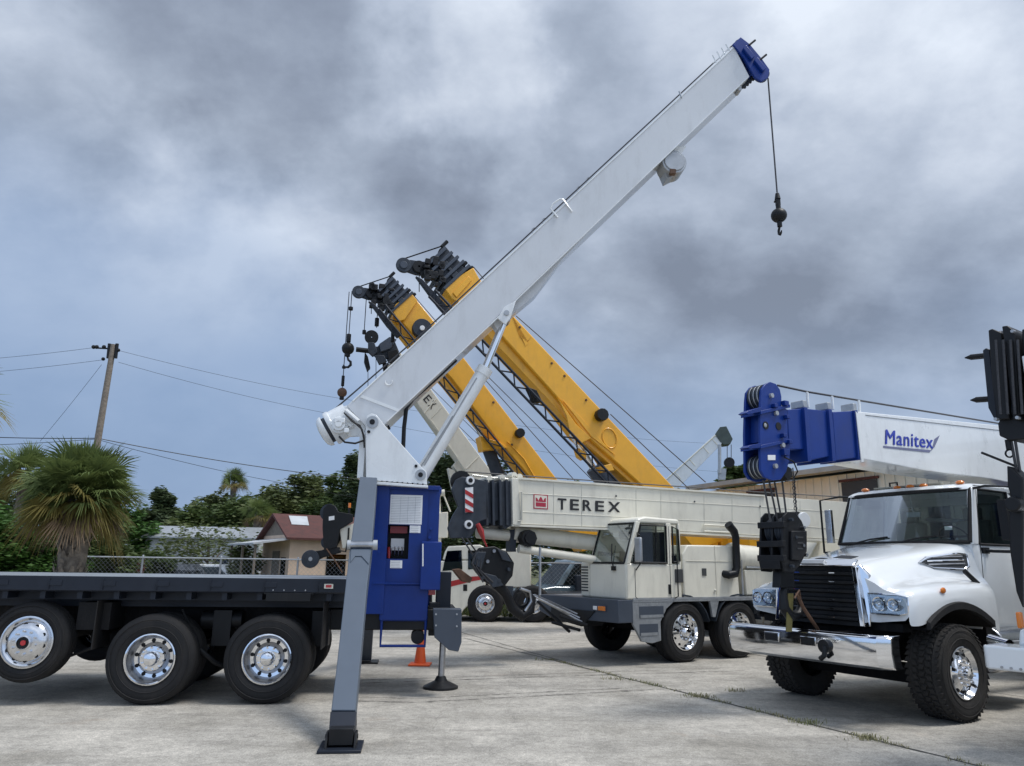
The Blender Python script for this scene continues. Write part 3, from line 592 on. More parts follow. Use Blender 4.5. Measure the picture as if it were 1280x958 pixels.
# beige warehouse
pa, pb = at(881, 606, 26), at(1069, 582.5, 20.2); yw = math.atan2(pb.y-pa.y, pb.x-pa.x); fw_ = Fr((pa.x, pa.y, 0), yw); zE = (pa.z+pb.z)/2
t = thing('warehouse', fw_, 'long beige metal warehouse with low-pitched roof on the right', 'warehouse')
SIDB = mat('beige_siding', (.76, .72, .60), .6, var=.06, vsc=1, dirt=.12); ROOFG = mat('weathered_grey_roof', (.36, .37, .36), .6, .2, var=.25, vsc=1.5, dirt=.2)
m_ = MB(fw_); m_.box((0, 0, 0), (17, 11, zE-.22))
for i in range(int(17/.3)): m_.box((i*.3+.02, -.035, .03), (i*.3+.07, 0, zE-.24))
m_.build('wall', SIDB, t)
m_ = MB(fw_); m_.prism([(-.35, -.45, zE-.02), (-.35, 5.5, zE+.75), (-.35, 11.4, zE-.02), (-.35, 11.4, zE-.2), (-.35, 5.5, zE+.6), (-.35, -.45, zE-.2)], (17.7, 0, 0)); rf = m_.build('roof', ROOFG, t)
m_ = MB(fw_); m_.box((-.35, -.57, zE-.17), (17.3, -.453, zE-.03)); m_.build('gutter', ROOFG, t)
for x in (2.2, 5.9, 9.6):
    m_ = MB(fw_); m_.box((x, -.062, zE-1.15), (x+1.15, -.037, zE-.45)); w_ = m_.build('window', INT, t)
    m_ = MB(fw_); m_.box((x-.07, -.08, zE-.44), (x+1.22, -.037, zE-.37)); m_.build('lintel', TRIM, w_); m_ = MB(fw_); m_.box((x-.07, -.08, zE-1.23), (x+1.22, -.037, zE-1.16)); m_.build('sill', TRIM, w_)
m_ = MB(fw_); m_.box((12, -.07, 0), (15, -.037, 3.0)); m_.build('roller_door', SID, t)

# utility pole with wires
YP = 30; pt_ = at(142, 431, YP); pb_ = at(122, 552, YP); drp = (pb_-pt_); foot = pb_+drp*((0-pb_.z)/(drp.z)); fp = Fr((foot.x, foot.y, 0))
t = thing('utility_pole', fp, 'leaning weathered wooden utility pole behind the large palm', 'utility pole'); tp = pt_-foot
m_ = MB(fp); m_.tube([V(0, 0, -.3), tp*.5, tp], [.16, .14, .11], 12); m_.build('pole', WOOD, t)
def pp(u, v): return at(u, v, YP)-foot
for u in (136.5, 146):
    m_ = MB(fp); a_, b_ = pp(u+(.5), 430), pp(u-1.5, 448); m_.cyl(a_, b_, .07, n=8); m_.build('transformer_bracket', BLACK, t)
m_ = MB(fp); m_.cyl(pp(116, 435), pp(135, 436), .035, n=6)
for u in (117, 121, 130): m_.ball(pp(u, 434), .09, 8)
m_.build('insulator_arm', BLACK, t)
for (u_, v_) in ((148, 438), (129, 449), (122, 549)): m_ = MB(fp); m_.ball(pp(u_, v_), .08, 8); m_.build('insulator', BLACK, t)
def wire(pts, r=.008, lab=None):
    """sagging wire through pixel points at given depths"""
    P_ = [at(u, v, y) for u, v, y in pts]; out = []
    for i in range(len(P_)-1):
        n_ = 14; sag = (P_[i+1]-P_[i]).length*.012
        for k in range(n_ + (i == len(P_)-2)):
            s_ = k/n_; p = lerp(P_[i], P_[i+1], s_); p.z -= sag*4*s_*(1-s_); out.append(p)
    m_ = MB(); m_.tube(out, r, 5); tag(m_.build('overhead_wire', BLACK), lab, 'wire', 'overhead wires')
wire([(-180, 457, 34), (116, 435, 30)], lab='upper wire running left from the pole top')
wire([(-180, 474, 34), (129, 450, 30)], lab='second wire running left below the pole top')
wire([(147, 438, 30), (430, 499, 38), (900, 555, 60)], lab='top wire running right from the pole towards the cranes')
wire([(148, 453, 30), (410, 517, 38), (900, 590, 60)], lab='second wire running right just under the pole top')
wire([(127, 456, 30), (50, 552, 30)], .007, 'thin guy wire slanting left down from the pole')
wire([(-180, 535, 33), (122, 548, 30), (430, 597, 38), (900, 640, 60)], .018, 'thick middle cable passing across the pole')
wire([(-180, 556, 33), (122, 549, 30)], .012, 'lower wire left of the pole dipping behind the palm')
wire([(123, 550, 30), (365, 606, 38), (640, 650, 55)], .011, 'lower wire right of the pole, below the thick cable')

# parked cars far behind
def car(X_, Y_, yaw, m, label, L_=4.5, h=1.5, kind='suv', sc=1):
    fr = Fr((X_, Y_, 0), yaw, sc); t = thing('parked_car', fr, label, 'car', 'cars parked in the distance'); hw = .9
    lowp = [(-L_/2, .35), (-L_/2, .8), (-L_/2+.15, .95), (L_/2-1.2, .98), (L_/2-.15, .82), (L_/2, .7), (L_/2, .35)]
    up = [(-L_/2+.1, .95), (-L_/2+.35, h-.05), (-L_/2+.6, h), (L_/2-2.0, h), (L_/2-1.25, .97)] if kind == 'suv' else [(-L_/2+1.5, .95), (-L_/2+1.7, h), (L_/2-2.1, h), (L_/2-1.35, .97)]
    m_ = MB(fr); m_.prism([(x, -hw, z) for x, z in lowp], (0, 2*hw, 0))
    m_.loft([[V(x*(1 if s_ else 1), y*(.97 if z < 1 else .8), z) for x, z in up] for y, s_ in ((-hw, 0), (hw, 1))]); m_.build('body', m, t, bev=.05)
    m_ = MB(fr); z0, z1 = 1.02, h-.1; xs = up[0][0]+.3, up[-1][0]-.25, up[-2][0]-.05, up[1][0]+.2
    for s_ in (-1, 1):
        yl = lambda z: s_*hw*(.97-(z-1)/(h-1)*.17)+s_*.012
        m_.add([(xs[0], yl(z0), z0), (xs[1], yl(z0), z0), (xs[2], yl(z1), z1), (xs[3], yl(z1), z1)], [(0, 1, 2, 3)])
    xa, xb = up[-1][0], up[-2][0]
    m_.add([(xa-.05+.02, -.78, 1.03), (xa-.05+.02, .78, 1.03), (xb+.05+.02, .66, h-.08), (xb+.05+.02, -.66, h-.08)], [(0, 1, 2, 3)]); m_.build('window', DARKGLASS, t, fixn=False)
    for x in (-L_/2+.85, L_/2-.85):
        for s_ in (-1, 1):
            m_ = MB(fr); m_.lathe([(.2, 0), (.30, .005), (.33, -.03), (.33, -.17), (.30, -.2)], (x, s_*(hw+.01), .33), (0, s_, 0), 20); w_ = m_.build('wheel', RUBBER, t)
            m_ = MB(fr); m_.lathe([(.001, -.01), (.1, 0), (.19, -.02), (.21, 0)], (x, s_*(hw+.01), .33), (0, s_, 0), 20); m_.build('rim', ALU, w_)
    for s_ in (-1, 1):
        m_ = MB(fr); m_.box((L_/2-.02, s_*.75-.12, .66), (L_/2+.012, s_*.75+.12, .78)); m_.build('headlight', LENS, t)
    return t
car(bx(230, 31), 31, rad(-65), mat('dark_car_paint', (.03, .035, .045), .3, coat=.8), 'dark car facing us beside the grey shed')
car(bx(256, 35), 35, rad(-70), mat('maroon_car_paint', (.12, .03, .03), .3, coat=.8), 'small maroon car between the dark car and white one', kind='sedan')
car(bx(284, 31.5), 31.5, rad(-15), mat('white_car_paint', (.75, .76, .77), .3, coat=.8), 'white car seen side on behind the fence')
# ================================================================== WHITE AND BLUE BOOM TRUCK (left)
FA = Fr((-2.924, 9.46, 0), rad(7))
T = thing('boom_truck', FA, 'flatbed crane truck with raised white boom, blue pedestal and grey outriggers down', 'crane truck')
def A(u, v, y=0.0): return FA.p(u, v, 1, y)
R0 = .517
for k, x in enumerate((0.0, -1.35)):
    for yo, st, s_ in ((0, 'dish', -1), (.335, 'flat', -1), (2.1, 'flat', 1), (2.435, 'dish', 1)):
        c = (x, yo, R0) if s_ < 0 else (x, yo, R0)
        if s_ < 0: wheel(T, FA, (x, yo+.0, R0), (0, -1, 0), R0, .285, .287, st)
        else: wheel(T, FA, (x, yo, R0), (0, 1, 0), R0, .285, .287, st)
    m_ = MB(FA); m_.cyl((x, .35, R0), (x, 2.1, R0), .075, n=12); m_.ball((x, 1.22, R0), .24, 16, (1, .8, 1)); m_.build('axle', MATTEBLACK, T)
    for y in (.72, 1.72):
        m_ = MB(FA)
        for i in range(6): m_.box((x-.52+.05*i, y-.045, R0+.12+.022*i), (x+.52-.05*i, y+.045, R0+.138+.022*i))
        m_.box((x-.08, y-.07, R0-.12), (x+.08, y+.07, R0+.27)); m_.build('leaf_spring', MATTEBLACK, T)
lz = A(33, 803, .06)
wheel(T, FA, (lz.x, .06, lz.z), (0, -1, 0), .462, .30, .29, 'flat'); wheel(T, FA, (lz.x, 2.37, lz.z), (0, 1, 0), .462, .30, .29, 'flat')
m_ = MB(FA); m_.cyl((lz.x, .3, lz.z), (lz.x, 2.1, lz.z), .07, n=12); m_.build('axle', MATTEBLACK, T)
# deck
zt1 = A(200, 722, .0).z; zb1 = A(200, 739, .0).z; xr = A(432, 730, 0).x; xl = -7.2
m_ = MB(FA); m_.box((xl, .05, zt1-.05), (xr, 2.42, zt1)); m_.build('deck_surface', DECKTOP, T, bev=.006)
m_ = MB(FA)
m_.prism([(xl, 0, zt1+.004), (xl, .045, zt1+.004), (xl, .045, zb1-.015), (xl, .02, zb1-.015), (xl, .0, zb1)], (xr-xl, 0, 0))
m_.build('side_rail', NAVYBLK, T, bev=.004)
m_ = MB(FA); m_.prism([(xl, 2.47, zt1+.004), (xl, 2.425, zt1+.004), (xl, 2.425, zb1), (xl, 2.47, zb1)], (xr-xl, 0, 0)); m_.build('side_rail', NAVYBLK, T)
for i in range(10):
    x = A(418-i*67, 730, 0).x-.12
    if x < xl: break
    m_ = MB(FA); m_.box((x-.075, -.016, zb1+.012), (x-.068, -.003, zt1-.02)); m_.box((x-.07, -.010, zb1+.055), (x+.07, -.003, zt1-.045)); m_.build('stake_pocket', NAVYBLK, T, bev=.002)
a_ = A(411, 733, -.01); m_ = MB(FA); m_.box((a_.x-.055, -.022, a_.z-.028), (a_.x+.055, -.003, a_.z+.028)); m_.k = 1; m_.box((a_.x-.035, -.030, a_.z-.017), (a_.x+.035, -.021, a_.z+.017)); m_.build('marker_light', [CHROME, REDLENS], T)
a_, b_ = A(333, 741, .01), A(388, 752, .01); m_ = MB(FA); m_.box((a_.x, .0, b_.z), (b_.x, .05, a_.z)); m_.box((a_.x-.03, .012, b_.z+.08), (b_.x+.03, .05, a_.z+.05))
m_.k = 1
for i in range(4): m_.cyl((a_.x+.08+i*.13, -.008, a_.z+.03), (a_.x+.08+i*.13, .0, a_.z+.03), .01, n=6)
m_.build('hitch_step', [BLACK, STEEL], T, bev=.003)
# sub frame and rails
for y in (.78, 1.66):
    m_ = MB(FA); m_.box((xl, y-.04, .80), (A(560, 775, y).x, y+.04, 1.09)); m_.build('frame_rail', MATTEBLACK, T, bev=.008)
m_ = MB(FA); m_.box((xl, .55, 1.09), (xr+.05, 1.9, zb1-.02)); m_.box((xl, .30, zb1-.12), (xr, 2.15, zb1-.005))
for i in range(22):
    x = xr-.2-i*.42
    if x > xl: m_.box((x-.03, .06, zb1-.10), (x+.03, 2.4, zt1-.052))
m_.build('subframe', NAVYBLK, T)
m_ = MB(FA)    # air tanks, lines and suspension clutter between the wheels
for x in (-.68, .55): m_.box((x-.11, .50, .62), (x+.11, .72, 1.05))
m_.cyl((-.95, .62, .93), (-.45, .62, .93), .11, n=16); islands(m_, 'air_tank', BLACK, T)
m_ = MB(FA); m_.tube([A(228, 762, .2), A(238, 785, .25), A(247, 800, .3)], .012, 6); m_.tube([A(250, 812, .3), A(268, 828, .35), A(285, 835, .45)], .03, 8); m_.tube([A(88, 820, .3), A(120, 808, .3)], .02, 6); islands(m_, 'air_line', BLACK, T)
m_ = MB(FA); m_.box((-2.33, .25, .83), (-1.95, .9, 1.15)); m_.ball((-2.14, .7, .72), .17, 14, (1, 1, .8)); m_.build('air_bag', RUBBER, T)
# fenders / mud flaps
for x in (.62, -2.05):
    m_ = MB(FA); m_.box((x, .06, .62), (x+.012, .64, 1.18)); m_.build('mud_flap', RUBBER, T)
# pedestal crossbox (outrigger box)
yc = 1.0
a_, b_ = A(404, 762, .45), A(572, 790, .45)
m_ = MB(FA); m_.box((a_.x, .66, b_.z), (b_.x, 1.95, a_.z)); m_.build('outrigger_box', BLACK, T, bev=.015)
# blue pedestal
yn = .62
a_, b_ = A(466, 606, yn), A(533, 776, yn)
def PB(name, u0, v0, u1, v1, y0, y1, m, bev=.006, par=None):
    a, b = A(u0, v0, y0), A(u1, v1, y0); q = MB(FA); q.box((a.x, y0, b.z), (b.x, y1, a.z)); return q.build(name, m, par or T, bev=bev)
ped = MB(FA)
def hole_plate(q, u0, v0, u1, v1, hu0, hv0, hu1, hv1, y0, y1):
    a, b, c, d_ = A(u0, v0, y0), A(u1, v1, y0), A(hu0, hv0, y0), A(hu1, hv1, y0)
    q.box((a.x, y0, d_.z), (c.x, y1, c.z)); q.box((d_.x, y0, d_.z), (b.x, y1, c.z)); q.box((a.x, y0, c.z), (b.x, y1, a.z)); q.box((a.x, y0, b.z), (b.x, y1, d_.z))
hole_plate(ped, 477, 606, 531, 735, 483, 656, 510, 699, yn, yn+.06)
pd = ped.build('pedestal_front', BLUE, T)
PB('pedestal_side', 463, 607, 479, 768, yn-.05, yn+.9, BLUE)
PB('pedestal_side', 529, 607, 547, 700, yn+.03, yn+.9, BLUE)
m_ = MB(FA); a_ = A(463, 607, yn); b_ = A(547, 760, yn); m_.box((a_.x+.16, yn+.5, b_.z), (b_.x-.1, yn+1.0, a_.z-.01)); m_.box((a_.x, yn+.07, a_.z-.08), (b_.x, yn+1.0, a_.z)); m_.build('pedestal_column', BLUE, T, bev=.01)
PB('control_box', 527, 677, 550, 738, yn-.12, yn+.25, BLUE, .012)
PB('top_flange', 466, 605.5, 549, 613, yn-.03, yn+1.0, BLUE, .004)
PB('lower_cabinet', 476, 731, 534, 776, yn-.03, yn+.3, BLUE, .01)
PB('ledge', 466, 728.5, 530, 731, yn-.06, yn-.028, BLUE, .003)
a_, b_ = A(477, 775, yn-.03), A(531, 808, yn-.03)
m_ = MB(FA); m_.tube([(a_.x, yn, a_.z+.05), (a_.x, yn, b_.z), (b_.x, yn, b_.z), (b_.x, yn, a_.z+.05)], .022, 8); m_.tube([(a_.x, yn, a_.z-.0), (b_.x, yn, a_.z-.0)], .018, 8); m_.build('access_step', BLUE, T)
# load chart plates
def placard(name, u0, v0, u1, v1, y, lines, par, m=WHT):
    a, b = A(u0, v0, y), A(u1, v1, y); q = MB(FA); q.box((a.x, y-.004, b.z), (b.x, y, a.z)); q.k = 1
    for i in range(lines):
        z = a.z-(a.z-b.z)*(.08+.84*i/max(1, lines-1)); q.add([(a.x+.012, y-.0065, z-.0025), (b.x-.012-random.random()*.03, y-.0065, z-.0025), (b.x-.012-random.random()*.03, y-.0065, z+.0025), (a.x+.012, y-.0065, z+.0025)], [(0, 1, 2, 3)])
    if lines > 8:
        for fx in (.32, .55, .78): x = a.x+(b.x-a.x)*fx; q.add([(x-.002, y-.007, b.z+.02), (x+.002, y-.007, b.z+.02), (x+.002, y-.007, a.z-.02), (x-.002, y-.007, a.z-.02)], [(0, 1, 2, 3)])
    return q.build(name, [m, GALV], par, fixn=False)
placard('load_chart', 488.5, 618.5, 527, 656, yn, 16, pd); placard('load_chart', 512.5, 657, 525.5, 666.5, yn, 4, pd); placard('small_placard', 488, 700.5, 502.5, 710.5, yn, 5, pd)
# inside the control opening
m_ = MB(FA); a_, b_ = A(484, 657, yn+.3), A(514, 700, yn+.3); m_.box((a_.x-.05, yn+.3, b_.z-.05), (b_.x+.05, yn+.32, a_.z+.05)); m_.build('control_recess', BLACK, T)
a_, b_ = A(488, 658, yn+.2), A(509, 667, yn+.2); m_ = MB(FA); m_.box((a_.x, yn+.2, b_.z), (b_.x, yn+.22, a_.z)); m_.build('red_decal', RED, T)
c_ = A(497, 679, yn+.2); m_ = MB(FA); m_.box((c_.x-.09, yn+.17, c_.z-.10), (c_.x+.09, yn+.2, c_.z+.06)); m_.build('warning_decal', WHT, T)
m_ = MB(FA)
for i in range(4): x = c_.x-.08+.05*i; m_.cyl((x, yn+.12, c_.z-.17), (x, yn+.07, c_.z-.07), .008, n=8); m_.ball((x, yn+.07, c_.z-.065), .017, 8)
m_.build('control_lever', STEEL, T)
m_ = MB(FA); m_.cyl(A(486, 684, yn+.1), A(486, 698, yn+.1), .02, n=8); m_.build('red_grip', RED, T)
# side verticals, bolts, hand rails
m_ = MB(FA); a_, b_ = A(480, 678, yn-.03), A(480, 703, yn-.03); m_.tube([a_, b_], .01, 6); a_, b_ = A(528.5, 680, yn-.14), A(528.5, 708, yn-.14); m_.tube([a_, b_], .01, 6); m_.build('hand_rail', WHT, T)
m_ = MB(FA)
for (u, v) in ((474, 684), (474, 690), (539, 661), (537, 672)): c_ = A(u, v, yn-.055); m_.cyl(c_, c_+V(0, .12, 0), .018, n=10)
islands(m_, 'bolt', BLUE2, T)
m_ = MB(FA); a_ = A(536, 733, .7); b_ = A(544, 744, .7); m_.box((a_.x, .7, b_.z), (b_.x, .8, a_.z)); m_.build('reflector', REDLENS, T)
m_ = MB(FA)   # dark clutter below the pedestal
a_, b_ = A(537, 756, .75), A(558, 795, .75); m_.box((a_.x, .75, b_.z), (a_.x+.14, 1.05, a_.z+.02)); a_ = A(522, 795, .9); m_.cyl((a_.x, .7, a_.z), (a_.x, 1.1, a_.z), .09, n=14); m_.build('hose_reel', BLACK, T)
# ---- rear jack (right)
a_, b_ = A(541, 761, .55), A(577, 812, .55)
m_ = MB(FA); q = [A(541.5, 761.5, .35), A(577, 761.5, .35), A(577, 803, .35), A(573, 815, .35), A(561, 813, .35), A(543, 797, .35)]; m_.prism(q, (0, .26, 0)); jk = m_.build('jack_housing', SLATE, T, bev=.008)
m_ = MB(FA)
for (u, v) in ((545, 768), (571, 768), (545, 782), (571, 783)): c_ = A(u, v, .35); m_.cyl(c_-V(0, .012, 0), c_, .012, n=8)
islands(m_, 'bolt', GALV, jk)
jf = gr(548, 861); jl = FA.i @ jf; yj = jl.y
a_ = A(551, 808, yj); jt = V((jl.x+a_.x)/2+.02, yj, 1.0)
m_ = MB(FA); m_.cyl((jl.x+.03, yj, .09), (jl.x+.05, yj, 1.05), .045, n=16); m_.build('jack_rod', STEEL, T)
m_ = MB(FA); m_.lathe([(.001, 0), (.24, 0), (.24, .03), (.20, .05), (.09, .10), (.06, .16), (.001, .16)], (jl.x+.03, yj, .004), (0, 0, 1), 24); m_.build('jack_foot', BLACK, T, ang=25)
m_ = MB(FA); a_ = A(546, 715, yj-.1); b_ = A(563, 762, yj-.1); m_.box((a_.x, yj-.1, b_.z-.05), (b_.x, yj+.1, a_.z)); m_.build('jack_tube', NAVYBLK, T, bev=.01)
# ---- near A-frame outrigger leg: from the pedestal top out to a foot near the camera
fo = gr(424, 941); fl = FA.i @ fo
ytop = .35
def legq(tu, tv, bu, bv, wt, wb_, d0, ytop_, ybot_): pass
LG = Fr(FA.w((0, 0, 0)), FA.yaw)
def onleg(u, v):
    """point on the sloping front face of the leg: plane through top (y=.05) and foot (y=fl.y)"""
    a = FA.i @ CAM; b = FA.i @ (CAM+ray(u, v)); q = b-a
    zT = LEGTOPZ; # plane: y = yT + (zT - z)/zT*(fl.y - yT)
    k_ = (fl.y-LEGTOPY)/zT; # y = yT + k*(zT - z)
    s_ = (LEGTOPY+k_*(zT-a.z)-a.y)/(q.y+k_*q.z); return a+q*s_
LEGTOPY = .30; LEGTOPZ = A(462, 597, .30).z
nrm = V(0, LEGTOPZ, (fl.y-LEGTOPY)*1.0); nrm = V(0, 1, (fl.y-LEGTOPY)/LEGTOPZ).normalized()  # outward-back
if nrm.y < 0: nrm = -nrm
m_ = MB(FA); q = [onleg(450, 596), onleg(471.5, 597), onleg(462, 690), onleg(449, 822), onleg(445, 890), onleg(414, 890), onleg(418, 845), onleg(436.5, 685)]
m_.prism([onleg(450, 596), onleg(471.5, 597), onleg(464.5, 683), onleg(438, 683)], nrm*.26); l1 = m_.build('outrigger_leg', GREYLEG, T, bev=.008)
m_ = MB(FA); m_.prism([onleg(437.5, 683), onleg(464.5, 683), onleg(459, 730), onleg(444.5, 888), onleg(414, 888), onleg(420, 840)], nrm*.24); m_.build('outrigger_leg', GREYLEG, T, bev=.008)
m_ = MB(FA); m_.prism([onleg(413, 889.5), onleg(446, 889.5), onleg(442.5, 922), onleg(410.5, 922)], nrm*.2+V(0, 0, .0)); m_.build('leg_extension', NAVYBLK, T, bev=.006)
c0, c1 = onleg(438.5, 683), onleg(466.5, 683); c0 -= nrm*.02; c1 -= nrm*.02
m_ = MB(FA); m_.cyl(c0, c1, .045, n=16); m_.k = 1; m_.cyl(c1, c1+(c1-c0).normalized()*.05, .06, n=14); m_.cyl(c0-(c1-c0).normalized()*.04, c0, .06, n=14); m_.build('leg_pin', [STEEL, GALV], T)
m_ = MB(FA); m_.prism([p-nrm*.012 for p in (onleg(439, 688), onleg(464, 688), onleg(461, 706), onleg(452, 696), onleg(444, 696), onleg(438, 704))], nrm*.012); m_.build('leg_gusset', GREYLEG, l1)
# foot plate
x0, x1 = (FA.i @ gr(396, 943)).x, (FA.i @ gr(451, 943)).x
m_ = MB(FA); m_.box((x0, fl.y-.07, .004), (x1, fl.y+.34, .032)); m_.build('foot_plate', NAVYBLK, T, bev=.006)
xm = (x0+x1)/2
m_ = MB(FA)
for x in (xm-.14, xm+.12): m_.prism([(x, fl.y+.0, .03), (x, fl.y+.26, .03), (x, fl.y+.2, .15), (x, fl.y+.06, .15)], (.022, 0, 0))
m_.cyl((xm-.15, fl.y+.13, .11), (xm+.15, fl.y+.13, .11), .022, n=12); m_.box((xm-.11, fl.y+.04, .05), (xm+.11, fl.y+.22, .19)); m_.build('foot_bracket', BLACK, T, bev=.004)
# far leg
ff_ = FA.i @ gr(457, 828); m_ = MB(FA); m_.prism([(ff_.x-.10, ff_.y, .05), (ff_.x+.10, ff_.y, .05), (ff_.x+.2, 2.3, LEGTOPZ-.3), (ff_.x+.0, 2.3, LEGTOPZ-.3)], (0, -.2, 0)); m_.build('outrigger_leg', SLATE, T, bev=.008)
m_ = MB(FA); m_.box((ff_.x-.22, ff_.y-.28, .004), (ff_.x+.22, ff_.y+.15, .03)); m_.build('foot_plate', BLACK, T)
# ---- hidden cab beyond the left picture edge
m_ = MB(FA); m_.prism([(-7.4, .1, .8), (-9.6, .1, .8), (-9.6, .1, 1.75), (-8.75, .1, 1.95), (-8.5, .1, 2.75), (-7.4, .1, 2.8)], (0, 2.2, 0)); m_.build('cab', CABWHITE, T, bev=.06)
wheel(T, FA, (-8.9, .05, R0), (0, -1, 0), R0, .285, .287, 'steer'); wheel(T, FA, (-8.9, 2.35, R0), (0, 1, 0), R0, .285, .287, 'steer')

# ---- turret and boom, slewed along their own heading
pb_ = at(460, 530, 10.45); q_ = ray(937, 78); pt_ = CAM+q_*12.75
hd = math.atan2(pt_.y-pb_.y, pt_.x-pb_.x); FB = Fr((pb_.x, pb_.y, 0), hd)
def B(u, v, y=-.26): return FB.p(u, v, 1, y)
def plate(fr_, pts, y0, y1, name, m, par, bev=.006):
    q = MB(fr_); q.prism([fr_.p(u, v, 1, y0) for u, v in pts], (0, y1-y0, 0)); return q.build(name, m, par, bev=bev)
for y0 in (-.36, .30):
    lobe = [(457+9*math.cos(a), 0) for a in ()]
    pts = [(457.5, 600), (534, 606), (533, 590), (527, 584), (480, 531), (474, 523), (470, 518.5), (464, 517), (458.5, 520), (457, 529)]
    pl_ = plate(FB, pts, y0, y0+.06, 'turret_plate', WHITE, T)
    if y0 < 0:
        for (u, v, r_) in ((465.5, 528, .085), (525.7, 594, .075)):
            m_ = MB(FB); c_ = B(u, v, y0); m_.cyl(c_-V(0, .025, 0), c_, r_, n=20); m_.k = 1; m_.cyl(c_-V(0, .035, 0), c_-V(0, .024, 0), r_*.45, n=12); m_.k = 0; m_.build('pin_boss', [GALV, BLACK], pl_)
        for (u, v) in ((461, 540), (520, 583)): m_ = MB(FB); c_ = B(u, v, y0); m_.cyl(c_-V(0, .02, 0), c_, .022, n=8); m_.build('grease_point', BLACK, pl_)
        m_ = MB(FB)
        for i in range(10): c_ = B(471+i*6.4, 602+i*.42, y0); m_.cyl(c_-V(0, .02, 0), c_, .013, n=6)
        islands(m_, 'flange_bolt', BLACK, pl_)
plate(FB, [(457, 601), (535, 607), (535, 610), (457, 605)], -.42, .42, 'turntable_flange', WHITE, T)
plate(FB, [(470, 560), (477, 560), (530, 602), (480, 602)], -.30, .30, 'turret_core', WHITE, T)
m_ = MB(FB); m_.box((B(449, 560).x, -.30, B(450, 598).z), (B(456.5, 560).x, .2, B(450, 541).z)); m_.build('turret_post', WHITE, T, bev=.004)
# boom box
NEAR = [(433, 507.5), (440, 501), (918, 58.5), (937, 95.5), (483, 529), (476, 540), (459, 536)]
bm_ = MB(FB); bm_.prism([B(u, v) for u, v in NEAR], (0, .52, 0)); boom = bm_.build('boom', BOOMW, T, bev=.012)
plate(FB, [(622, 412), (630, 400), (645, 389), (670, 368), (703, 324), (757, 269), (750, 262), (640, 360), (612, 396)], -.12, .14, 'boom_reinforcement', BOOMW, boom)
# long seam and edge flange
for off in (1.6,):
    m_ = MB(FB); m_.tube([B(441, 502, -.262), B(917, 60, -.262)], .012, 6); m_.build('top_edge_weld', WHITE, boom)
m_ = MB(FB); m_.tube([B(484, 527, -.262), B(629, 391, -.262), B(936, 96, -.262)], .010, 6); m_.build('bottom_edge_weld', WHITE, boom)
m_ = MB(FB); m_.prism([B(450, 497, -.263), B(453, 494, -.263), B(500, 512, -.263), B(497.5, 515, -.263)], (0, -.006, 0)); m_.build('doubler_plate', WHITE, boom)
c_ = B(486, 478, -.26); m_ = MB(FB); m_.tube(arc(c_-V(0, .03, 0), .05, 150, 390, 10, (1, 0, 0), (0, 0, 1)), .010, 6); m_.build('lifting_eye', WHITE, boom)
# rope guides along the top
rp_a, rp_b = (417, 513), (916, 68)
def top(u): return 502+(u-441)*(60-502)/(917-441)
for u in (669, 682, 725, 737):
    c_ = B(u, top(u)-1.5, 0); m_ = MB(FB); m_.tube(arc(c_, .055, 0, 360, 12, (math.cos(.7), 0, math.sin(.7)), (-math.sin(.7), 0, math.cos(.7))), .009, 5); m_.build('rope_guide', GALV, boom)
m_ = MB(FB); m_.tube([B(697, 272, -.28), B(688, 261, -.28), B(691, 255, -.28), B(700, 249, -.28), B(704, 250, -.28), B(715, 265, -.28)], .014, 6); m_.build('rope_guard', WHITE, boom)
c_ = B(852, top(852)+2, -.27); m_ = MB(FB); m_.cyl(c_, B(849, top(852)-6, -.27), .014, n=6); m_.build('rope_guide', GALV, boom)
for i in range(4):
    u = 897+i*5.5; m_ = MB(FB); m_.tube([B(u, top(u)+3, -.2), B(u-6, top(u)-9+i*.6, -.2), B(u-6, top(u)-9+i*.6, .2)], .012, 6); m_.build('tip_guard', WHITE, boom)
m_ = MB(FB); m_.tube([B(891, 79, -.2), B(913, 60, -.2)], .010, 6); m_.build('tip_guard', WHITE, boom)
# hoist rope on the boom
m_ = MB(FB); m_.tube([B(418, 512, 0), B(520, 424, 0), B(700, 257, 0), B(921, 52, 0)], .012, 6); m_.build('hoist_rope', ROPE, boom)
# blue head
hd_ = [(916, 55), (926, 46.5), (937, 55), (952, 73), (962, 87), (960.5, 97), (952, 102), (944, 97), (930, 72)]
for y0 in (-.30, .25): plate(FB, hd_, y0, y0+.05, 'head_plate', BLUE2, boom)
m_ = MB(FB); m_.prism([B(920, 58, -.24), B(928, 52, -.24), B(950, 80, -.24), B(942, 90, -.24)], (0, .48, 0)); m_.build('head_core', BLUE2, boom)
for (u, v, r_) in ((926, 56, .11), (953, 91, .13)):
    c_ = B(u, v, -.1); m_ = MB(FB); m_.lathe([(.02, 0), (r_, 0), (r_, .03), (r_-.02, .05), (r_, .07), (r_, .1), (.02, .1)], c_, (0, 1, 0), 20); m_.build('sheave', DGREY, boom)
for (u, v, w_) in ((930, 63, 0), (944, 78, 0)):
    m_ = MB(FB); m_.prism([B(u+3, v-7, -.36), B(u+14, v+7, -.36), B(u+10, v+11, -.36), B(u-1, v-3, -.36)], (0, .06, 0)); m_.build('head_side_box', BLUE2, boom, bev=.01)
for (u, v) in ((936, 57), (950, 75)):
    m_ = MB(FB); m_.cyl(B(u, v, -.3), B(u+8, v-6.5, -.3), .018, n=8); m_.build('keeper_pin', BLACK, boom)
m_ = MB(FB)
for i in range(5): a_ = B(930+i*3.5, 108-i*3.2, -.1+.04*i); m_.box(a_-V(.03, .02, .035), a_+V(.03, .02, .035))
m_.tube([B(924, 112, 0), B(940, 97, 0)], .018, 6); m_.build('anti_two_block_switch', DGREY, boom)
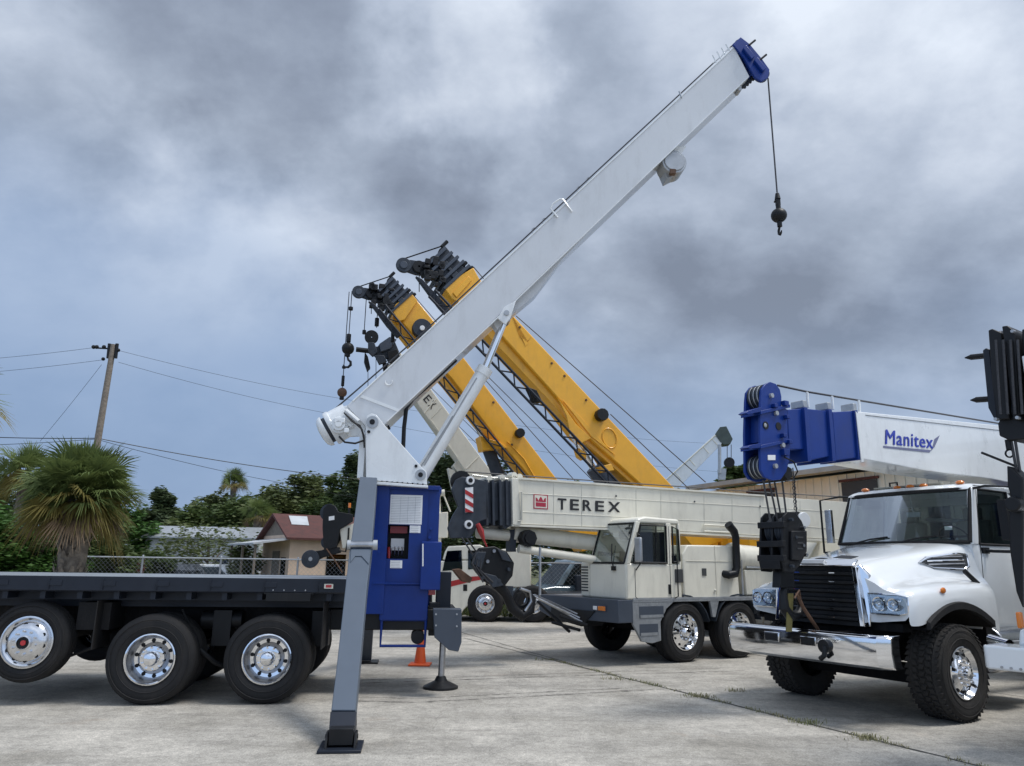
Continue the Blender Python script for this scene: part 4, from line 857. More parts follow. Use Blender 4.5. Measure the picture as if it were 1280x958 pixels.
m_ = MB(FB); a_ = B(925, 111, -.2); m_.cyl(a_, a_+V(0, .15, 0), .035, n=12); m_.build('limit_weight', GALV, boom)
# small box and drum under the boom
c_ = B(843, 202, -.2)
m_ = MB(FB); m_.cyl(c_, c_+V(0, .32, 0), .205, n=28); m_.cyl(c_-V(0, .02, 0), c_, .17, n=24); bw_ = m_.build('boom_winch_drum', GALV, boom, bev=.01)
m_ = MB(FB); m_.prism([B(826, 205, -.1), B(836, 190, -.1), B(851, 205, -.1), B(846, 218, -.1), B(834, 224, -.1)], (0, .25, 0)); m_.build('winch_bracket', GALV, boom, bev=.01)
m_ = MB(FB); m_.box(B(838, 211, -.23), B(845, 217, -.23)+V(0, .08, 0)); m_.build('winch_motor', BRASS, boom)
m_ = MB(FB); m_.prism([B(833, 183, -.1), B(858, 183, -.1), B(850, 195, -.1), B(836, 196, -.1)], (0, .2, 0)); m_.build('winch_mount', WHITE, boom)
# winch at the boom foot
c0_, c1_ = B(403, 542, -.05), B(438, 523, -.05); ax_ = (c1_-c0_).normalized(); Lw = (c1_-c0_).length
m_ = MB(FB); m_.lathe([(.001, -.03), (.10, -.028), (.17, -.012), (.21, .02), (.225, .055), (.225, .075), (.001, .075)], c0_, ax_, 32); wn = m_.build('winch_flange', WHITE, boom)
m_ = MB(FB); m_.cyl(c0_+ax_*.07, c0_+ax_*.135, .19, n=28); m_.build('winch_rope_drum', DGREY, wn)
m_ = MB(FB); m_.lathe([(.001, .125), (.24, .125), (.25, .14), (.25, .19), (.235, .20), (.235, Lw), (.001, Lw)], c0_, ax_, 32); m_.build('winch_body', WHITE, wn)
m_ = MB(FB); c2_ = B(424, 531, -.32); m_.cyl(c2_, c2_+V(0, .2, 0), .12, n=24); m_.cyl(c2_-V(0, .05, 0), c2_, .09, n=20); m_.cyl(c2_-V(0, .08, 0), c2_-V(0, .04, 0), .05, n=14)
for i in range(8):
    g_ = i*math.pi/4; m_.cyl(c2_+V(math.cos(g_)*.10, -.015, math.sin(g_)*.10), c2_+V(math.cos(g_)*.10, .0, math.sin(g_)*.10), .013, n=6)
m_.build('winch_motor', WHITE, wn, bev=.008)
m_ = MB(FB); m_.box(B(418, 522, -.40), B(431, 529, -.40)+V(0, .16, 0)); m_.box(B(430, 535, -.38), B(436, 541, -.38)+V(0, .1, 0)); m_.build('winch_valve', WHITE, wn, bev=.01)
plate(FB, [(418, 512), (433, 507), (450, 512), (458, 530), (455, 545), (436, 546), (428, 535)], -.20, -.15, 'winch_bracket', WHITE, boom)
plate(FB, [(418, 512), (433, 507), (450, 512), (458, 530), (455, 545), (436, 546), (428, 535)], .16, .21, 'winch_bracket', WHITE, boom)
m_ = MB(FB); m_.tube([B(432, 513, -.32), B(448, 527, -.34)], .032, 8); m_.tube([B(436, 530, -.3), B(440, 533, -.3)], .03, 8); m_.build('winch_line_pipe', WHITE, boom)
m_ = MB(FB)
for o_ in (0, 2.5, 5): m_.tube([B(430+o_, 516+o_, -.36), B(440+o_, 527+o_*.6, -.38), B(450+o_*.5, 532+o_, -.37), B(455, 545+o_, -.36), B(455.5, 560, -.33)], .012, 6)
m_.tube([B(424, 546, -.36), B(431, 553, -.4), B(444, 554.5, -.4), B(454, 551, -.36)], .015, 6); m_.build('hydraulic_hose', BLACK, T)
m_ = MB(FB); m_.tube([B(504, 560, -.05), B(505, 535, -.05), B(508, 510, -.05), B(516, 499, -.05), B(540, 478, -.05), B(570, 450, -.05)], .03, 8); m_.build('hydraulic_hose', BLACK, T)
m_ = MB(FB); m_.tube([B(479, 531, 0), B(484, 530, 0), B(487, 537, 0)], .02, 6); m_.build('hydraulic_hose', BLACK, T)
# lift cylinder
a_, b_, c_ = B(528, 592, -.0), B(606, 462, -.0), B(631, 399, -.0)
dn = (b_-a_).normalized()
m_ = MB(FB); m_.cyl(a_-dn*.05, b_, .106, n=24); m_.cyl(b_-dn*.10, b_+dn*.02, .118, n=24); cy = m_.build('lift_cylinder', WHITE, T)
m_ = MB(FB); pv_ = V(0, -.104, 0)+dn.cross(V(0, 1, 0))*.03; m_.tube([a_+pv_+dn*.1, b_+pv_-dn*.2], .012, 6); m_.build('cylinder_pipe', GALV, cy)
m_ = MB(FB); m_.cyl(b_, c_, .055, n=20); m_.build('cylinder_rod', CHROME, T)
m_ = MB(FB); m_.cyl(c_-V(0, .3, 0), c_+V(0, .3, 0), .04, n=16); m_.k = 1; m_.cyl(c_-V(0, .12, 0), c_+V(0, .12, 0), .085, n=20); m_.k = 0
m_.build('rod_pin', [GALV, STEEL], T)
plate(FB, [(622, 398), (630, 384), (645, 376), (638, 398), (632, 406)], -.275, -.235, 'rod_bracket', WHITE, boom); plate(FB, [(622, 398), (630, 384), (645, 376), (638, 398), (632, 406)], .2, .24, 'rod_bracket', WHITE, boom)
m_ = MB(FB); m_.tube([B(524, 586, -.1), B(560, 530, -.11), B(566, 520, -.11)], .010, 6); m_.build('cylinder_pipe', GALV, cy)
# headache ball hanging from the tip
def hang(u0, v0, v1, y=0, fr_=None):
    fr_ = fr_ or FB; a = fr_.p(u0, v0, 1, y); zb_ = fr_.p(u0+ (0 if v1 is None else 0), v1, 1, y).z; return a, V(a.x, a.y, zb_)
a_, _ = hang(960, 98, 240); z0, z1 = B(963, 240, 0).z, B(966, 293, 0).z; ball_z = B(965, 269, 0).z
fb2 = Fr(FB.w((a_.x, 0, 0)), 0); t = thing('hook_ball', fb2, 'black overhaul ball with hook hanging on one rope from the tall white boom', 'hook ball')
m_ = MB(fb2); m_.tube([(0, 0, a_.z), (0, 0, z0)], .013, 6); m_.build('rope', ROPE, t)
m_ = MB(fb2); m_.cyl((0, 0, z0-.02), (0, 0, z0-.13), .03, .05, 12); m_.box((-.035, -.03, z0-.24), (.035, .03, z0-.12)); m_.box((-.05, -.02, z0-.17), (.02, .05, z0-.14)); m_.build('wedge_socket', BLACK, t, bev=.005)
m_ = MB(fb2); m_.ball((0, 0, ball_z), .128, 24, (1, 1, .95)); m_.cyl((0, 0, ball_z+.10), (0, 0, ball_z+.2), .04, n=12); m_.cyl((0, 0, ball_z-.2), (0, 0, ball_z-.1), .04, n=12); m_.build('ball', BLACK, t)
hk = [V(0, 0, ball_z-.17)] + [V(0, math.sin(rad(g_))*.065, ball_z-.27-math.cos(rad(g_))*-.065) for g_ in (20, 70, 120, 170, 215, 250)]
m_ = MB(fb2); m_.tube(hk, [.018, .02, .022, .024, .022, .016, .008], 8); m_.build('hook', BLACK, t)

# traffic cone
cp = gr(525, 832); fc_ = Fr((cp.x, cp.y, 0)); t = thing('traffic_cone', fc_, 'small orange traffic cone on the concrete behind the blue pedestal', 'traffic cone')
m_ = MB(fc_); m_.lathe([(.165, .03), (.155, .04), (.10, .045), (.028, .62), (.02, .63), (.001, .63)], (0, 0, 0), (0, 0, 1), 24); m_.build('cone_body', ORANGE, t)
m_ = MB(fc_); m_.box((-.18, -.18, .004), (.18, .18, .035)); m_.build('cone_base', ORANGE, t, bev=.01)
# ================================================================== WHITE CONVENTIONAL CRANE TRUCK (right)
FT = Fr((3.429, 9.292, 0), rad(121.26), .981)
T = thing('crane_truck', FT, 'white conventional truck with chrome bumper and stowed white boom with blue head above its cab', 'crane truck')
def Q(u, v, ax=1, val=0.0): return FT.p(u, v, ax, val)
# bumper
zb0 = Q(1108, 839, 1, -.05).z; zb1_ = .985
plan = [(-1.13, -.34), (-1.16, -.14), (-1.05, -.04), (-.7, 0), (.7, 0), (1.05, -.04), (1.16, -.14), (1.13, -.34)]
m_ = MB(FT); rings = []
for z, off in ((zb0, -.05), (zb0+.03, -.01), ((zb0+zb1_)/2, .012), (zb1_-.03, 0), (zb1_, -.03)): rings.append([(x, y+off, z) for x, y in plan])
m_.loft(rings, closed=False); m_.add([(x, y-.03, zb1_) for x, y in plan]+[(x*.98, y-.10, zb1_) for x, y in plan], [(i, i+1, 9+i, 8+i) for i in range(7)])
bump = m_.build('bumper', CHROME, T, ang=25, solid=.008, fixn=False)
for (u0, v0, u1, v1) in ((955, 789, 974, 803), (1000, 795, 1020, 808.5)):
    a, b = Q(u0, v0, 1, .015), Q(u1, v1, 1, .015); m_ = MB(FT); m_.box((b.x, .0, b.z), (a.x, .020, a.z)); m_.k = 1; m_.box((b.x+.018, .0, b.z+.018), (a.x-.018, .024, a.z-.018)); m_.build('tow_slot', [CHROME, BLACK], bump, bev=.006)
a = Q(1031, 808, 1, .03); m_ = MB(FT); m_.cyl((a.x, .0, a.z), (a.x, .06, a.z), .075, n=18); m_.tube([(a.x-.02, .05, a.z), (a.x-.02, .08, a.z-.1), (a.x+.04, .07, a.z-.14)], .03, 8); m_.build('tow_hook', BLACK, bump)
# hood
def st(y):
    K = [(-.60, 1.735, .53, 1.45, 1.12), (-.70, 1.80, .55, 1.50, 1.17), (-.95, 1.85, .58, 1.545, 1.21), (-1.4, 1.92, .64, 1.585, 1.215), (-1.9, 2.0, .77, 1.60, 1.215), (-2.3, 2.06, .88, 1.585, 1.20), (-2.44, 2.085, .92, 1.58, 1.18)]
    for a_, b_ in zip(K, K[1:]):
        if y <= a_[0]+1e-6 and y >= b_[0]-1e-6:
            t = (a_[0]-y)/(a_[0]-b_[0]); t_ = t; return [a_[i]*(1-t_)+b_[i]*t_ for i in range(1, 5)]
rings = []
ys = [-.60, -.64, -.70, -.80, -.95, -1.1, -1.25, -1.4, -1.55, -1.7, -1.85, -2.0, -2.15, -2.3, -2.44]
for y in ys:
    zt_, wh, zf, xo = st(y); dy = y+1.5; zb = 1.08 if y > -.76 else 1.31-.44*dy*dy
    h = [(0, zt_+.012), (wh*.5, zt_+.004), (wh*.86, zt_-.018), (wh, zt_-.055), (wh+.05, zt_-.13), (wh+.10+max(0, .78-wh)*.5, (zt_*.35+zf*.65)), (max(.84, wh+.16)-.0, zf+.012), (.97 if xo > 1 else .95, zf), (xo-.075, zf-.035), (xo-.015, zf-.11), (xo, zf-.2), (xo+.003, zf*.3+zb*.7), (xo, zb)]
    if wh > .8: h[6] = (wh+.14, zf+.02); h[5] = (wh+.07, (zt_*.4+zf*.6)); h[7] = (wh+.19, zf-.01)
    rings.append([(-x, y, z) for x, z in h[::-1]] + [(x, y, z) for x, z in h[1:]])
m_ = MB(FT); m_.loft(rings, closed=False); n_ = len(rings[0]); m_.add(rings[0], [tuple(range(n_))]); hood = m_.build('hood', CABWHITE, T, ang=60, sub=1)
for s_ in (-1, 1):
    m_ = MB(FT); pts = []
    for i in range(17):
        y = -.80-1.42*i/16; dy = y+1.5; pts.append((s_*1.225, y, 1.30-.44*dy*dy))
    m_.loft([[(p[0]-s_*.03, p[1], p[2]-.045), (p[0]+s_*.02, p[1], p[2]-.04), (p[0]+s_*.022, p[1], p[2]+.035), (p[0]-s_*.02, p[1], p[2]+.05)] for p in pts]); m_.build('fender_trim', RUBBER, T)
    m_ = MB(FT); m_.loft([[(s_*.62, p[1], p[2]-.03), (s_*1.2, p[1], p[2]-.03), (s_*1.2, p[1], p[2]-.05), (s_*.62, p[1], p[2]-.05)] for p in pts]); m_.build('wheel_well', MATTEBLACK, T)
m_ = MB(FT); m_.box((-.6, -2.4, .62), (.6, -.66, 1.25)); m_.box((-.62, -2.42, 1.2), (.62, -.75, 1.5)); m_.box((-1.0, -.85, 1.0), (1.0, -.66, 1.09)); m_.build('engine_bay', MATTEBLACK, T)
m_ = MB(FT)
for x in (-.43, .43): m_.box((x-.05, -7.8, .70), (x+.05, -.12, .98))
m_.box((-.9, -.5, .72), (.9, -.1, .80)); m_.build('frame_rail', MATTEBLACK, T)
# grille
gt, gb = 1.735, 1.04
m_ = MB(FT); m_.prism([(-.50, -.585, gt), (.50, -.585, gt), (.59, -.50, gb), (-.59, -.50, gb)], (0, -.05, 0)); m_.build('grille_backing', BLACK, T)
for i in range(6):
    f_ = (i+.5)/6; z = gt-.03-(gt-gb-.06)*f_; y = -.575+.085*f_; hw = .49+.085*f_
    m_ = MB(FT); m_.prism([(-hw, y, z+.032), (-hw, y+.045, z+.012), (-hw, y+.045, z-.02), (-hw, y, z-.034)], (2*hw, 0, 0)); gbar = m_.build('grille_bar', BLACK, T, bev=.004)
    for x in (-.22, .3):
        m_ = MB(FT); m_.box((x-.04, y+.043, z-.001), (x+.04, y+.050, z+.010)); m_.build('grille_clip', CHROME, gbar)
for s_ in (-1, 1):
    m_ = MB(FT); m_.prism([(s_*.50, -.57, gt), (s_*.56, -.60, gt+.03), (s_*.66, -.62, gt-.10), (s_*.665, -.60, gb+.3), (s_*.655, -.56, gb), (s_*.59, -.49, gb)], (0, -.05, 0))
    m_.prism([(s_*.495, -.53, gt), (s_*.56, -.53, gt), (s_*.65, -.455, gb), (s_*.585, -.455, gb)], (0, -.12, 0)); m_.build('grille_surround', CHROME, T, bev=.01)
m_ = MB(FT); m_.prism([(-.55, -.52, gt-.005), (.55, -.52, gt-.005), (.52, -.66, gt+.075), (-.52, -.66, gt+.075)], (0, .03, .02)); m_.build('grille_header', CHROME, T, bev=.012)
m_ = MB(FT); m_.prism([(-.14, -.50, gt+.015), (.20, -.50, gt+.015), (.20, -.56, gt+.06), (-.14, -.56, gt+.06)], (0, .03, .02)); m_.build('badge_plate', GALV, T, bev=.006)
m_ = MB(FT); m_.prism([(-.16, -.66, gt+.105), (-.42, -.66, gt+.095), (-.40, -.84, gt+.125), (-.16, -.84, gt+.14)], (0, 0, .006)); m_.build('hood_vent', BLACK, hood)
c_ = Q(1043, 689, 2, 1.80); m_ = MB(FT); m_.ball((.14, -.86, 1.832), .10, 18, (1.0, .8, .16)); m_.build('hood_intake', BLACK, hood)
# headlights
for s_ in (-1, 1):
    x0, x1 = .69, 1.115
    m_ = MB(FT); P0 = [(s_*x0, -.575, 1.20), (s_*1.04, -.575, 1.20), (s_*1.115, -.63, 1.22), (s_*1.12, -.64, 1.40), (s_*1.03, -.585, 1.42), (s_*(x0-.02), -.578, 1.425)]
    m_.prism(P0, (0, .004, 0)); hl = m_.build('headlight', ALU, T)
    m_ = MB(FT)
    for cx, r_ in ((.81, .07), (.985, .06)):
        m_.lathe([(.001, -.0), (r_*.55, .004), (r_*.85, .02), (r_, .045), (r_+.012, .046)], (s_*cx, -.572, 1.31), (0, 1, 0), 22); m_.ball((s_*cx, -.545, 1.31), r_*.33, 12)
    m_.build('reflector', CHROME, hl)
    m_ = MB(FT); fr_ = [V(*p)+V(0, .02, 0) for p in P0]; m_.tube(fr_+[fr_[0]], .012, 6); m_.build('bezel', CHROME, hl)
    m_ = MB(FT); m_.prism([V(*p)+V(0, .045, 0) for p in P0], (0, .004, 0)); m_.build('lens', LENS, hl)
# hood side vent, marker, strut
for s_ in (-1, 1):
    def onh(y, z):
        zt_, wh, zf, xo = st(y); t_ = (zt_-.08-z)/max(.05, (zt_-.08-zf)); return V(s_*(wh+.035+t_*.09+.0), y, z)
    vp = [(-1.55, 1.80), (-1.68, 1.86), (-2.15, 1.92), (-2.30, 1.91), (-2.27, 1.76), (-2.17, 1.72), (-1.72, 1.73)]
    m_ = MB(FT); base = [onh(y, z) for y, z in vp]; m_.prism([p+V(s_*.0, 0, 0) for p in base], (s_*.03, 0, 0)); vt = m_.build('side_vent', INT, T)
    m_ = MB(FT); b2 = [p+V(s_*.032, 0, 0) for p in base]; m_.tube(b2+[b2[0]], .016, 6); m_.build('vent_bezel', CHROME, vt)
    for k in range(3):
        zz = 1.76+.045*k; m_ = MB(FT); m_.tube([onh(-1.66, zz+.015)+V(s_*.035, 0, 0), onh(-2.22, zz+.035)+V(s_*.035, 0, 0)], .011, 6); m_.build('vent_slat', CHROME if k == 1 else STEEL, vt)
    m_ = MB(FT); m_.ball((s_*1.205, -1.22, 1.475), .05, 14, (.35, 1.1, .7)); m_.build('side_marker', AMBER, T)
    m_ = MB(FT); m_.tube([(s_*1.06, -2.02, 1.70), (s_*1.085, -2.28, 1.53)], .03, 6); m_.build('hood_latch', RUBBER, T)
# cab
hw = 1.0
m_ = MB(FT); rr = []
for y, w_ in ((-2.44, .985), (-2.5, 1.0), (-3.9, 1.0), (-3.96, .98)):
    rr.append([(-w_+.03, y, .98), (-w_, y, 1.05), (-w_, y, 1.9), (-w_+.012, y, 2.05), (w_-.012, y, 2.05), (w_, y, 1.9), (w_, y, 1.05), (w_-.03, y, .98)])
m_.loft(rr); cabb = m_.build('cab_body', CABWHITE, T, ang=40)
def pil(p, q, w1, w2, name='pillar'):
    m_ = MB(FT); m_.hexa([V(*p)+V(a*w1, b*w2, 0) for a, b in ((-.5, -.5), (.5, -.5), (.5, .5), (-.5, .5))] + [V(*q)+V(a*w1, b*w2, 0) for a, b in ((-.5, -.5), (.5, -.5), (.5, .5), (-.5, .5))]); return m_.build(name, CABWHITE, T, bev=.015)
for s_ in (-1, 1):
    pil((s_*.965, -2.50, 2.04), (s_*.90, -2.78, 2.82), .07, .15)
    m_ = MB(FT); m_.prism([(s_*.99, -3.60, 2.04), (s_*.99, -3.96, 2.04), (s_*.915, -3.94, 2.84), (s_*.915, -3.62, 2.84)], (-s_*.06, 0, 0)); m_.build('rear_pillar', CABWHITE, T, bev=.01)
    m_ = MB(FT); q4 = [V(s_*.978, -2.60, 2.05), V(s_*.978, -3.62, 2.05), V(s_*.908, -3.62, 2.80), V(s_*.908, -2.80, 2.80)]; m_.add(q4, [(0, 1, 2, 3)]); sw_ = m_.build('side_window', DARKGLASS, T, fixn=False)
    m_ = MB(FT); m_.tube([p+V(s_*.012, 0, 0) for p in q4+[q4[0]]], .02, 6); m_.build('window_seal', RUBBER, sw_)
    # door seams, handle, arm
    m_ = MB(FT); m_.tube([(s_*1.001, -2.60, 2.05), (s_*1.001, -2.56, 1.6), (s_*1.001, -2.60, 1.02)], .006, 4); m_.tube([(s_*1.001, -3.64, 2.05), (s_*1.001, -3.64, 1.02)], .006, 4); m_.build('door_seam', INT, cabb)
    m_ = MB(FT); m_.box((s_*1.0-.03, -3.55, 1.82), (s_*1.0+.03, -3.38, 1.87)); m_.build('door_handle', BLACK, cabb, bev=.008)
    m_ = MB(FT); m_.tube([(s_*.99, -2.70, 1.97), (s_*1.1, -2.72, 1.96), (s_*1.42, -2.68, 1.95)], .020, 8); m_.box((s_*1.0-.02, -2.78, 1.93), (s_*1.0+.05, -2.62, 2.01)); m_.tube([(s_*.93, -2.74, 2.80), (s_*1.1, -2.72, 2.82), (s_*1.43, -2.68, 2.78), (s_*1.43, -2.68, 1.95)], .017, 8); mr = m_.build('mirror_bracket', BLACK, T)
    m_ = MB(FT); m_.box((s_*1.30-.055, -2.72, 2.10), (s_*1.30+.055, -2.66, 2.62)); m_.k = 1; m_.box((s_*1.30-.045, -2.728, 2.12), (s_*1.30+.045, -2.719, 2.60)); m_.build('mirror', [CHROME if s_ > 0 else BLACK, STEEL], mr, bev=.02)
# roof
m_ = MB(FT); rr = []
for y, z, w_ in ((-2.66, 2.80, .89), (-2.70, 2.85, .90), (-2.85, 2.885, .91), (-3.3, 2.90, .93), (-3.9, 2.885, .93), (-3.97, 2.83, .91)):
    rr.append([(-w_, y-.01, 2.79), (-w_-.015, y-.005, (2.79+z)/2), (-w_+.06, y, z-.005), (-w_*.4, y, z+.012), (w_*.4, y, z+.012), (w_-.06, y, z-.005), (w_+.015, y-.005, (2.79+z)/2), (w_, y-.01, 2.79)])
m_.loft(rr); roof = m_.build('roof', CABWHITE, T, ang=50)
m_ = MB(FT); m_.tube([(-.9, -2.82, 2.845), (-.915, -3.6, 2.845), (-.93, -3.9, 2.7)], .014, 6); m_.build('rain_rail', INT, roof)
m_ = MB(FT); m_.box((-.86, -3.96, 2.04), (.86, -3.90, 2.2)); m_.box((-.86, -3.95, 2.68), (.86, -3.90, 2.84)); m_.build('back_wall', CABWHITE, T)
m_ = MB(FT); m_.add([(-.86, -3.93, 2.2), (.86, -3.93, 2.2), (.86, -3.93, 2.68), (-.86, -3.93, 2.68)], [(0, 1, 2, 3)]); m_.build('rear_window', DARKGLASS, T, fixn=False)
m_ = MB(FT)
for x in (-.72, -.2, 0, .2, .72): pass
for x in (-.72, -.2, 0, .2, .72):
    m_ = MB(FT); m_.ball((x, -2.84, 2.905), .055, 12, (1.1, 1.0, .55)); m_.build('roof_light', AMBER, roof)
m_ = MB(FT); m_.box((-.42, -2.98, 2.91), (.62, -2.90, 2.935)); m_.build('light_bar', TANSEAT, roof, bev=.006)
m_ = MB(FT); m_.tube([(.35, -3.1, 2.90), (.35, -3.1, 3.01), (.47, -3.1, 3.01), (.47, -3.1, 2.90)], .015, 6); m_.build('roof_bracket', BLACK, roof)
# windshield (curved)
def wsp(s_, z):
    t_ = (z-2.09)/(2.80-2.09); x = s_*(.965-.06*t_); y = -2.415-.285*t_+.10*(1-s_*s_)-.02; return V(x, y, z)
m_ = MB(FT); nn = 14; g0 = [[wsp(-1+2*i/nn, 2.075+.72*k/5 - (.0)) for i in range(nn+1)] for k in range(6)]
m_.add([p for r in g0 for p in r], [(k*(nn+1)+i, k*(nn+1)+i+1, (k+1)*(nn+1)+i+1, (k+1)*(nn+1)+i) for k in range(5) for i in range(nn)]); ws = m_.build('windshield', GLASS, T, fixn=False, ang=60)
m_ = MB(FT); bd = g0[0]+[r[-1] for r in g0[1:]]+g0[5][::-1][1:]+[r[0] for r in g0[1:-1]][::-1]; m_.tube([p+V(0, .008, 0) for p in bd+[bd[0]]], .028, 6); m_.build('windshield_seal', RUBBER, ws)
m_ = MB(FT); m_.add([V(-.97, -2.40, 2.045), V(.97, -2.40, 2.045), V(.97, -2.55, 2.06), V(-.97, -2.55, 2.06)], [(0, 1, 2, 3)]); m_.build('cowl', CABWHITE, T, fixn=False)
for (xa, xb) in ((-.55, -.02), (.12, .66)):
    m_ = MB(FT); m_.tube([wsp(xb/.93, 2.09)+V(0, .05, -.02), wsp((xa*.5+xb*.5)/.93, 2.13)+V(0, .03, 0), wsp(xa/.93, 2.16)+V(0, .025, 0)], .012, 5); m_.build('wiper', BLACK, ws)
m_ = MB(FT); p0 = wsp(-.72, 2.26)+V(0, -.01, 0); m_.box(p0-V(.05, .004, .02), p0+V(.05, 0, .03)); m_.build('windshield_sticker', WHT, ws)
# interior
m_ = MB(FT); m_.box((-.93, -2.85, 1.6), (.93, -2.48, 2.055)); m_.ball((-.45, -2.68, 2.04), .22, 14, (1.3, .8, .45)); m_.build('dashboard', INT, T, bev=.03)
for x in (-.47, .47):
    m_ = MB(FT); m_.box((x-.24, -3.55, 1.72), (x+.24, -3.05, 1.88)); m_.box((x-.23, -3.62, 1.85), (x+.23, -3.48, 2.42)); m_.box((x-.13, -3.60, 2.42), (x+.13, -3.50, 2.60)); m_.build('seat', TANSEAT, T, bev=.04)
m_ = MB(FT); m_.lathe([(.19, -.012), (.205, 0), (.19, .012), (.178, 0)], (-.47, -2.98, 2.17), (0, -.75, .66), 28, closed=True); m_.tube([(-.47, -2.98, 2.17), (-.47, -2.8, 2.0)], .03, 8); m_.tube([(-.66, -2.98, 2.17), (-.28, -2.98, 2.17)], .016, 6); m_.build('steering_wheel', BLACK, T)
m_ = MB(FT); m_.box((-.1, -2.86, 2.46), (.1, -2.84, 2.53)); m_.cyl((0, -2.85, 2.5), (0, -2.8, 2.75), .01, n=6); m_.tube([(.3, -3.7, 2.47), (-.3, -3.7, 2.42)], .03, 8); m_.build('cab_fittings', GALV, T)
m_ = MB(FT); m_.box((-.95, -3.9, 1.02), (.95, -2.5, 1.1)); m_.build('cab_floor', INT, T)
# wheels
WR = .545
wheel(T, FT, (-1.24, -1.40, WR), (-1, 0, 0), WR, .40, .29, 'steer', lug=True, n=48); wheel(T, FT, (1.20, -1.40, WR), (1, 0, 0), WR, .40, .29, 'steer', lug=True, n=48)
m_ = MB(FT); m_.cyl((-1, -1.4, .52), (1, -1.4, .52), .07, n=10); m_.box((-.85, -1.5, .36), (.85, -1.3, .52)); m_.build('axle', MATTEBLACK, T)
for y in (-8.0, -9.4):
    for s_ in (-1, 1): wheel(T, FT, (s_*1.22, y, .52), (s_, 0, 0), .52, .29, .29, 'dish')
for s_ in (-1, 1):
    m_ = MB(FT); m_.cyl((s_*.85, -3.95, .72), (s_*.85, -2.62, .72), .30, n=28); m_.build('fuel_tank', ALU, T, bev=.02)
    m_ = MB(FT); m_.box((s_*1.08-.12, -3.3, .50), (s_*1.08+.1, -2.7, .54)); m_.box((s_*1.08-.12, -3.3, .80), (s_*1.08+.1, -2.7, .84)); m_.build('cab_step', PLATE, T)
m_ = MB(FT); m_.box((-1.0, -2.62, .62), (1.0, -2.46, 1.18)); m_.box((-.98, -3.95, .80), (.98, -2.5, .99)); m_.build('cab_underside', MATTEBLACK, T)
m_ = MB(FT); m_.box((-1.2, -12, 1.05), (1.2, -6.2, 1.2)); m_.build('deck', DECKTOP, T)
m_ = MB(FT); m_.box((-.55, -7.4, .95), (.55, -6.3, 2.9)); m_.box((-.42, -7.6, 2.8), (.42, -6.2, 3.5)); m_.build('pedestal', BLUE, T, bev=.03)
m_ = MB(FT)
for s_ in (-1, 1): m_.box((s_*1.1-.12, -5.7, .9), (s_*1.1+.12, -5.4, 2.95))
m_.build('outrigger_post', GREYLEG, T, bev=.01)
# boom (near side plane x=-.3)
def K(u, v, x=-.30): return FT.p(u, v, 0, x)
def kplate(pts, x0, x1, name, m, par, bev=.005):
    q = MB(FT); q.prism([K(u, v, x0) for u, v in pts], (x1-x0, 0, 0)); return q.build(name, m, par, bev=bev)
kplate([(1072, 514.5), (1240, 531), (1400, 548), (1400, 632), (1240, 599), (1150, 587), (1078, 574)], -.30, .30, 'boom', WHITE, T, .012)
bm2 = T.children[-1]
kplate([(1076, 521), (1072.5, 517), (1070, 514), (1077, 578), (1080, 578)], -.315, -.301, 'boom_collar', WHITE, bm2)
for (u, v, u2, v2) in ((1082, 519, 1240, 537), ):
    m_ = MB(FT); m_.tube([K(u, v, -.302), K(u2, v2, -.302), K(1400, 554, -.302)], .008, 5); m_.build('boom_seam', GALV, bm2)
kplate([(1041, 515), (1069, 514), (1075, 572), (1045, 576)], -.27, .27, 'boom_section', BLUE2, T, .01)
kplate([(1009, 511), (1036, 514), (1040, 570), (1012, 576)], -.24, .24, 'boom_section', BLUE2, T, .01)
kplate([(984, 512), (1006, 511), (1009, 562), (987, 562)], -.21, .21, 'boom_section', BLUE2, T, .01)
for (a_, b_, c_, d_, w_) in ((1068, 513, 1075.5, 575, .285), (1036, 512, 1043, 577, .265), (1005.5, 509.5, 1012, 577, .245)):
    kplate([(a_, b_), (a_+4, b_), (c_+2.5, d_), (c_-2, d_)], -w_-.015, w_+.015, 'section_flange', BLUE2, T, .004)
    m_ = MB(FT); p = K(a_-4, b_-2, -.1); m_.box(p-V(.05, .06, .03), p+V(.15, .02, .07)); m_.build('wear_block', GALV, T, bev=.01)
for (u, v0, v1) in ((1009, 491, 510), (1040, 496, 512), (1073.5, 501, 517)):
    m_ = MB(FT); m_.tube([K(u, v0, -.1), K(u+1.3, v1, -.1)], .018, 6); m_.tube([K(u, v0, -.1), K(u, v0, .1), K(u+1.3, v1, .1)], .014, 6); m_.build('rope_guide', WHITE, T)
# head
HP = [(951, 498), (952, 487), (957, 480), (963, 477.5), (970, 480), (975, 487), (977, 496), (977, 508), (984, 512), (985, 545), (988, 562), (987, 575), (983, 590), (976, 600), (966, 601), (956, 597), (951, 588), (950, 540)]
for x0 in (-.22, .02):
    q = MB(FT); q.prism([V(x0, K(u, v, -.22).y, K(u, v, -.22).z) for u, v in HP], (.035, 0, 0)); q.build('head_plate', BLUE2, T, bev=.006)
hp = T.children[-2]
q = MB(FT); q.prism([V(-.18, K(u, v, -.22).y, K(u, v, -.22).z) for u, v in ((957, 512), (984, 512), (985, 552), (957, 552))], (.2, 0, 0)); q.build('head_core', BLUE2, T, bev=.006)
for (u, v) in ((957, 532), (973, 533)):
    c_ = K(u, v, -.222); m_ = MB(FT); m_.cyl(c_-V(.006, 0, 0), c_, .05, n=20)
    if u < 960: m_.k = 1; m_.ball(c_-V(.006, -.01, 0), .028, 10, (.2, 1, 1))
    m_.build('lightening_hole', [BLACK, GALV], hp)
def kyz(u, v, x): p_ = K(u, v, -.22); return V(x, p_.y, p_.z)
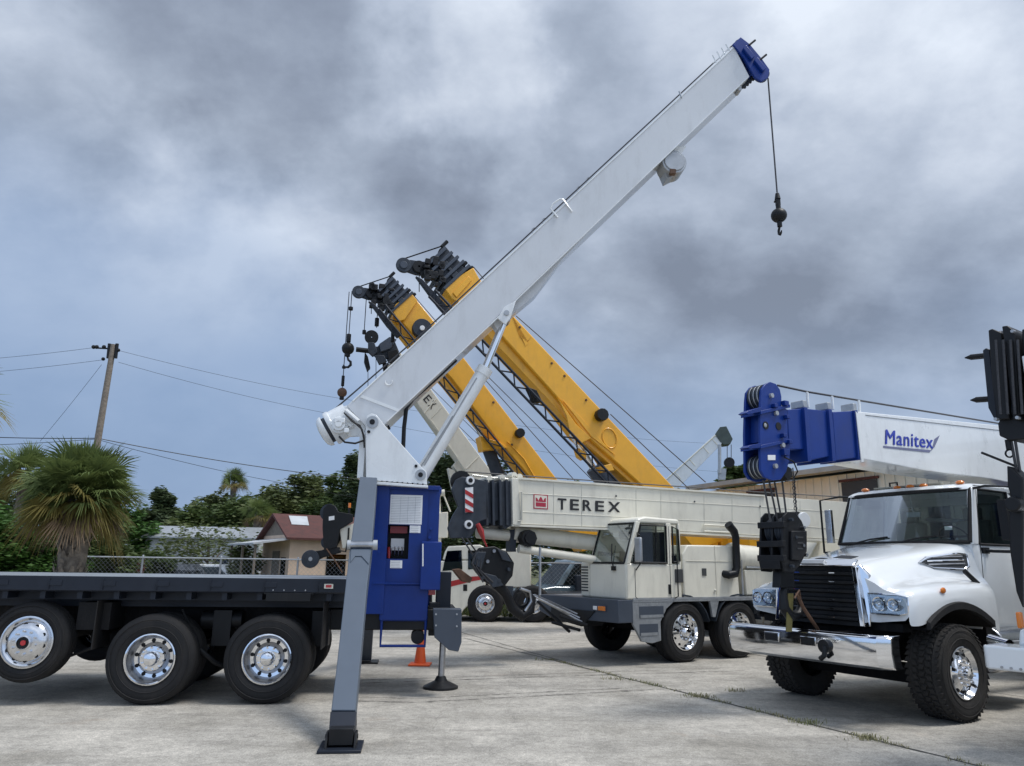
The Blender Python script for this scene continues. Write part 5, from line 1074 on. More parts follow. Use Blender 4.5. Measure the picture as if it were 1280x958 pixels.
for (u, v, r_) in ((961, 495, .155), (961, 583, .145)):
    for x in (-.18, -.12, -.055):
        m_ = MB(FT); m_.lathe([(.03, 0), (r_, 0), (r_, .010), (r_-.022, .022), (r_-.022, .030), (r_, .042), (r_, .052), (.03, .052)], kyz(u, v, x), (1, 0, 0), 26); m_.k = 1; m_.lathe([(r_-.012, .015), (r_-.004, .026), (r_-.012, .037)], kyz(u, v, x), (1, 0, 0), 26); m_.build('sheave', [DGREY, GALV], T)
for (u, v) in ((963, 495), (969, 517), (968, 583), (977, 557)):
    m_ = MB(FT); c_ = kyz(u, v, -.225); m_.cyl(c_-V(.03, 0, 0), c_+V(.01, 0, 0), .03, n=12); m_.build('sheave_pin', GALV, hp)
for (u0, v0, u1, v1) in ((930, 517, 951, 512), (932, 560, 951, 557)):
    m_ = MB(FT); m_.prism([kyz(u0, v0, -.24), kyz(u0+4, v0-3, -.24), kyz(u1, v1-3, -.24), kyz(u1, v1+3, -.24), kyz(u0+4, v0+1.5, -.24)], (.12, 0, 0)); m_.build('head_fin', BLUE, T, bev=.004)
for (v0, v1) in ((514, 506), (557, 549)):
    m_ = MB(FT); m_.prism([kyz(949, v0, -.245), kyz(986, v1, -.245), kyz(986, v1+4, -.245), kyz(949, v0+4.5, -.245)], (.32, 0, 0)); m_.build('head_rib', BLUE2, T, bev=.004)
m_ = MB(FT)
for (u, v, s1) in ((979, 505, .04), (981, 522, .03), (979, 566, .05), (984, 553, .03), (966, 508, .03), (977, 545, .03)): c_ = kyz(u, v, -.25); m_.box(c_-V(.03, s1, s1*.8), c_+V(.03, s1, s1*.8))
islands(m_, 'head_lug', BLUE, hp, bev=.006)
m_ = MB(FT); m_.tube([kyz(977, 572, -.26), kyz(987, 578, -.28), kyz(992, 590, -.28), kyz(988, 600, -.26), kyz(979, 602, -.25)], .009, 6); m_.build('control_cable', BLACK, T)
kplate([(960, 569), (969.5, 569), (969.5, 575.5), (960, 575.5)], -.228, -.221, 'label_plate', WHT, hp)
kplate([(977, 590), (983, 582), (990, 586), (991, 596), (985, 601)], -.2, -.1, 'rope_anchor', BLACK, hp)
# rope on top
m_ = MB(FT); m_.tube([K(972, 482, -.05), K(1009, 490, -.05), K(1075, 501, -.05), K(1245, 529, -.05), K(1500, 572, -.05)], .014, 6); m_.build('hoist_rope', ROPE, T)
# lettering
quad = [K(1106, 555.5, -.301), K(1165.5, 561, -.301), K(1165, 545.5, -.301), K(1106.5, 537.5, -.301)]
outv = FT.m.to_3x3() @ V(-1, 0, 0)
q4w = [FT.w(p) for p in quad]
lettering('Manitex', q4w, 'lettering', LTEXT, bm2, outv, 0.0, smear=((.006, 0), (.012, .0), (.006, .03)))
def flat(fr_, pts, name, m, par, out, th=.003):
    q = MB(fr_); q.prism(pts, out*th); return q.build(name, m, par)
flat(FT, [K(1104, 557.5, -.302), K(1164, 563, -.302), K(1161.5, 566, -.302), K(1104, 560, -.302)], 'logo_bar', LTEXT2, bm2, V(-1, 0, 0))
flat(FT, [K(1165, 561, -.302), K(1168, 549, -.302), K(1174.5, 544.5, -.302), K(1168, 559, -.302), K(1161.5, 566, -.302)], 'logo_flare', LTEXT2, bm2, V(-1, 0, 0))

# ---- hook block hanging from the blue head
hx = K(972, 600, 0); fk = Fr(FT.w((0, hx.y, 0)), FT.yaw, FT.s)
t = thing('hook_block', fk, 'heavy black multi-sheave hook block hanging from the blue boom head before the white hood', 'hook block')
def H_(u, v, x=0): return fk.p(u, v, 0, x)
ztop = H_(978, 640).z; yk = 0
for (u0, v0, u1, v1, x) in ((954, 600, 963, 652, -.12), (961, 600, 972, 652, -.04), (968, 602, 977, 650, .04), (977, 596, 983, 645, -.1)):
    m_ = MB(fk); m_.tube([H_(u0, v0, x), H_(u1, v1, x)], .012, 6); m_.build('rope', ROPE, t)
m_ = MB(fk)
for i in range(9): a_ = H_(992+.3*i, 602+i*4.2, -.12); m_.lathe([(.022, -.006), (.03, 0), (.022, .006)], a_, ((1, 0, 0) if i % 2 else (0, 1, 0)), 8)
m_.tube([H_(991, 585, -.12), H_(996, 645, -.12)], .008, 5); m_.build('chain', ROPE, t)
CP = [(976, 660), (977, 646), (982, 640), (992, 641), (1000, 652), (1006, 668), (1006, 690), (998, 706), (990, 716), (978, 715), (975, 700)]
def hyz(u, v, x): p_ = H_(u, v, -.14); return V(x, p_.y, p_.z)
for x in (-.17, -.02, .16):
    m_ = MB(fk); m_.prism([hyz(u, v, x) for u, v in CP], (.028, 0, 0)); m_.build('cheek_plate', BLACK, t, bev=.006)
for x in (-.13, -.075, .02, .075):
    for (u, v, r_) in ((988, 664, .165), (991, 684, .13)):
        m_ = MB(fk); m_.lathe([(.02, 0), (r_, 0), (r_, .010), (r_-.022, .022), (r_, .036), (r_, .046), (.02, .046)], hyz(u, v, x), (1, 0, 0), 22); m_.build('sheave', DGREY, t)
for (u0, v0, u1, v1, x0, x1) in ((974, 652, 978, 660, -.2, .2), (973, 676, 978, 684, -.2, .2), (974, 694, 979, 702, -.2, .2), (974, 700, 988, 712, -.14, .15)):
    m_ = MB(fk); a_, b_ = hyz(u0, v0, x0), hyz(u1, v1, x1); m_.box((x0, min(a_.y, b_.y), b_.z), (x1, max(a_.y, b_.y), a_.z)); m_.build('spacer_bar', BLACK, t, bev=.006)
m_ = MB(fk); m_.prism([hyz(u, v, -.21) for u, v in ((984, 664), (1003, 664), (1003, 690), (994, 702), (984, 700))], (.04, 0, 0)); m_.build('block_weight', BLACK, t, bev=.01)
m_ = MB(fk); m_.prism([hyz(u, v, .188) for u, v in ((984, 664), (1003, 664), (1003, 690), (994, 702), (984, 700))], (.04, 0, 0)); m_.build('block_weight', BLACK, t, bev=.01)
for (u, v) in ((984, 650), (999, 660), (1002, 694), (985, 708), (989, 672), (998, 682)): m_ = MB(fk); a_ = hyz(u, v, -.225); m_.cyl(a_, a_+V(.06, 0, 0), .02, n=8); m_.build('block_bolt', STEEL if u > 990 else DGREY, t)
m_ = MB(fk)
for i in range(3): a_ = hyz(994, 672+i*7, -.215); m_.box(a_-V(.002, .05, .008), a_+V(.004, .05, .008))
islands(m_, 'weight_slot', INT, t)
m_ = MB(fk); m_.tube([H_(984, 712), H_(983, 728), H_(979, 742), H_(980, 760), H_(988, 771), H_(998, 768), H_(1001, 757), H_(995, 748)], [.055, .05, .05, .065, .07, .06, .04, .016], 12); m_.prism([H_(976, 712, -.06), H_(992, 712, -.06), H_(994, 735, -.06), H_(975, 735, -.06)], (.12, 0, 0)); m_.build('hook', BLACK, t, bev=.01)
m_ = MB(fk); m_.prism([H_(985, 742, -.05), H_(992, 742, -.05), H_(990, 790, -.05), H_(983, 790, -.05)], (.012, 0, 0)); m_.build('tie_down_strap', OLIVE, t)
m_ = MB(fk); m_.tube([H_(996, 742, -.1), H_(1004, 760, -.1), H_(1023, 788, -.1)], .022, 6); m_.tube([H_(993, 748, -.12), H_(999, 738, -.12), H_(1001, 750, -.12)], .012, 5); m_.build('tie_down_rod', BRASS, t)

# ================================================================== TRUCK CUT BY THE RIGHT PICTURE EDGE
c_ = gr(1225, 806, .98); yawL = rad(124); FL_ = Fr((c_.x-1.12*math.cos(yawL), c_.y-1.12*math.sin(yawL), 0), yawL)
T = thing('crane_truck', FL_, 'white crane truck cut off by the right picture edge with black boom head above', 'crane truck')
def E_(u, v, ax=1, val=0.0): return FL_.p(u, v, ax, val)
zb = E_(1227, 836, 0, 1.12).z
m_ = MB(FL_); m_.prism([(-1.12, -.3, zb), (-1.12, 0, zb), (1.08, 0, zb), (1.12, -.05, zb), (1.12, -.42, zb), (.9, -.42, zb)], (0, 0, .98-zb)); bp = m_.build('bumper', CABWHITE, T, bev=.02)
for x in (.28, -.62):
    m_ = MB(FL_); m_.box((x-.02, .0, zb+.05), (x+.42, .006, .93)); m_.k = 1
    for k in range(3): m_.box((x+.01+k*.133, .006, zb+.07), (x+.115+k*.133, .012, .91))
    m_.build('fog_light', [INT, LENS], bp, bev=.004)
m_ = MB(FL_)
for i in range(5): m_.cyl((.95-.08*i, -.005, zb+.03), (.95-.08*i, .012, zb+.03), .012, n=8)
m_.build('bumper_bolt', STEEL, bp)
a_, b_ = E_(1269, 786, 1, -.35), E_(1282, 808, 1, -.35)
m_ = MB(FL_); m_.prism([(a_.x-.02, -.3, .97), (a_.x-.05, -.3, a_.z), (a_.x-.5, -.3, a_.z+.06), (-1.0, -.3, a_.z+.06), (-1.0, -.3, .97)], (0, -.4, 0)); m_.build('nose', CABWHITE, T, bev=.03)
a_, b_ = E_(1270, 765, 1, -.45), E_(1279, 786, 1, -.45)
m_ = MB(FL_); m_.box((b_.x, -.5, b_.z), (a_.x, -.42, a_.z)); m_.build('turn_signal', AMBER, T, bev=.015)
m_ = MB(FL_); m_.cyl(E_(1238, 799, 1, -.6), E_(1262, 806, 1, -.5), .05, n=12); m_.build('head_lamp_pipe', CHROME, T)
m_ = MB(FL_); m_.prism([(.72, -.7, .95), (.72, -.75, 1.35), (.66, -2.3, 1.9), (.66, -2.6, 2.75), (.66, -4.1, 2.8), (.66, -4.1, .95)], (-1.6, 0, 0)); m_.build('cab', CABWHITE, T, bev=.06)
m_ = MB(FL_); m_.prism([(.60, -2.285, 1.93), (-.88, -2.285, 1.93), (-.88, -2.57, 2.68), (.60, -2.57, 2.68)], (0, .02, .007)); m_.build('windshield', DARKGLASS, T, bev=.01)
for x in (.665, -.945):
    m_ = MB(FL_); m_.prism([(x, -2.62, 1.95), (x, -3.5, 1.95), (x, -3.5, 2.62), (x, -2.80, 2.62)], (.01 if x > 0 else -.01, 0, 0)); m_.build('side_window', DARKGLASS, T)
for k in range(6):
    m_ = MB(FL_); m_.box((-.55, -.30, 1.0+.06*k), (.35, -.275, 1.035+.06*k)); m_.build('grille_bar', BLACK, T)
for x in (-.9, .5):
    m_ = MB(FL_); m_.box((x, -.30, 1.06), (x+.24, -.27, 1.24)); m_.build('headlight', LENS, T, bev=.01)
m_ = MB(FL_); m_.box((-.45, -9.5, .66), (-.35, -.3, .95)); m_.box((.35, -9.5, .66), (.45, -.3, .95)); m_.build('frame_rail', MATTEBLACK, T)
wheel(T, FL_, (-1.2, -1.7, .52), (-1, 0, 0), .52, .3, .29, 'steer')
for y in (-7.4, -8.8):
    for s_ in (-1, 1): wheel(T, FL_, (s_*1.2, y, .52), (s_, 0, 0), .52, .3, .29, 'dish')
m_ = MB(FL_); m_.box((-.5, -6.7, .9), (.5, -5.7, 3.3)); m_.build('pedestal', DGREY, T, bev=.03)
def J(u, v, x=-.25): return FL_.p(u, v, 0, x)
HX = .3
def jp(pts, x0, x1, name, m, bev=.006): q = MB(FL_); q.prism([J(u, v, HX) for u, v in pts], (0, 0, 0)) if 0 else q.prism([V(x0, J(u, v, HX).y, J(u, v, HX).z) for u, v in pts], (x1-x0, 0, 0)); return q.build(name, m, T, bev=bev)
a_ = J(1300, 430, 0); b_ = J(1300, 520, 0)
m_ = MB(FL_); m_.box((-.27, -6.6, b_.z), (.27, a_.y-.3, a_.z)); m_.build('boom', WHITE, T, bev=.01)
# head seen mostly end-on: plates stand across the view
def hz_(u, v, y): return FL_.p(u, v, 1, y)
yh = .25
def fplate(pts, y0, y1, name, m, bev=.01):
    q = MB(FL_); q.prism([FL_.p(u, v, 1, y0) for u, v in pts], (0, y1-y0, 0)); return q.build(name, m, T, bev=bev)
fplate([(1235, 413), (1240, 411), (1252, 416), (1262, 524), (1246, 525), (1240, 480)], yh, yh-.7, 'head_plate', BLACK)
fplate([(1252, 408), (1259, 407), (1268, 414), (1275, 525), (1266, 525), (1257, 440)], yh+.05, yh-.7, 'head_plate', BLACK)
fplate([(1277, 412), (1286, 410), (1300, 420), (1300, 520), (1282, 520)], yh+.02, yh-.7, 'head_plate', BLACK)
fplate([(1228, 438), (1232, 435), (1237, 437), (1247, 522), (1243, 525), (1235, 510)], yh-.1, yh-.45, 'side_plate', NAVYBLK)
fplate([(1249, 545), (1247, 530), (1252, 520), (1285, 520), (1290, 548), (1262, 551)], yh-.05, yh-.4, 'sheave_case', BLACK)
for (u, v, r_) in ((1247, 430, .12), (1263, 430, .13), (1262, 515, .1), (1276, 515, .1)):
    c_ = hz_(u, v, yh-.15); m_ = MB(FL_); m_.cyl(c_, c_+V(-.07, 0, 0), r_, n=22); m_.build('sheave', DGREY, T, bev=.012)
for i in range(4):
    u = 1245+i*9; m_ = MB(FL_); m_.tube([FL_.p(u, 425, 1, yh+.08), FL_.p(u+6, 518, 1, yh+.08)], .013, 6); m_.build('rope', ROPE, T)
for (u0, v0, u1, v1) in ((1206, 447.5, 1231, 445), (1213, 500.5, 1237, 499)):
    m_ = MB(FL_); p0, p1 = hz_(u0, v0, yh-.2), hz_(u1, v1, yh-.2); m_.cyl(p0, lerp(p0, p1, .3), .006, .028, 8); m_.cyl(lerp(p0, p1, .3), p1, .03, n=8); m_.build('keeper_pin', BLACK, T)
m_ = MB(FL_)
for (u, v) in ((1244, 524), (1271, 522), (1265, 414)): c_ = hz_(u, v, yh+.09); m_.cyl(c_-V(0, .05, 0), c_, .016, n=8)
m_.build('pin_end', GALV, T)
hb = hz_(1264, 550, yh-.1); fk = Fr(FL_.w((hb.x, hb.y, 0)), FL_.yaw)
t = thing('hook_block', fk, 'black hook and rigging hanging at the right picture edge under the black boom head', 'hook block')
def G_(u, v, x=0, y=0): return fk.p(u, v, 1, y)
m_ = MB(fk); m_.tube([G_(1260, 550), G_(1262, 562)], .03, 8); m_.lathe([(.03, -.01), (.045, 0), (.03, .01)], G_(1262, 567), (0, 1, 0), 12); m_.build('shackle', BLACK, t)
for (u0, v0, u1, v1) in ((1264, 551, 1271, 590), (1269, 551, 1275, 590)):
    m_ = MB(fk); m_.tube([G_(u0, v0), G_(u1, v1)], .013, 6); m_.build('rope', ROPE, t)
m_ = MB(fk); m_.tube([G_(1227, 566), G_(1271, 583.5)], .013, 6); m_.build('tag_bar', BLACK, t)
m_ = MB(fk); pts = [(1270, 584), (1278, 588), (1290, 600), (1290, 760), (1282, 740), (1274, 690), (1272, 650), (1276, 625), (1271, 610)]
m_.prism([G_(u, v, 0, -.1) for u, v in pts], (0, .2, 0)); m_.cyl(G_(1277, 632), G_(1277, 632)+V(0, .2, 0), .07, n=14); m_.build('block_body', BLACK, t, bev=.015)
# ================================================================== CREAM TRUCK CRANE (middle)
FC = Fr((1.234, 14.16, 0), rad(122.07), .957)
T = thing('truck_crane', FC, 'cream truck crane with long horizontal boom and offset cab, mid-yard', 'truck crane')
def Cq(u, v, ax=0, val=-1.25): return FC.p(u, v, ax, val)
zd = 1.15
# carrier deck and skirts
m_ = MB(FC); zlo = Cq(671, 766, 1, 0.0).z; m_.prism([(-1.25, 0, zd), (1.25, 0, zd), (1.25, 0, zlo+.05), (.9, 0, zlo-.05), (-1.25, 0, zlo-.03)], (0, -.35, 0)); fb_ = m_.build('front_beam', SLATE, T, bev=.012)
a_, b_ = Cq(742, 756, 1, .0), Cq(758, 765, 1, .0); m_ = MB(FC); m_.box((b_.x, -.01, b_.z), (a_.x, .02, a_.z)); m_.k = 1; m_.box((b_.x+.0, .02, b_.z+.015), (b_.x+.20, .04, a_.z-.015)); m_.k = 2; m_.box((a_.x-.13, .02, b_.z+.02), (a_.x-.02, .035, a_.z-.02)); m_.build('front_lamp', [SLATE, AMBER, WHT], fb_, bev=.006)
m_ = MB(FC); m_.box((-1.25, -13, zd-.05), (1.25, -.36, zd)); m_.build('carrier_deck', PLATE, T, bev=.006)
m_ = MB(FC); m_.box((-.45, -13, .70), (.45, -.3, zd-.051)); m_.build('frame', MATTEBLACK, T)
# step skirt with recessed steps on the near side
m_ = MB(FC); sk = [(-1.245, -.353, zd-.003), (-1.245, -.353, .72), (-1.245, -.55, .42), (-1.245, -.80, .38), (-1.245, -1.02, .42), (-1.245, -1.02, .75), (-1.245, -1.18, .98), (-1.245, -1.45, zd-.003)]
m_.prism(sk, (.05, 0, 0)); skt = m_.build('side_skirt', PLATE, T, bev=.006)
for (z0, z1, y1) in ((.83, 1.03, -1.1), (.52, .72, -.95)):
    m_ = MB(FC); m_.box((-1.249, y1, z0), (-1.242, -.50, z1)); m_.build('step_recess', SLATE, skt); m_ = MB(FC); m_.box((-1.256, y1+.02, z0), (-1.249, -.52, z0+.05)); m_.build('step_tread', PLATE, skt)
wy = [-1.654, -3.15, -8.2, -9.7]
for y in wy:
    for s_ in (-1, 1): wheel(T, FC, (s_*1.235, y, .545), (s_, 0, 0), .56, .36, .325, 'steer', n=36)
    m_ = MB(FC); m_.cyl((-1, y, .545), (1, y, .545), .08, n=10); m_.build('axle', MATTEBLACK, T)
for yc_ in wy[:2]:
    for s_ in (-1, 1):
        m_ = MB(FC); pts = [V(s_*1.24, yc_+.68*math.cos(rad(g_)), .545+.655*math.sin(rad(g_))) for g_ in range(15, 166, 15)]
        m_.loft([[p+V(0, 0, 0), p+V(-s_*.36, 0, 0), p+V(-s_*.36, 0, .03), p+V(0, 0, .03)] for p in pts]); m_.build('fender', DGREY, T)
m_ = MB(FC); m_.prism([(-1.245, -2.33, zd-.003), (-1.245, -2.60, zd-.003), (-1.245, -2.47, .80), (-1.245, -2.40, .80)], (.05, 0, 0)); m_.build('skirt_gusset', PLATE, T)
m_ = MB(FC); m_.box((-1.25, -3.9, zd-.13), (-1.2, -3.75, zd-.003)); m_.box((-1.252, -13, zd-.004), (-1.20, -.36, zd+.03)); m_.build('deck_edge', GALV, T)
# hitch and outrigger clutter under the nose
m_ = MB(FC); m_.prism([(-.6, .02, .92), (.8, .02, .92), (.8, .02, .72), (-.2, .02, .62)], (0, -.5, 0)); m_.build('nose_underside', BLACK, T)
for k in range(3):
    m_ = MB(FC); p0, p1 = Cq(668+k*4, 744+k*3, 1, .5), Cq(722+k*3, 768+k*5, 1, .1); m_.tube([p0, p1], .022, 6); m_.build('tow_bar', STEEL, T)
for (a_, b_) in (((672, 752), (712, 790)), ((690, 778), (725, 788)), ((700, 770), (735, 782))): m_ = MB(FC); m_.tube([Cq(*a_, 1, .4), Cq(*b_, 1, .15)], .03, 6); m_.build('tow_bar', BLACK, T)
# cab
hb_ = 2.66
SP = [(-.33, zd), (-.33, 1.66), (-.56, hb_-.12), (-.66, hb_-.02), (-.80, hb_), (-1.56, hb_-.02), (-1.60, hb_-.10), (-1.60, zd)]
xo, xi = -1.25, -.16
fr_l = lambda y, z: z
# shell pieces: lower body, pillars, roof
m_ = MB(FC); m_.prism([(xo, -.21, zd), (xo, -.21, 1.74), (xo, -.225, 1.80), (xo, -1.60, 1.80), (xo, -1.60, zd)], (xi-xo, 0, 0)); cab_ = m_.build('cab', CREAM, T, bev=.035)
m_ = MB(FC); m_.prism([(xo, -.48, hb_-.13), (xo, -.53, hb_-.04), (xo, -.72, hb_), (xo, -1.58, hb_-.02), (xo, -1.61, hb_-.12)], (xi-xo, 0, 0)); m_.build('cab_roof', CREAM, T, bev=.035)
def cpl(y0, z0, y1, z1, x, wx, wy_): 
    m_ = MB(FC); m_.hexa([V(x, y0, z0), V(x+wx, y0, z0), V(x+wx, y0-wy_, z0), V(x, y0-wy_, z0), V(x, y1, z1), V(x+wx, y1, z1), V(x+wx, y1-wy_, z1), V(x, y1-wy_, z1)]); m_.build('cab_pillar', CREAM, T, bev=.012)
for x, wx in ((xo, .07), (xi-.07, .07)):
    cpl(-.215, 1.78, -.485, hb_-.10, x, wx, .10); cpl(-1.24, 1.78, -1.24, hb_-.10, x, wx, .12); cpl(-1.55, 1.70, -1.55, hb_-.10, x, wx, .05)
m_ = MB(FC); m_.add([V(xo+.06, -.225, 1.79), V(xi-.06, -.225, 1.79), V(xi-.06, -.49, hb_-.12), V(xo+.06, -.49, hb_-.12)], [(0, 1, 2, 3)]); w_ = m_.build('windshield', GLASS, T, fixn=False)
q4 = [V(xo+.06, -.218, 1.80), V(xi-.06, -.218, 1.80), V(xi-.06, -.48, hb_-.13), V(xo+.06, -.48, hb_-.13)]; m_ = MB(FC); m_.tube(q4+[q4[0]], .022, 6); m_.build('window_seal', BLACK, w_)
q4 = [V(xo-.002, -.38, 1.81), V(xo-.002, -1.22, 1.81), V(xo-.002, -1.22, hb_-.16), V(xo-.002, -.58, hb_-.16)]
m_ = MB(FC); m_.add(q4, [(0, 1, 2, 3)]); w_ = m_.build('door_window', GLASS, T, fixn=False); m_ = MB(FC); m_.tube([p-V(.004, 0, 0) for p in q4+[q4[0]]], .022, 6); m_.tube([V(xo-.006, -.93, 1.81), V(xo-.006, -.97, hb_-.16)], .012, 6); m_.build('window_seal', BLACK, w_)
q4 = [V(xo-.002, -1.385, 1.83), V(xo-.002, -1.56, 1.85), V(xo-.002, -1.54, hb_-.22), V(xo-.002, -1.385, hb_-.16)]
m_ = MB(FC); m_.add(q4, [(0, 1, 2, 3)]); w_ = m_.build('quarter_window', GLASS, T, fixn=False); m_ = MB(FC); m_.tube([p-V(.004, 0, 0) for p in q4+[q4[0]]], .018, 6); m_.build('window_seal', BLACK, w_)
m_ = MB(FC); m_.tube([V(xo-.05, -1.44, 1.9), V(xo-.05, -1.44, 1.2), V(xo-.02, -1.38, 1.17)], .012, 6); m_.build('grab_rail', BLACK, cab_)
m_ = MB(FC); m_.tube([V(xo-.003, -.42, 1.72), V(xo-.003, -.42, 1.2), V(xo-.003, -.46, zd+.02)], .006, 4); m_.tube([V(xo-.003, -1.30, 2.5), V(xo-.003, -1.30, zd+.02)], .006, 4); m_.build('door_seam', INT, cab_)
m_ = MB(FC); m_.box((xo-.02, -1.30, 1.24), (xo+.01, -1.24, 1.42)); m_.build('door_handle', BLACK, cab_, bev=.008)
m_ = MB(FC); m_.box((xo-.02, -1.62, 1.45), (xo+.01, -1.42, 1.70)); m_.build('air_filter_vent', INT, cab_, bev=.01)
m_ = MB(FC); m_.box((xo+.15, -1.45, 1.55), (xo+.60, -1.05, 1.8)); m_.box((xo+.15, -1.48, 1.8), (xo+.60, -1.36, 2.4)); m_.build('seat', INT, T, bev=.03)
m_ = MB(FC); m_.box((xo+.07, -1.54, 1.78), (xi-.07, -1.52, 1.95)); m_.build('rear_wall', INT, T); m_ = MB(FC); m_.box((xi-.45, -1.54, 1.94), (xi-.07, -1.52, hb_-.12)); m_.build('rear_wall', INT, T)
m_ = MB(FC); m_.box((xi-.06, -.95, 1.70), (xi-.03, -1.55, 2.5)); m_.build('inner_panel', INT, T)
m_ = MB(FC); m_.box((xo+.1, -.62, 1.5), (xi-.1, -.38, 1.76)); m_.build('dashboard', INT, T, bev=.03)
m_ = MB(FC); m_.lathe([(.17, -.01), (.182, 0), (.17, .01), (.16, 0)], (xo+.38, -.74, 1.86), (0, -.6, .8), 22, closed=True); m_.build('steering_wheel', BLACK, T)
m_ = MB(FC); p0 = V(xo-.2, -.34, 2.04); m_.box(p0-V(.09, .03, .22), p0+V(.09, .03, .22)); mr = m_.build('mirror', GALV, T, bev=.05)
m_ = MB(FC); m_.tube([V(xo, -.5, 2.35), V(xo-.2, -.37, 2.3), V(xo-.2, -.37, 1.78), V(xo, -.45, 1.68)], .014, 6); m_.build('mirror_bracket', BLACK, mr)
m_ = MB(FC); m_.tube([V(xo+.35, -.2, 1.72), V(xo+.42, -.22, 1.85), V(xo+.5, -.30, 2.15)], .012, 5); m_.box((xo+.28, -.205, 1.66), (xo+.38, -.17, 1.74)); m_.build('wiper', BLACK, T)
# louvred cowling beside the cab
m_ = MB(FC); m_.prism([(-.155, -.23, zd), (-.155, -.23, 1.80), (-.155, -.42, 1.94), (-.155, -1.5, 1.92), (-.155, -1.5, zd)], (.30, 0, 0)); cw = m_.build('cowling', CREAM, T, bev=.04)
for i in range(9): 
    m_ = MB(FC); m_.box((-.10, -.232, 1.26+.055*i), (.10, -.220, 1.285+.055*i)); m_.build('louvre', INT, cw)
# engine housing and exhaust
m_ = MB(FC); m_.prism([(xo+.02, -1.66, zd), (xo+.02, -1.66, 1.98), (xo+.02, -1.80, 2.16), (xo+.02, -3.18, 2.18), (xo+.02, -3.22, zd)], (1.5, 0, 0)); eh_ = m_.build('engine_housing', CREAM, T, bev=.025)
m_ = MB(FC); m_.box((xo+.005, -2.28, 1.58), (xo+.022, -2.17, 1.72)); m_.build('hatch', INT, eh_); m_ = MB(FC); m_.tube([V(xo+.012, -1.75, 1.86), V(xo+.012, -3.1, 1.86)], .005, 4); m_.tube([V(xo+.012, -2.55, 2.16), V(xo+.012, -2.55, 1.2)], .005, 4); m_.build('panel_seam', CREAM2, eh_)
m_ = MB(FC); m_.ball((xo+.01, -2.5, 1.3), .03, 10); m_.build('filler_cap', CREAM2, eh_)
ex = xo-.06
m_ = MB(FC); m_.tube([V(ex+.1, -2.78, 1.62), V(ex, -2.82, 1.60), V(ex, -3.02, 1.62), V(ex, -3.08, 1.75), V(ex, -3.10, 2.35), V(ex, -3.06, 2.46), V(ex, -2.95, 2.55), V(ex, -2.90, 2.60)], [.07, .08, .08, .075, .075, .08, .085, .085], 14); m_.build('exhaust', BLACK, T)
# superstructure behind
m_ = MB(FC); m_.cyl((0, -6.6, zd), (0, -6.6, zd+.35), .75, n=32); m_.build('slew_ring', DGREY, T)
m_ = MB(FC); m_.box((-.9, -9.0, zd+.35), (.9, -5.6, zd+.75)); m_.prism([(-.65, -6.2, zd+.7), (-.65, -8.8, zd+.7), (-.65, -8.6, 3.3), (-.65, -7.6, 3.3)], (1.3, 0, 0)); m_.build('superstructure', CREAM, T, bev=.03)
m_ = MB(FC); m_.box((-1.15, -5.4, zd+.05), (-.45, -3.5, zd+.55)); m_.build('tool_box', CREAM2, T, bev=.02)
m_ = MB(FC); m_.box((-1.1, -10.6, zd+.1), (1.1, -9.0, zd+1.5)); m_.build('counterweight', CREAM, T, bev=.04)
m_ = MB(FC); m_.tube([V(-1.2, -3.35, 1.9), V(-1.2, -3.35, 1.18)], .02, 6); m_.tube([V(-1.15, -3.55, 1.75), V(-1.15, -5.3, 1.75), V(-1.15, -5.3, 1.2)], .02, 6); m_.build('guard_rail', GALV, T)
# the long boom lies in its own vertical plane
p0, p1 = at(652, 628, 13.35), at(957, 645, 15.5); FD = Fr((p0.x, p0.y, 0), math.atan2(p1.y-p0.y, p1.x-p0.x))
def D(u, v, y=0.0): return FD.p(u, v, 1, y)
def dplate(pts, y0, y1, name, m, par=None, bev=.006):
    q = MB(FD); q.prism([FD.p(u, v, 1, y0) for u, v in pts], (0, y1-y0, 0)); return q.build(name, m, par or T, bev=bev)
bc = dplate([(640, 599), (652, 598.5), (957, 620.5), (1060, 628), (1060, 675), (957, 670), (770, 660), (640, 655)], 0, .75, 'boom', CREAM)
def seamC(pts, r=.006): 
    m_ = MB(FD); m_.tube([D(u, v, -.002) for u, v in pts], r, 4); m_.build('panel_seam', CREAM2, bc)
for i, u in enumerate((692, 727, 795, 826, 880, 915, 950, 1000)): seamC([(u, 600.5+(u-640)*.0715), (u+.5, 656+(u-640)*.045)])
seamC([(654, 617), (957, 634), (1040, 640)]); seamC([(650, 640), (957, 655), (1040, 661)])
m_ = MB(FD); m_.box(D(640, 655, -.03), D(1060, 676, -.03)+V(0, .03, 0)) if 0 else m_.prism([D(640, 655.5, -.03), D(770, 660.5, -.03), D(957, 670.5, -.03), D(1060, 675.5, -.03), D(1060, 678, -.03), D(957, 673, -.03), D(770, 663, -.03), D(640, 658, -.03)], (0, .8, 0)); m_.build('boom_lower_flange', CREAM, bc)
m_ = MB(FD); m_.prism([D(640, 598, -.03), D(652, 597, -.03), D(957, 619, -.03), D(957, 621, -.03), D(652, 599.5, -.03), D(640, 600, -.03)], (0, .8, 0)); m_.build('boom_upper_flange', CREAM, bc)
m_ = MB(FD)
for u in (770, 868, 950): a_ = D(u, 606+(u-640)*.0715+5, -.01); m_.cyl(a_-V(0, .012, 0), a_, .018, n=8)
m_.build('boom_bolt', DGREY, bc)
m_ = MB(FD); m_.tube([D(880, 656, -.03), D(918, 658, -.03), D(918, 666, -.03), D(880, 664, -.03), D(880, 656, -.03)], .012, 5); m_.build('boom_bracket', CREAM, bc)
dplate([(640, 598), (648, 598), (652, 655), (648, 657), (641, 656)], -.05, .8, 'boom_collar', CREAM, bc)
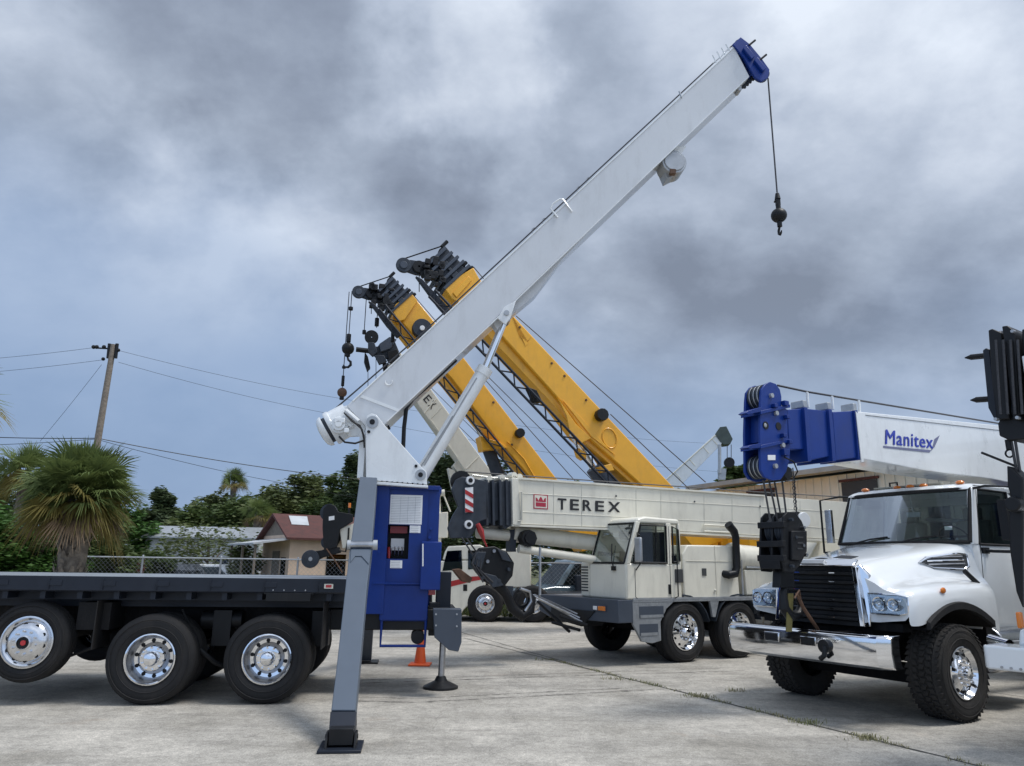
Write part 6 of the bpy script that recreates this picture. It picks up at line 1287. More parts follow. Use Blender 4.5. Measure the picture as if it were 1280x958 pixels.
m_ = MB(FD); m_.tube([D(650, 615, -.06), D(652, 615, -.07), D(652, 650, -.07), D(648, 652, -.06)], .018, 6); m_.build('boom_handle', CREAM2, bc)
# dark telescoping sections
dplate([(625, 602), (640, 601), (641, 655), (632, 662), (626, 655)], .02, .72, 'boom_section', DGREY)
dplate([(608, 603), (623, 603), (624, 650), (612, 655), (607, 646)], .06, .68, 'boom_section', DGREY)
for u in (607, 615, 624, 632): dplate([(u, 600), (u+3, 600), (u+4, 657), (u+1, 657)], -.02, .76, 'section_rib', DGREY, None, .004)
for (u, v) in ((612, 599), (628, 597), (643, 594), (650, 596)):
    m_ = MB(FD); a_ = D(u, v, .1); m_.cyl(a_, a_+V(0, .5, 0), .055, n=12); m_.box(D(u-2, v+1, .1), D(u+2, v+6, .1)+V(0, .06, 0)); m_.build('roller', CREAM, T)
m_ = MB(FD); m_.tube([D(590, 594, .2), D(612, 597, .2), D(652, 601, .2)], .02, 6); m_.build('rope_tube', CREAM, T)
m_ = MB(FD); m_.tube([D(582, 590, .35), D(640, 594, .35), D(960, 616, .35), D(1060, 622, .35)], .012, 6); m_.build('hoist_rope', ROPE, T)
HPc = [(565, 612), (570, 600), (578, 596), (588, 597), (609, 602), (611, 648), (600, 652), (596, 660), (588, 673), (563, 673), (560, 660), (566, 645), (573, 634), (568, 622)]
for y0 in (-.02, .62): dplate(HPc, y0, y0+.06, 'head_plate', DGREY, None, .01)
for (u, v, r_) in ((577, 602, .19), (572, 660, .16)):
    for y in (.1, .25, .4): m_ = MB(FD); m_.lathe([(.03, 0), (r_, 0), (r_, .015), (r_-.025, .035), (r_, .055), (r_, .07), (.03, .07)], D(u, v, y), (0, 1, 0), 24); m_.build('sheave', BLACK, T)
for (u, v) in ((587, 601), (585, 656)):
    m_ = MB(FD); a_ = D(u, v, -.02); m_.cyl(a_-V(0, .05, 0), a_, .075, n=18); m_.k = 1; m_.cyl(a_-V(0, .06, 0), a_-V(0, .049, 0), .04, n=12); m_.build('pin_boss', [WHT, BLACK], T)
# striped warning board
A4 = [(581.5, 610), (591.5, 609), (591.5, 640), (581.5, 641)]
wbrd = dplate(A4, -.05, -.03, 'warning_board', WHT, None, .0)
for k in range(3):
    b0 = 612+k*11.5; dplate([(581.5, b0), (591.5, b0+6), (591.5, min(640, b0+11.5)), (581.5, b0+5.5)], -.056, -.051, 'warning_stripe', RED, wbrd, 0)
# small logo square and lettering
lgo = dplate([(667, 617.5), (685, 619), (685, 637), (667, 636)], -.006, -.001, 'logo_square', CRED, bc, 0)
dplate([(668.2, 618.9), (683.8, 620.1), (683.8, 635.8), (668.2, 634.8)], -.008, -.0062, 'logo_inner', CREAM, lgo, 0)
for pts in ([(669.7, 628), (682.4, 629), (682.4, 634), (669.7, 633.2)], [(669.7, 622), (671.7, 623), (673, 626), (674.5, 623), (676, 621), (677.5, 623), (679, 626.5), (680.5, 623.5), (682.4, 622.5), (682.4, 628), (669.7, 627.2)]): dplate(pts, -.0105, -.0085, 'logo_mark', CRED, lgo, 0)
q_ = [(695.5, 637.5), (775, 641.3), (775, 628.5), (695.5, 623)]
outD = FD.m.to_3x3() @ V(0, -1, 0)
u0, u1 = 696, 774.5
for i, ch in enumerate('TEREX'):
    a, b = u0+i*(u1-u0)/5+.8, u0+(i+1)*(u1-u0)/5-(4.2 if i < 4 else 0)
    f0, f1 = (a-695.5)/79.5, (b-695.5)/79.5; bt = lambda f: 637+3.8*f; tp_ = lambda f: 623.2+5.3*f
    lettering(ch, [FD.w(D(a, bt(f0), -.004)), FD.w(D(b, bt(f1), -.004)), FD.w(D(b, tp_(f1), -.004)), FD.w(D(a, tp_(f0), -.004))], 'lettering', BTEXT, bc, outD, .01, smear=((.05, 0), (.03, .03)))
# cylinders under the boom
m_ = MB(FD); m_.cyl(D(596, 666, .3), D(690, 674, .3), .10, n=18); m_.cyl(D(640, 667, .3), D(790, 684, .4), .15, n=22); m_.cyl(D(648, 686, .1), D(745, 700, .15), .075, n=18); islands(m_, 'lift_cylinder', CREAM, T, bev=.01)
a_ = D(662, 673, -.05); m_ = MB(FD); m_.cyl(a_, a_+V(0, .2, 0), .15, n=8); m_.cyl(a_-V(0, .03, 0), a_, .10, n=8); m_.build('hose_reel', BLACK, T)
m_ = MB(FD); m_.box(D(638, 662, .2), D(645, 690, .2)+V(0, .2, 0)); m_.build('boom_rest', DGREY, T)
a_, b_ = D(916, 697, .0), D(985, 702, .2); m_ = MB(FD); m_.cyl(a_, b_, .26, n=28); m_.cyl(a_-V(.05, 0, 0), a_+V(.1, 0, 0), .29, n=28); m_.build('lift_cylinder_base', CREAM, T, bev=.02)
m_ = MB(FD); m_.prism([D(905, 722, .1), D(1030, 722, .1), D(1030, 760, .1), D(905, 757, .1)], (0, .8, 0)); m_.build('turntable_frame', CREAM, T, bev=.02)
c_ = D(1006, 650, -.5); m_ = MB(FD); m_.cyl(c_, c_+V(0, .5, 0), .155, n=24); m_.k = 1; m_.cyl(c_+V(-.14, .05, 0), c_+V(-.14, .5, 0), .17, n=24); m_.build('winch_drum', [WHITE, BLACK], T, bev=.01)
# black block hanging from the cream boom head
hk_ = D(590, 690, -.1); fh_ = Fr(FD.w((hk_.x, -.1, 0)), FD.yaw); t = thing('hook_block', fh_, 'large black hook block hung from the cream boom head and tied back to its bumper', 'hook block')
def S(u, v, y=0.0): return fh_.p(u, v, 1, y)
def sp_(pts, y0, y1, name, m, bev=.01): q = MB(fh_); q.prism([fh_.p(u, v, 1, y0) for u, v in pts], (0, y1-y0, 0)); return q.build(name, m, t, bev=bev)
for y0 in (-.15, .25): sp_([(592, 694), (600, 685), (618, 683), (634, 690), (643, 704), (641, 720), (632, 732), (618, 734), (604, 726), (593, 712)], y0, y0+.08, 'cheek_plate', BLACK, .015)
for y in (-.05, .08): 
    for (u, v, r_) in ((610, 703, .26), (625, 712, .24)): m_ = MB(fh_); m_.lathe([(.03, 0), (r_, 0), (r_, .02), (r_-.03, .045), (r_, .07), (r_, .09), (.03, .09)], S(u, v, y), (0, 1, 0), 28); m_.build('sheave', BLACK, t)
m_ = MB(fh_)
for (u, v) in ((617, 689), (609, 702)): a_ = S(u, v, -.16); m_.cyl(a_-V(0, .03, 0), a_, .03, n=10)
m_.build('block_pin', STEEL, t)
m_ = MB(fh_); m_.tube([S(622, 731), S(632, 742), S(640, 760), S(652, 770), S(663, 763), S(666, 748), S(658, 737)], [.10, .085, .085, .09, .08, .06, .02], 14); m_.build('hook', BLACK, t)
for (pts, y0) in (([(596, 690), (608, 690), (602, 712), (593, 706)], -.2), ([(622, 686), (633, 691), (640, 703), (628, 700)], -.2), ([(604, 716), (620, 720), (630, 732), (616, 735)], -.2)): sp_(pts, y0, y0+.06, 'block_weight', DGREY, .01)
for (u, v) in ((598, 698), (604, 722), (636, 712), (624, 726), (630, 698)): m_ = MB(fh_); a_ = S(u, v, -.19); m_.cyl(a_-V(0, .02, 0), a_+V(0, .04, 0), .03, n=8); m_.build('block_bolt', DGREY, t)
m_ = MB(fh_); m_.lathe([(.12, -.05), (.17, -.05), (.17, .05), (.12, .05)], S(651, 748, .1), (0, 1, 0), 22, closed=True); m_.build('swivel_ring', BLACK, t)
for k in range(3): m_ = MB(fh_); m_.tube([S(596+k*3, 690-k, -.18), S(590+k*5, 705+k*4, -.2), S(604+k*6, 728, -.2)], .016, 5); m_.build('rope_loop', ROPE, t)
m_ = MB(fh_); m_.tube([S(650, 736, -.05), S(662, 740, -.05), S(664, 752, -.05), S(656, 764, -.05)], .03, 8); m_.build('shackle', STEEL, t)
m_ = MB(fh_); m_.tube([S(660, 742), S(690, 757, .0), S(712, 768)], .02, 6); m_.build('tie_back_cable', STEEL, t)
for (u0, v0, u1, v1) in ((577, 672, 595, 700), (583, 673, 600, 696)): m_ = MB(fh_); m_.tube([S(u0, v0), S(u1, v1)], .014, 6); m_.build('rope', ROPE, t)
m_ = MB(fh_); m_.tube([S(597, 655), S(601, 664), S(605, 676)], [.04, .06, .02], 8); m_.tube([S(605, 676), S(611, 690)], .016, 6); m_.build('red_limit_weight', RED, t)
sp_([(626, 732), (642, 733), (640, 760), (632, 754)], .02, .06, 'hook_guard', DGREY, .004)
sp_([(566, 712), (575, 711), (591, 723), (588, 729), (578, 727)], -.1, .0, 'rusty_link', BRASS, .01)

# ================================================================== YELLOW CRANES
def telecrane(fr, label, cat_, m, near, under_w, sections):
    t = thing('telescopic_crane', fr, label, cat_, None)
    q = MB(fr); q.prism([fr.p(u, v, 1, 0) for u, v in near], (0, under_w, 0)); return t, q.build('boom', m, t, bev=.03)
def ytools(fr, t):
    def P(u, v, y=0.0): return fr.p(u, v, 1, y)
    def plt(pts, y0, y1, name, m, par=None, bev=.01):
        q = MB(fr); q.prism([fr.p(u, v, 1, y0) for u, v in pts], (0, y1-y0, 0)); return q.build(name, m, par or t, bev=bev)
    def tb(pts, r, name, m, par=None, y=0.0, n=6):
        q = MB(fr); q.tube([fr.p(u, v, 1, y) for u, v in pts], r, n); return q.build(name, m, par or t)
    def disc(u, v, r, y, th, name, m, par=None, n=20):
        q = MB(fr); c = fr.p(u, v, 1, y); q.cyl(c, c+V(0, th, 0), r, n=n); return q.build(name, m, par or t, bev=.01)
    return P, plt, tb, disc
def lattice(fr, t, a, b, wpx, y, name='lattice_jib', bays=14, r=.028, m=NAVYBLK):
    a0, b0 = V(a[0], a[1], 0), V(b[0], b[1], 0); dr = (b0-a0).normalized(); nr = V(-dr.y, dr.x, 0)*wpx*.5; q = MB(fr)
    for yy in (y, y+.45):
        for s_ in (-1, 1): q.tube([fr.p((a0+nr*s_).x, (a0+nr*s_).y, 1, yy), fr.p((b0+nr*s_).x, (b0+nr*s_).y, 1, yy)], r*1.3, 5)
        for i in range(bays):
            p0 = lerp(a0, b0, i/bays)+nr*(1 if i % 2 else -1); p1 = lerp(a0, b0, (i+1)/bays)+nr*(-1 if i % 2 else 1); q.tube([fr.p(p0.x, p0.y, 1, yy), fr.p(p1.x, p1.y, 1, yy)], r*.7, 4)
    for i in range(bays+1):
        for s_ in (-1, 1): p0 = lerp(a0, b0, i/bays)+nr*s_; q.cyl(fr.p(p0.x, p0.y, 1, y), fr.p(p0.x, p0.y, 1, y+.45), r*.6, n=4)
    return q.build(name, m, t)
def carrier(fr, t, x0, x1, m, z=1.2, w=2.6, y0=-1.1):
    """rough carrier under a telescopic crane, in the boom frame"""
    q = MB(fr); q.box((x0, y0+.2, .8), (x1, y0+w-.2, z+.15)); q.build('carrier_frame', DGREY, t, bev=.03)
    q = MB(fr); q.box((x0+1.2, y0+.1, z+.15), (x1-1.0, y0+w-.1, z+.75)); q.box((x1-2.8, y0, z+.75), (x1-.2, y0+w, z+2.0)); q.build('superstructure', m, t, bev=.05)
    q = MB(fr); q.box((x0+1.6, y0+.05, z+.75), (x0+3.0, y0+1.0, z+2.1)); q.k = 1; q.box((x0+1.75, y0+.03, z+1.2), (x0+2.85, y0+.06, z+1.95)); q.build('operator_cab', [m, DARKGLASS], t, bev=.03)
    for x in (x0+1.0, x1-1.2):
        for s_, yy in ((-1, y0), (1, y0+w)): wheel(t, fr, (x, yy, .72), (0, s_, 0), .72, .5, .33, 'flat', n=30)
# right, nearer yellow crane
p0 = at(700, 500, 19.0); FY = Fr((p0.x, p0.y, 0), rad(17))
T, bo = telecrane(FY, 'yellow telescopic crane, the nearer and right one of the two yellow booms', 'crane', YELLOW,
    [(643, 396), (846, 613.5), (905, 676), (870, 690), (808, 612), (729, 541), (702, 503), (622, 414), (574, 366), (592, 340)], .80, None)
P, plt, tb, disc = ytools(FY, T)
plt([(622, 414), (702, 503), (729, 541), (808, 612), (797, 611), (722, 545), (694, 509), (618, 428), (575, 380), (572, 366)], .12, .74, 'boom_underside', YELLOW, bo, .01)
plt([(556, 361), (562, 352), (592, 334.5), (601, 352), (575, 379), (565, 374)], -.12, .95, 'boom_collar', YELLOW, bo, .02)
plt([(566, 366), (586, 345), (590, 350), (571, 372)], -.16, -.11, 'collar_rib', YELLOW, bo, .01)
plt([(697, 497), (720, 530), (739, 548), (724, 556), (712, 540), (708, 520)], -.07, .0, 'lift_lug', YELLOW, bo, .015)
plt([(703, 500), (739, 546), (770, 570), (760, 560), (725, 520)], -.03, .0, 'boom_doubler', YELLOW, bo, .01)
plt([(641, 396), (664, 421), (660, 426), (650, 421), (661, 429), (657, 433)], -.012, -.002, 'boom_patch', YELLOW, bo, 0)
disc(754, 518, .17, -.22, .22, 'cap', BLACK, bo, 10)
m_ = MB(FY); m_.tube([P(762+9*math.cos(a*.35), 548+12*math.sin(a*.35)+3*math.cos(a*.35), -.01) for a in range(19)], .018, 5); m_.build('ring_weld', YELLOW, bo)
for (u, v) in ((650, 409), (690, 454), (706, 470), (733, 500)): disc(u, v, .035, -.03, .03, 'boom_bolt', BRASS, bo, 8)
m_ = MB(FY); m_.cyl(P(716, 540, .4), P(746, 588, .4), .14, n=18); m_.build('cylinder_rod', CHROME, T)
m_ = MB(FY); m_.cyl(P(742, 584, .4), P(800, 660, .4), .24, n=22); m_.build('lift_cylinder', SLATE, T, bev=.015)
lattice(FY, T, (540, 367), (775, 614), 11, -.6, bays=24)
plt([(661, 484), (671, 488), (678, 502), (670, 503)], -.5, -.2, 'jib_bracket', BLACK); plt([(724, 560), (733, 567), (733, 574), (727, 570)], -.5, -.1, 'jib_bracket', YELLOW); plt([(751, 583), (764, 580), (768, 588), (756, 590)], -.5, -.1, 'jib_bracket', YELLOW)
for (a_, b_) in (((592, 334), (640, 390)), ((645, 395), (882, 603)), ((763, 518), (862, 612))):
    tb([a_, b_], .013, 'hoist_rope', ROPE, None, .3)
def yhead(fr, t, O, sc, P, plt, tb, disc):
    """dark sheave head; O = pixel origin at the collar, sc = pixel scale"""
    def o(x, y): return (O[0]+x*sc, O[1]+y*sc)
    for y0 in (-.05, .75):
        plt([o(0, 0), o(-16, -20), o(-8, -44), o(-2, -50), o(8, -38), o(24, -20), o(30, -8), o(8, 14)], y0, y0+.07, 'head_plate', DGREY)
    ax_, bx_ = -.675, -.738     # direction along the boom, towards its head
    def slab(d0, d1, h0, h1, y0, y1, name, m):
        cx, cy = 16, -8; pts = [(d, h) for d, h in ((d0, -h0), (d1, -h1), (d1, h1), (d0, h0))]
        plt([o(cx+ax_*d-bx_*h, cy+bx_*d+ax_*h) for d, h in pts], y0, y1, name, m)
    slab(0, 40, 17, 13, .02, .76, 'boom_section', SLATE)
    for d, h in ((2, 22), (11, 20.5), (20, 19), (29, 17), (38, 15)): slab(d, d+4, h, h, -.14, .92, 'section_flange', SLATE)
    for d, h in ((7, 12), (16, -13), (25, 10)): slab(d-3, d+3, 3+h*.1, 3+h*.1, -.12, .0, 'wear_pad', DGREY)
    for (x, y, r_) in ((-14, -30, .16), (-3, -41, .15), (-24, -18, .19), (-34, -24, .16)):
        for yy in (.0, .2, .4): m_ = MB(fr); m_.lathe([(.03, 0), (r_, 0), (r_, .02), (r_-.03, .05), (r_, .08), (r_, .1), (.03, .1)], P(*o(x, y), yy), (0, 1, 0), 20); m_.build('sheave', BLACK, t)
    plt([o(-12, -2), o(-20, -12), o(-38, -14), o(-56, -20), o(-60, -24), o(-58, -32), o(-44, -32), o(-30, -30), o(-18, -30), o(-6, -22)], .1, .2, 'jib_arm', DGREY); 
    plt([o(-12, -2), o(-20, -12), o(-38, -14), o(-56, -20), o(-60, -24), o(-58, -32), o(-44, -32), o(-30, -30), o(-18, -30), o(-6, -22)], .5, .6, 'jib_arm', DGREY)
    disc(*o(-53, -26), .20*1.0, .0, .1, 'jib_sheave', DGREY, None, 24); disc(*o(-53, -26), .10, -.03, .05, 'jib_sheave_hub', SLATE, None, 14)
    tb([o(-60, -31), o(-3, -50)], .018, 'pendant_bar', BLACK, None, .2)
    m_ = MB(fr)
    for k in range(20):
        random.seed(k*7+int(O[0])); x, y = random.uniform(-34, -4), random.uniform(-38, 0)
        if y > -x*.9-10+6 or y < x*.6-26: continue
        a_ = P(*o(x, y), -.08); s1, s2 = random.uniform(.03, .12), random.uniform(.03, .10); m_.box(a_-V(s1, .07, s2), a_+V(s1, .06, s2))
    islands(m_, 'head_fitting', BLACK, t, bev=.01)
    for (x, y) in ((22, -26), (30, -20), (-2, -52)): m_ = MB(fr); m_.cyl(P(*o(x-4, y+4), .0), P(*o(x+3, y-3), .0), .05, n=8); m_.build('keeper_pin', BLACK, t)
    tb([o(-34, -22), o(-34, 8)], .013, 'rope', ROPE, None, .3)
    plt([o(-38, -12), o(-30, -8), o(-2, 22), o(12, 40), o(6, 44), o(-10, 26)], -.35, -.2, 'jib_nose', NAVYBLK)
yhead(FY, T, (558, 357), 1.0, P, plt, tb, disc)
carrier(FY, T, 3.2, 9.5, YELLOW)
# left, farther yellow crane
p0 = at(600, 480, 22.5); FZ = Fr((p0.x, p0.y, 0), rad(17))
T, bo = telecrane(FZ, 'yellow telescopic crane, the farther and left one of the two yellow booms', 'crane', YELLOW,
    [(513.5, 366), (578, 445), (698.6, 602), (760, 682), (728, 690), (668, 603), (618, 545), (566, 475), (520, 424), (494, 392), (498, 382)], .72, None)
P, plt, tb, disc = ytools(FZ, T)
plt([(520, 424), (566, 475), (618, 545), (668, 603), (662, 602), (612, 549), (557, 480), (520, 440), (490, 402), (492, 392)], .1, .66, 'boom_underside', YELLOW, bo, .01)
plt([(490, 388), (495, 380), (514, 366), (522, 376), (506, 400), (498, 402)], -.1, .82, 'boom_collar', YELLOW, bo, .02)
plt([(600, 545), (612, 549), (624, 552), (634, 560), (618, 562), (604, 563)], -.1, .5, 'lift_lug', YELLOW, bo, .015)
m_ = MB(FZ); m_.tube([P(634, 552, -.01), P(655, 574, -.01), P(672, 603, -.01)], .02, 5); m_.build('boom_weld', YELLOW, bo)
disc(651, 541, .15, -.2, .2, 'cap', BLACK, bo, 10)
for (u, v) in ((560, 424), (617, 503), (640, 556)): disc(u, v, .04, -.03, .03, 'boom_bolt', BRASS, bo, 8)
disc(528, 410, .30, -.3, .2, 'hose_drum', DGREY, bo, 26); disc(528, 410, .08, -.36, .07, 'hose_drum_hub', WHT, bo, 10)
m_ = MB(FZ); m_.cyl(P(580, 495, .35), P(611, 562, .35), .11, n=18); m_.build('cylinder_rod', CHROME, T)
m_ = MB(FZ); m_.cyl(P(609, 558, .35), P(640, 640, .35), .20, n=22); m_.build('lift_cylinder', DGREY, T, bev=.015)
lattice(FZ, T, (478, 384), (660, 606), 9, -.6, bays=20, r=.026)
for (a_, b_) in (((514, 366), (578, 440)), ((600, 461), (745, 605)), ((602, 470), (722, 605))): tb([a_, b_], .013, 'hoist_rope', ROPE, None, .3)
yhead(FZ, T, (492, 386), .82, P, plt, tb, disc)
carrier(FZ, T, 4.6, 10.5, YELLOW)
# rigging hanging from the two yellow heads
def rig(u, Y_, items, label, cat='hook ball', name='hook_ball', group=None):
    """items: ('rope', v0, v1) | ('ball', v, r, mat) | ('weight', v0, v1, r) | ('hook', v)"""
    b = at(u, items[0][1], Y_); fr = Fr((b.x, b.y, 0)); t = thing(name, fr, label, cat, group); ux = lambda v: V(0, 0, fr.p(u, v, 1, 0).z)
    for it in items:
        m_ = MB(fr)
        if it[0] == 'rope': m_.tube([ux(it[1]), ux(it[2])], .014, 5); m_.build('rope', ROPE, t)
        elif it[0] == 'ball': m_.ball(ux(it[1]), it[2], 16); m_.build('ball', it[3], t)
        elif it[0] == 'weight': m_.cyl(ux(it[1]), ux(it[2]), it[3], n=10); m_.build('weight', BLACK, t, bev=.01)
        elif it[0] == 'hook':
            z = ux(it[1]).z; m_.tube([V(0, 0, z)]+[V(math.sin(rad(g_))*.12, 0, z-.22+math.cos(rad(g_))*.12) for g_ in (15, 60, 110, 160, 205, 250)], [.03, .035, .04, .045, .04, .03, .015], 7); m_.build('hook', BLACK, t)
    return t
def zz(Yb): return Yb
yb = FZ.w(P(444, 360, .1)).y
rig(440, yb, [('rope', 364, 440), ('weight', 384, 388, .07), ('weight', 418, 428, .07), ('ball', 436, .19, BLACK), ('weight', 442, 446, .08), ('hook', 446)], 'black overhaul ball with hook, leftmost of the hanging rigging', group=None)
rig(436.5, yb+.6, [('rope', 365, 492), ('weight', 458, 461, .06), ('weight', 470, 483, .05), ('ball', 491, .15, BRASS), ('weight', 496, 500, .07)], 'small rust-red overhaul ball hanging just above the white winch')
rig(458, yb+.3, [('rope', 372, 416), ('weight', 413, 418, .06)], 'thin rope hanging down to the black rigging cluster', 'rope', 'hanging_rope')
rig(472.5, yb+.5, [('rope', 380, 410), ('weight', 398, 408, .07)], 'short rope with limit weight left of the yellow collar', 'rope', 'hanging_rope')
rig(492, yb+.5, [('rope', 400, 436), ('weight', 412, 428, .06)], 'rope with slim dark weight right above the cream boom head', 'rope', 'hanging_rope')

# cream boom behind, its head at the dark cluster
p0 = at(600, 560, 25.5); FE_ = Fr((p0.x, p0.y, 0), rad(12))
T, bo = telecrane(FE_, 'cream telescopic crane with raised boom seen under the big white boom', 'crane', CREAM2,
    [(500, 440), (535, 481), (617, 593), (640, 625), (650, 660), (612, 660), (592, 604), (572, 575), (518, 500), (484, 458)], .72, None)
P, plt, tb, disc = ytools(FE_, T)
plt([(572, 575), (592, 604), (580, 600), (566, 582)], .1, .6, 'boom_underside', CREAM2, bo)
for (a, b) in (((545, 499), (530, 517)), ((572, 535), (557, 552)), ((598, 571), (583, 586))): tb([a, b], .02, 'boom_rib', CREAM, bo, -.01)
tb([(552, 509), (538, 524), (572, 572)], .012, 'panel_seam', CREAM, bo, -.01)
# two last letters of the boom lettering show below the white boom
sq = lambda a, b, c, d_: [FE_.w(P(*a, -.004)), FE_.w(P(*b, -.004)), FE_.w(P(*c, -.004)), FE_.w(P(*d_, -.004))]
outE = FE_.m.to_3x3() @ V(0, -1, 0)
lettering('E', sq((528.5, 499.5), (533, 505), (540.5, 498.5), (536, 493)), 'lettering', BTEXT, bo, outE, .01)
lettering('X', sq((534.5, 507), (539, 512.5), (546, 505.5), (541.5, 500)), 'lettering', BTEXT, bo, outE, .01)
for y0 in (-.05, .7): plt([(462, 434), (474, 433), (486, 424), (494, 428), (499, 440), (490, 447), (478, 449), (466, 445)], y0, y0+.06, 'head_plate', DGREY)
for (u, v, r_) in ((464.5, 421, .24), (482, 438, .3), (492, 447, .24)):
    for y in (.05, .3): m_ = MB(FE_); m_.lathe([(.03, 0), (r_, 0), (r_, .03), (r_-.04, .06), (r_, .09), (r_, .12), (.03, .12)], P(u, v, y), (0, 1, 0), 22); m_.build('sheave', BLACK, T)
for pts_, m__ in (([(474, 430), (487, 421), (496, 424), (488, 436), (476, 440)], SLATE), ([(460, 428), (468, 428), (472, 440), (466, 446), (460, 440)], DGREY), ([(484, 440), (497, 436), (500, 446), (492, 456), (486, 452)], BLACK), ([(468, 444), (480, 444), (484, 452), (474, 456)], DGREY)): plt(pts_, -.16, -.03, 'head_block', m__, None, .02)
plt([(456, 440), (460, 446), (463, 460), (459, 464), (455, 452)], .1, .3, 'hook_weight', BLACK); plt([(478, 452), (486, 455), (490, 466), (484, 470), (479, 462)], .1, .3, 'hook_weight', BLACK)
m_ = MB(FE_); a_ = P(445, 437, .1); m_.tube([a_, P(470, 440, .1)], .09, 8); m_.build('jib_arm', BLACK, T)
tb([(460, 460), (460, 520)], .012, 'rope', ROPE); tb([(470, 446), (470, 515)], .012, 'rope', ROPE)
for (a, b) in (((535, 481), (655, 600)), ((540, 500), (640, 598))): tb([a, b], .012, 'hoist_rope', ROPE, None, .3)
plt([(560, 585), (568, 588), (577, 605), (566, 612)], .1, .5, 'boom_rest', CREAM2)
carrier(FE_, T, 3.2, 9.5, CREAM2)

# white carrier with red stripe standing behind the hook block
p0 = gr(606, 778); FG = Fr((p0.x, p0.y, 0), rad(3)); T = thing('carrier_truck', FG, 'white truck with dark windows and red side stripe behind the blue pedestal', 'truck')
P, plt, tb, disc = ytools(FG, T)
plt([(553, 700), (556, 690), (560, 683), (600, 681), (606, 684), (607, 700)], 0, 2.2, 'cab_upper', CREAM, None, .04)
plt([(540, 702), (607, 700), (607, 736), (580, 762), (575, 770), (540, 770)], -.003, 2.2, 'cab_lower', CREAM, None, .03)
plt([(559, 689), (577, 688), (578, 712), (553, 714), (556, 700)], -.012, -.001, 'door_window', DARKGLASS, None, 0); plt([(585, 688), (601, 689), (603, 711), (585, 712)], -.012, -.001, 'side_window', DARKGLASS, None, 0)
plt([(562, 727), (590, 721), (606, 720), (606, 724), (590, 727), (562, 734)], -.012, -.004, 'side_stripe', RED, None, 0)
plt([(579, 731), (584, 731), (584, 739), (579, 739)], -.014, -.004, 'door_handle', BLACK, None, 0)
plt([(610, 688), (664, 684), (664, 735), (610, 735)], .3, 2.0, 'engine_housing', CREAM, None, .04)
plt([(575, 742), (760, 742), (760, 756), (575, 756)], .1, 2.2, 'chassis', BLACK, None, .02)
for x in (0, 1.42, 4.6, 6.0): 
    wheel(T, FG, (x, -.05, .53), (0, -1, 0), .53, .33, .275, 'flat', n=30); wheel(T, FG, (x, 2.3, .53), (0, 1, 0), .53, .33, .275, 'flat', n=24)

# far white boom beyond the right yellow one
p0 = at(860, 590, 38); FF = Fr((p0.x, p0.y, 0), rad(-8)); T = thing('telescopic_crane', FF, 'distant small cream crane boom with dark grey-green head and hanging block', 'crane')
P, plt, tb, disc = ytools(FF, T)
bo = plt([(790, 640), (833, 598.5), (895, 542), (904, 553), (847.5, 610), (800, 660)], 0, .7, 'boom', WHITE)
tb([(833, 599.5), (896, 543)], .03, 'boom_edge', CREAM, bo, -.02)
for u in (843, 861, 878, 889): tb([(u, 590-(u-843)*.92), (u+8, 599-(u-843)*.92)], .02, 'boom_rib', CREAM, bo, -.01)
HG = mat('grey_green_steel', (.07, .095, .085), .6, var=.3, dirt=.2)
plt([(894, 543), (900, 534), (908, 533), (916, 549), (913, 555), (905, 556), (900, 552)], -.05, .75, 'boom_head', HG)
tb([(899.5, 556), (899.5, 592)], .09, 'hanging_jib', GALV); tb([(909, 556), (909, 574)], .02, 'rope', ROPE); tb([(914, 556), (914, 574)], .02, 'rope', ROPE)
disc(912, 578, .26, 0, .3, 'hook_block', BLACK); plt([(898, 586), (908, 586), (907, 600), (899, 600)], 0, .4, 'boom_rest', GALV)
m_ = MB(FF); m_.box((-3.2, .0, .9), (3.5, 2.4, 1.6)); m_.box((-3.2, .2, 1.6), (-1, 2.2, 3.0)); m_.build('carrier', CREAM2, T, bev=.04)
for x in (-2.4, 2.4):
    for s_, yy in ((-1, -.05), (1, 2.45)): wheel(T, FF, (x, yy, .6), (0, s_, 0), .6, .4, .3, 'flat', n=20)

# crane head behind the flatbed, left of the grey leg
p0 = gr(430, 775); yk_ = 24.0; p0 = at(430, 660, yk_); FH_ = Fr((p0.x, p0.y, 0), rad(6)); T = thing('telescopic_crane', FH_, 'white crane with stowed black jib head and sheave wheel behind the flatbed', 'crane')
P, plt, tb, disc = ytools(FH_, T)
plt([(424, 660), (450, 652), (560, 640), (560, 672), (450, 682), (428, 686)], .1, .6, 'boom', CREAM, None, .02)
plt([(404, 636), (410, 630), (418, 632), (423, 640), (441, 643), (441, 652), (425, 662), (421, 684), (405, 688), (403, 660)], .0, .12, 'head_plate', BLACK); plt([(404, 636), (410, 630), (418, 632), (423, 640), (441, 643), (421, 684), (405, 688), (403, 660)], .45, .55, 'head_plate', BLACK)
for (u, v, r_) in ((411, 641, .28), (409, 678, .2)):
    for y in (.15, .3): m_ = MB(FH_); m_.lathe([(.03, 0), (r_, 0), (r_, .02), (r_-.03, .045), (r_, .07), (r_, .09), (.03, .09)], P(u, v, y), (0, 1, 0), 24); m_.build('sheave', DGREY, T)
plt([(411, 646), (418, 645), (418, 650), (411, 651)], -.012, -.002, 'label_plate', WHT, None, 0)
plt([(378, 697), (386, 690), (402, 688), (412, 684), (424, 684), (426, 691), (404, 697), (390, 704)], .05, .25, 'jib_arm', BLACK, None, .02)
m_ = MB(FH_); m_.lathe([(.07, -.02), (.17, -.01), (.23, -.03), (.27, -.03), (.28, .0), (.27, .05), (.07, .06)], P(388, 699, .0), (0, -1, 0), 28); m_.build('guide_wheel', DGREY, T)
disc(388, 699, .07, -.06, .06, 'wheel_hub', GALV, None, 12)
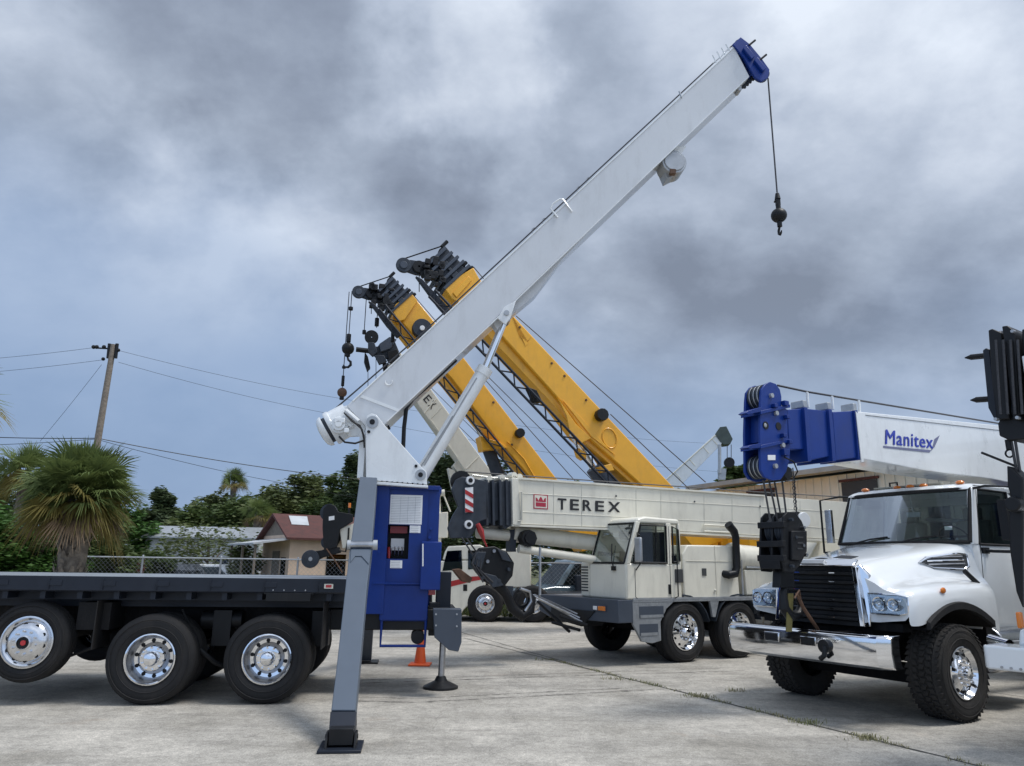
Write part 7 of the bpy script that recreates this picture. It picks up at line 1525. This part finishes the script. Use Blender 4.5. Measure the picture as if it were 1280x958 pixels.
tb([(408, 686), (418, 700), (428, 716)], .022, 'tie_rod', BRASS); tb([(424, 688), (432, 690), (435, 676), (436, 660)], .03, 'hydraulic_hose', BLACK, None, .05)
m_ = MB(FH_); a_ = P(437, 631, .1); m_.cyl(a_-V(0, 0, .10), a_+V(0, 0, .05), .045, n=12); m_.k = 1; m_.cyl(a_-V(0, 0, .32), a_-V(0, 0, .1), .035, n=8); m_.build('beacon', [AMBER, BLACK], T)
m_ = MB(FH_); m_.tube([P(548, 618, .2), P(549, 690, .2)], .07, 8); m_.tube([P(553, 615, .2), P(563, 640, .2)], .03, 6); m_.cyl(P(545, 617, .2), P(556, 616, .2), .11, n=10); m_.build('mirror_post', CREAM, T)
m_ = MB(FH_); m_.box((.2, .1, .6), (3.6, 2.3, 1.0)) ; m_.build('chassis', MATTEBLACK, T)
m_ = MB(FH_); m_.box((.35, -.3, 1.6), (2.2, 1.8, 2.3)) if 0 else m_.box((.5, .15, 1.0), (2.6, 2.2, 1.5)); m_.build('turntable_base', CREAM, T, bev=.03)
for x in (.9, 2.5):
    for s_, yy in ((-1, .0), (1, 2.4)): wheel(T, FH_, (x, yy, .5), (0, s_, 0), .5, .3, .28, 'flat', n=24)

# blue-grey parked cars showing between the hook block and the cream cab
BG = mat('blue_grey_car_paint', (.13, .19, .23), .25, coat=.8)
car(at(722, 720, 26.5).x, 26.5, rad(-158), BG, 'blue-grey car behind the front deck of the cream crane', L_=5.0, h=1.85)
p0 = gr(674, 780); fpst = Fr((at(675, 720, 13.0).x, 13.0, 0)); 
# metal guard post
t = thing('guard_post', fpst, 'slim pale metal post standing on the left front corner of the cream crane', 'post'); m_ = MB(fpst); za, zb_ = fpst.p(675, 684, 1, 0).z, fpst.p(675, 744, 1, 0).z
m_.cyl((0, 0, zb_), (0, 0, za), .022, n=8); m_.build('post', GALV, t); m_ = MB(fpst); m_.tube([(.0, 0, zb_+.05), (.0, .25, zb_-.05)], .02, 6); m_.build('post_foot', GALV, t)
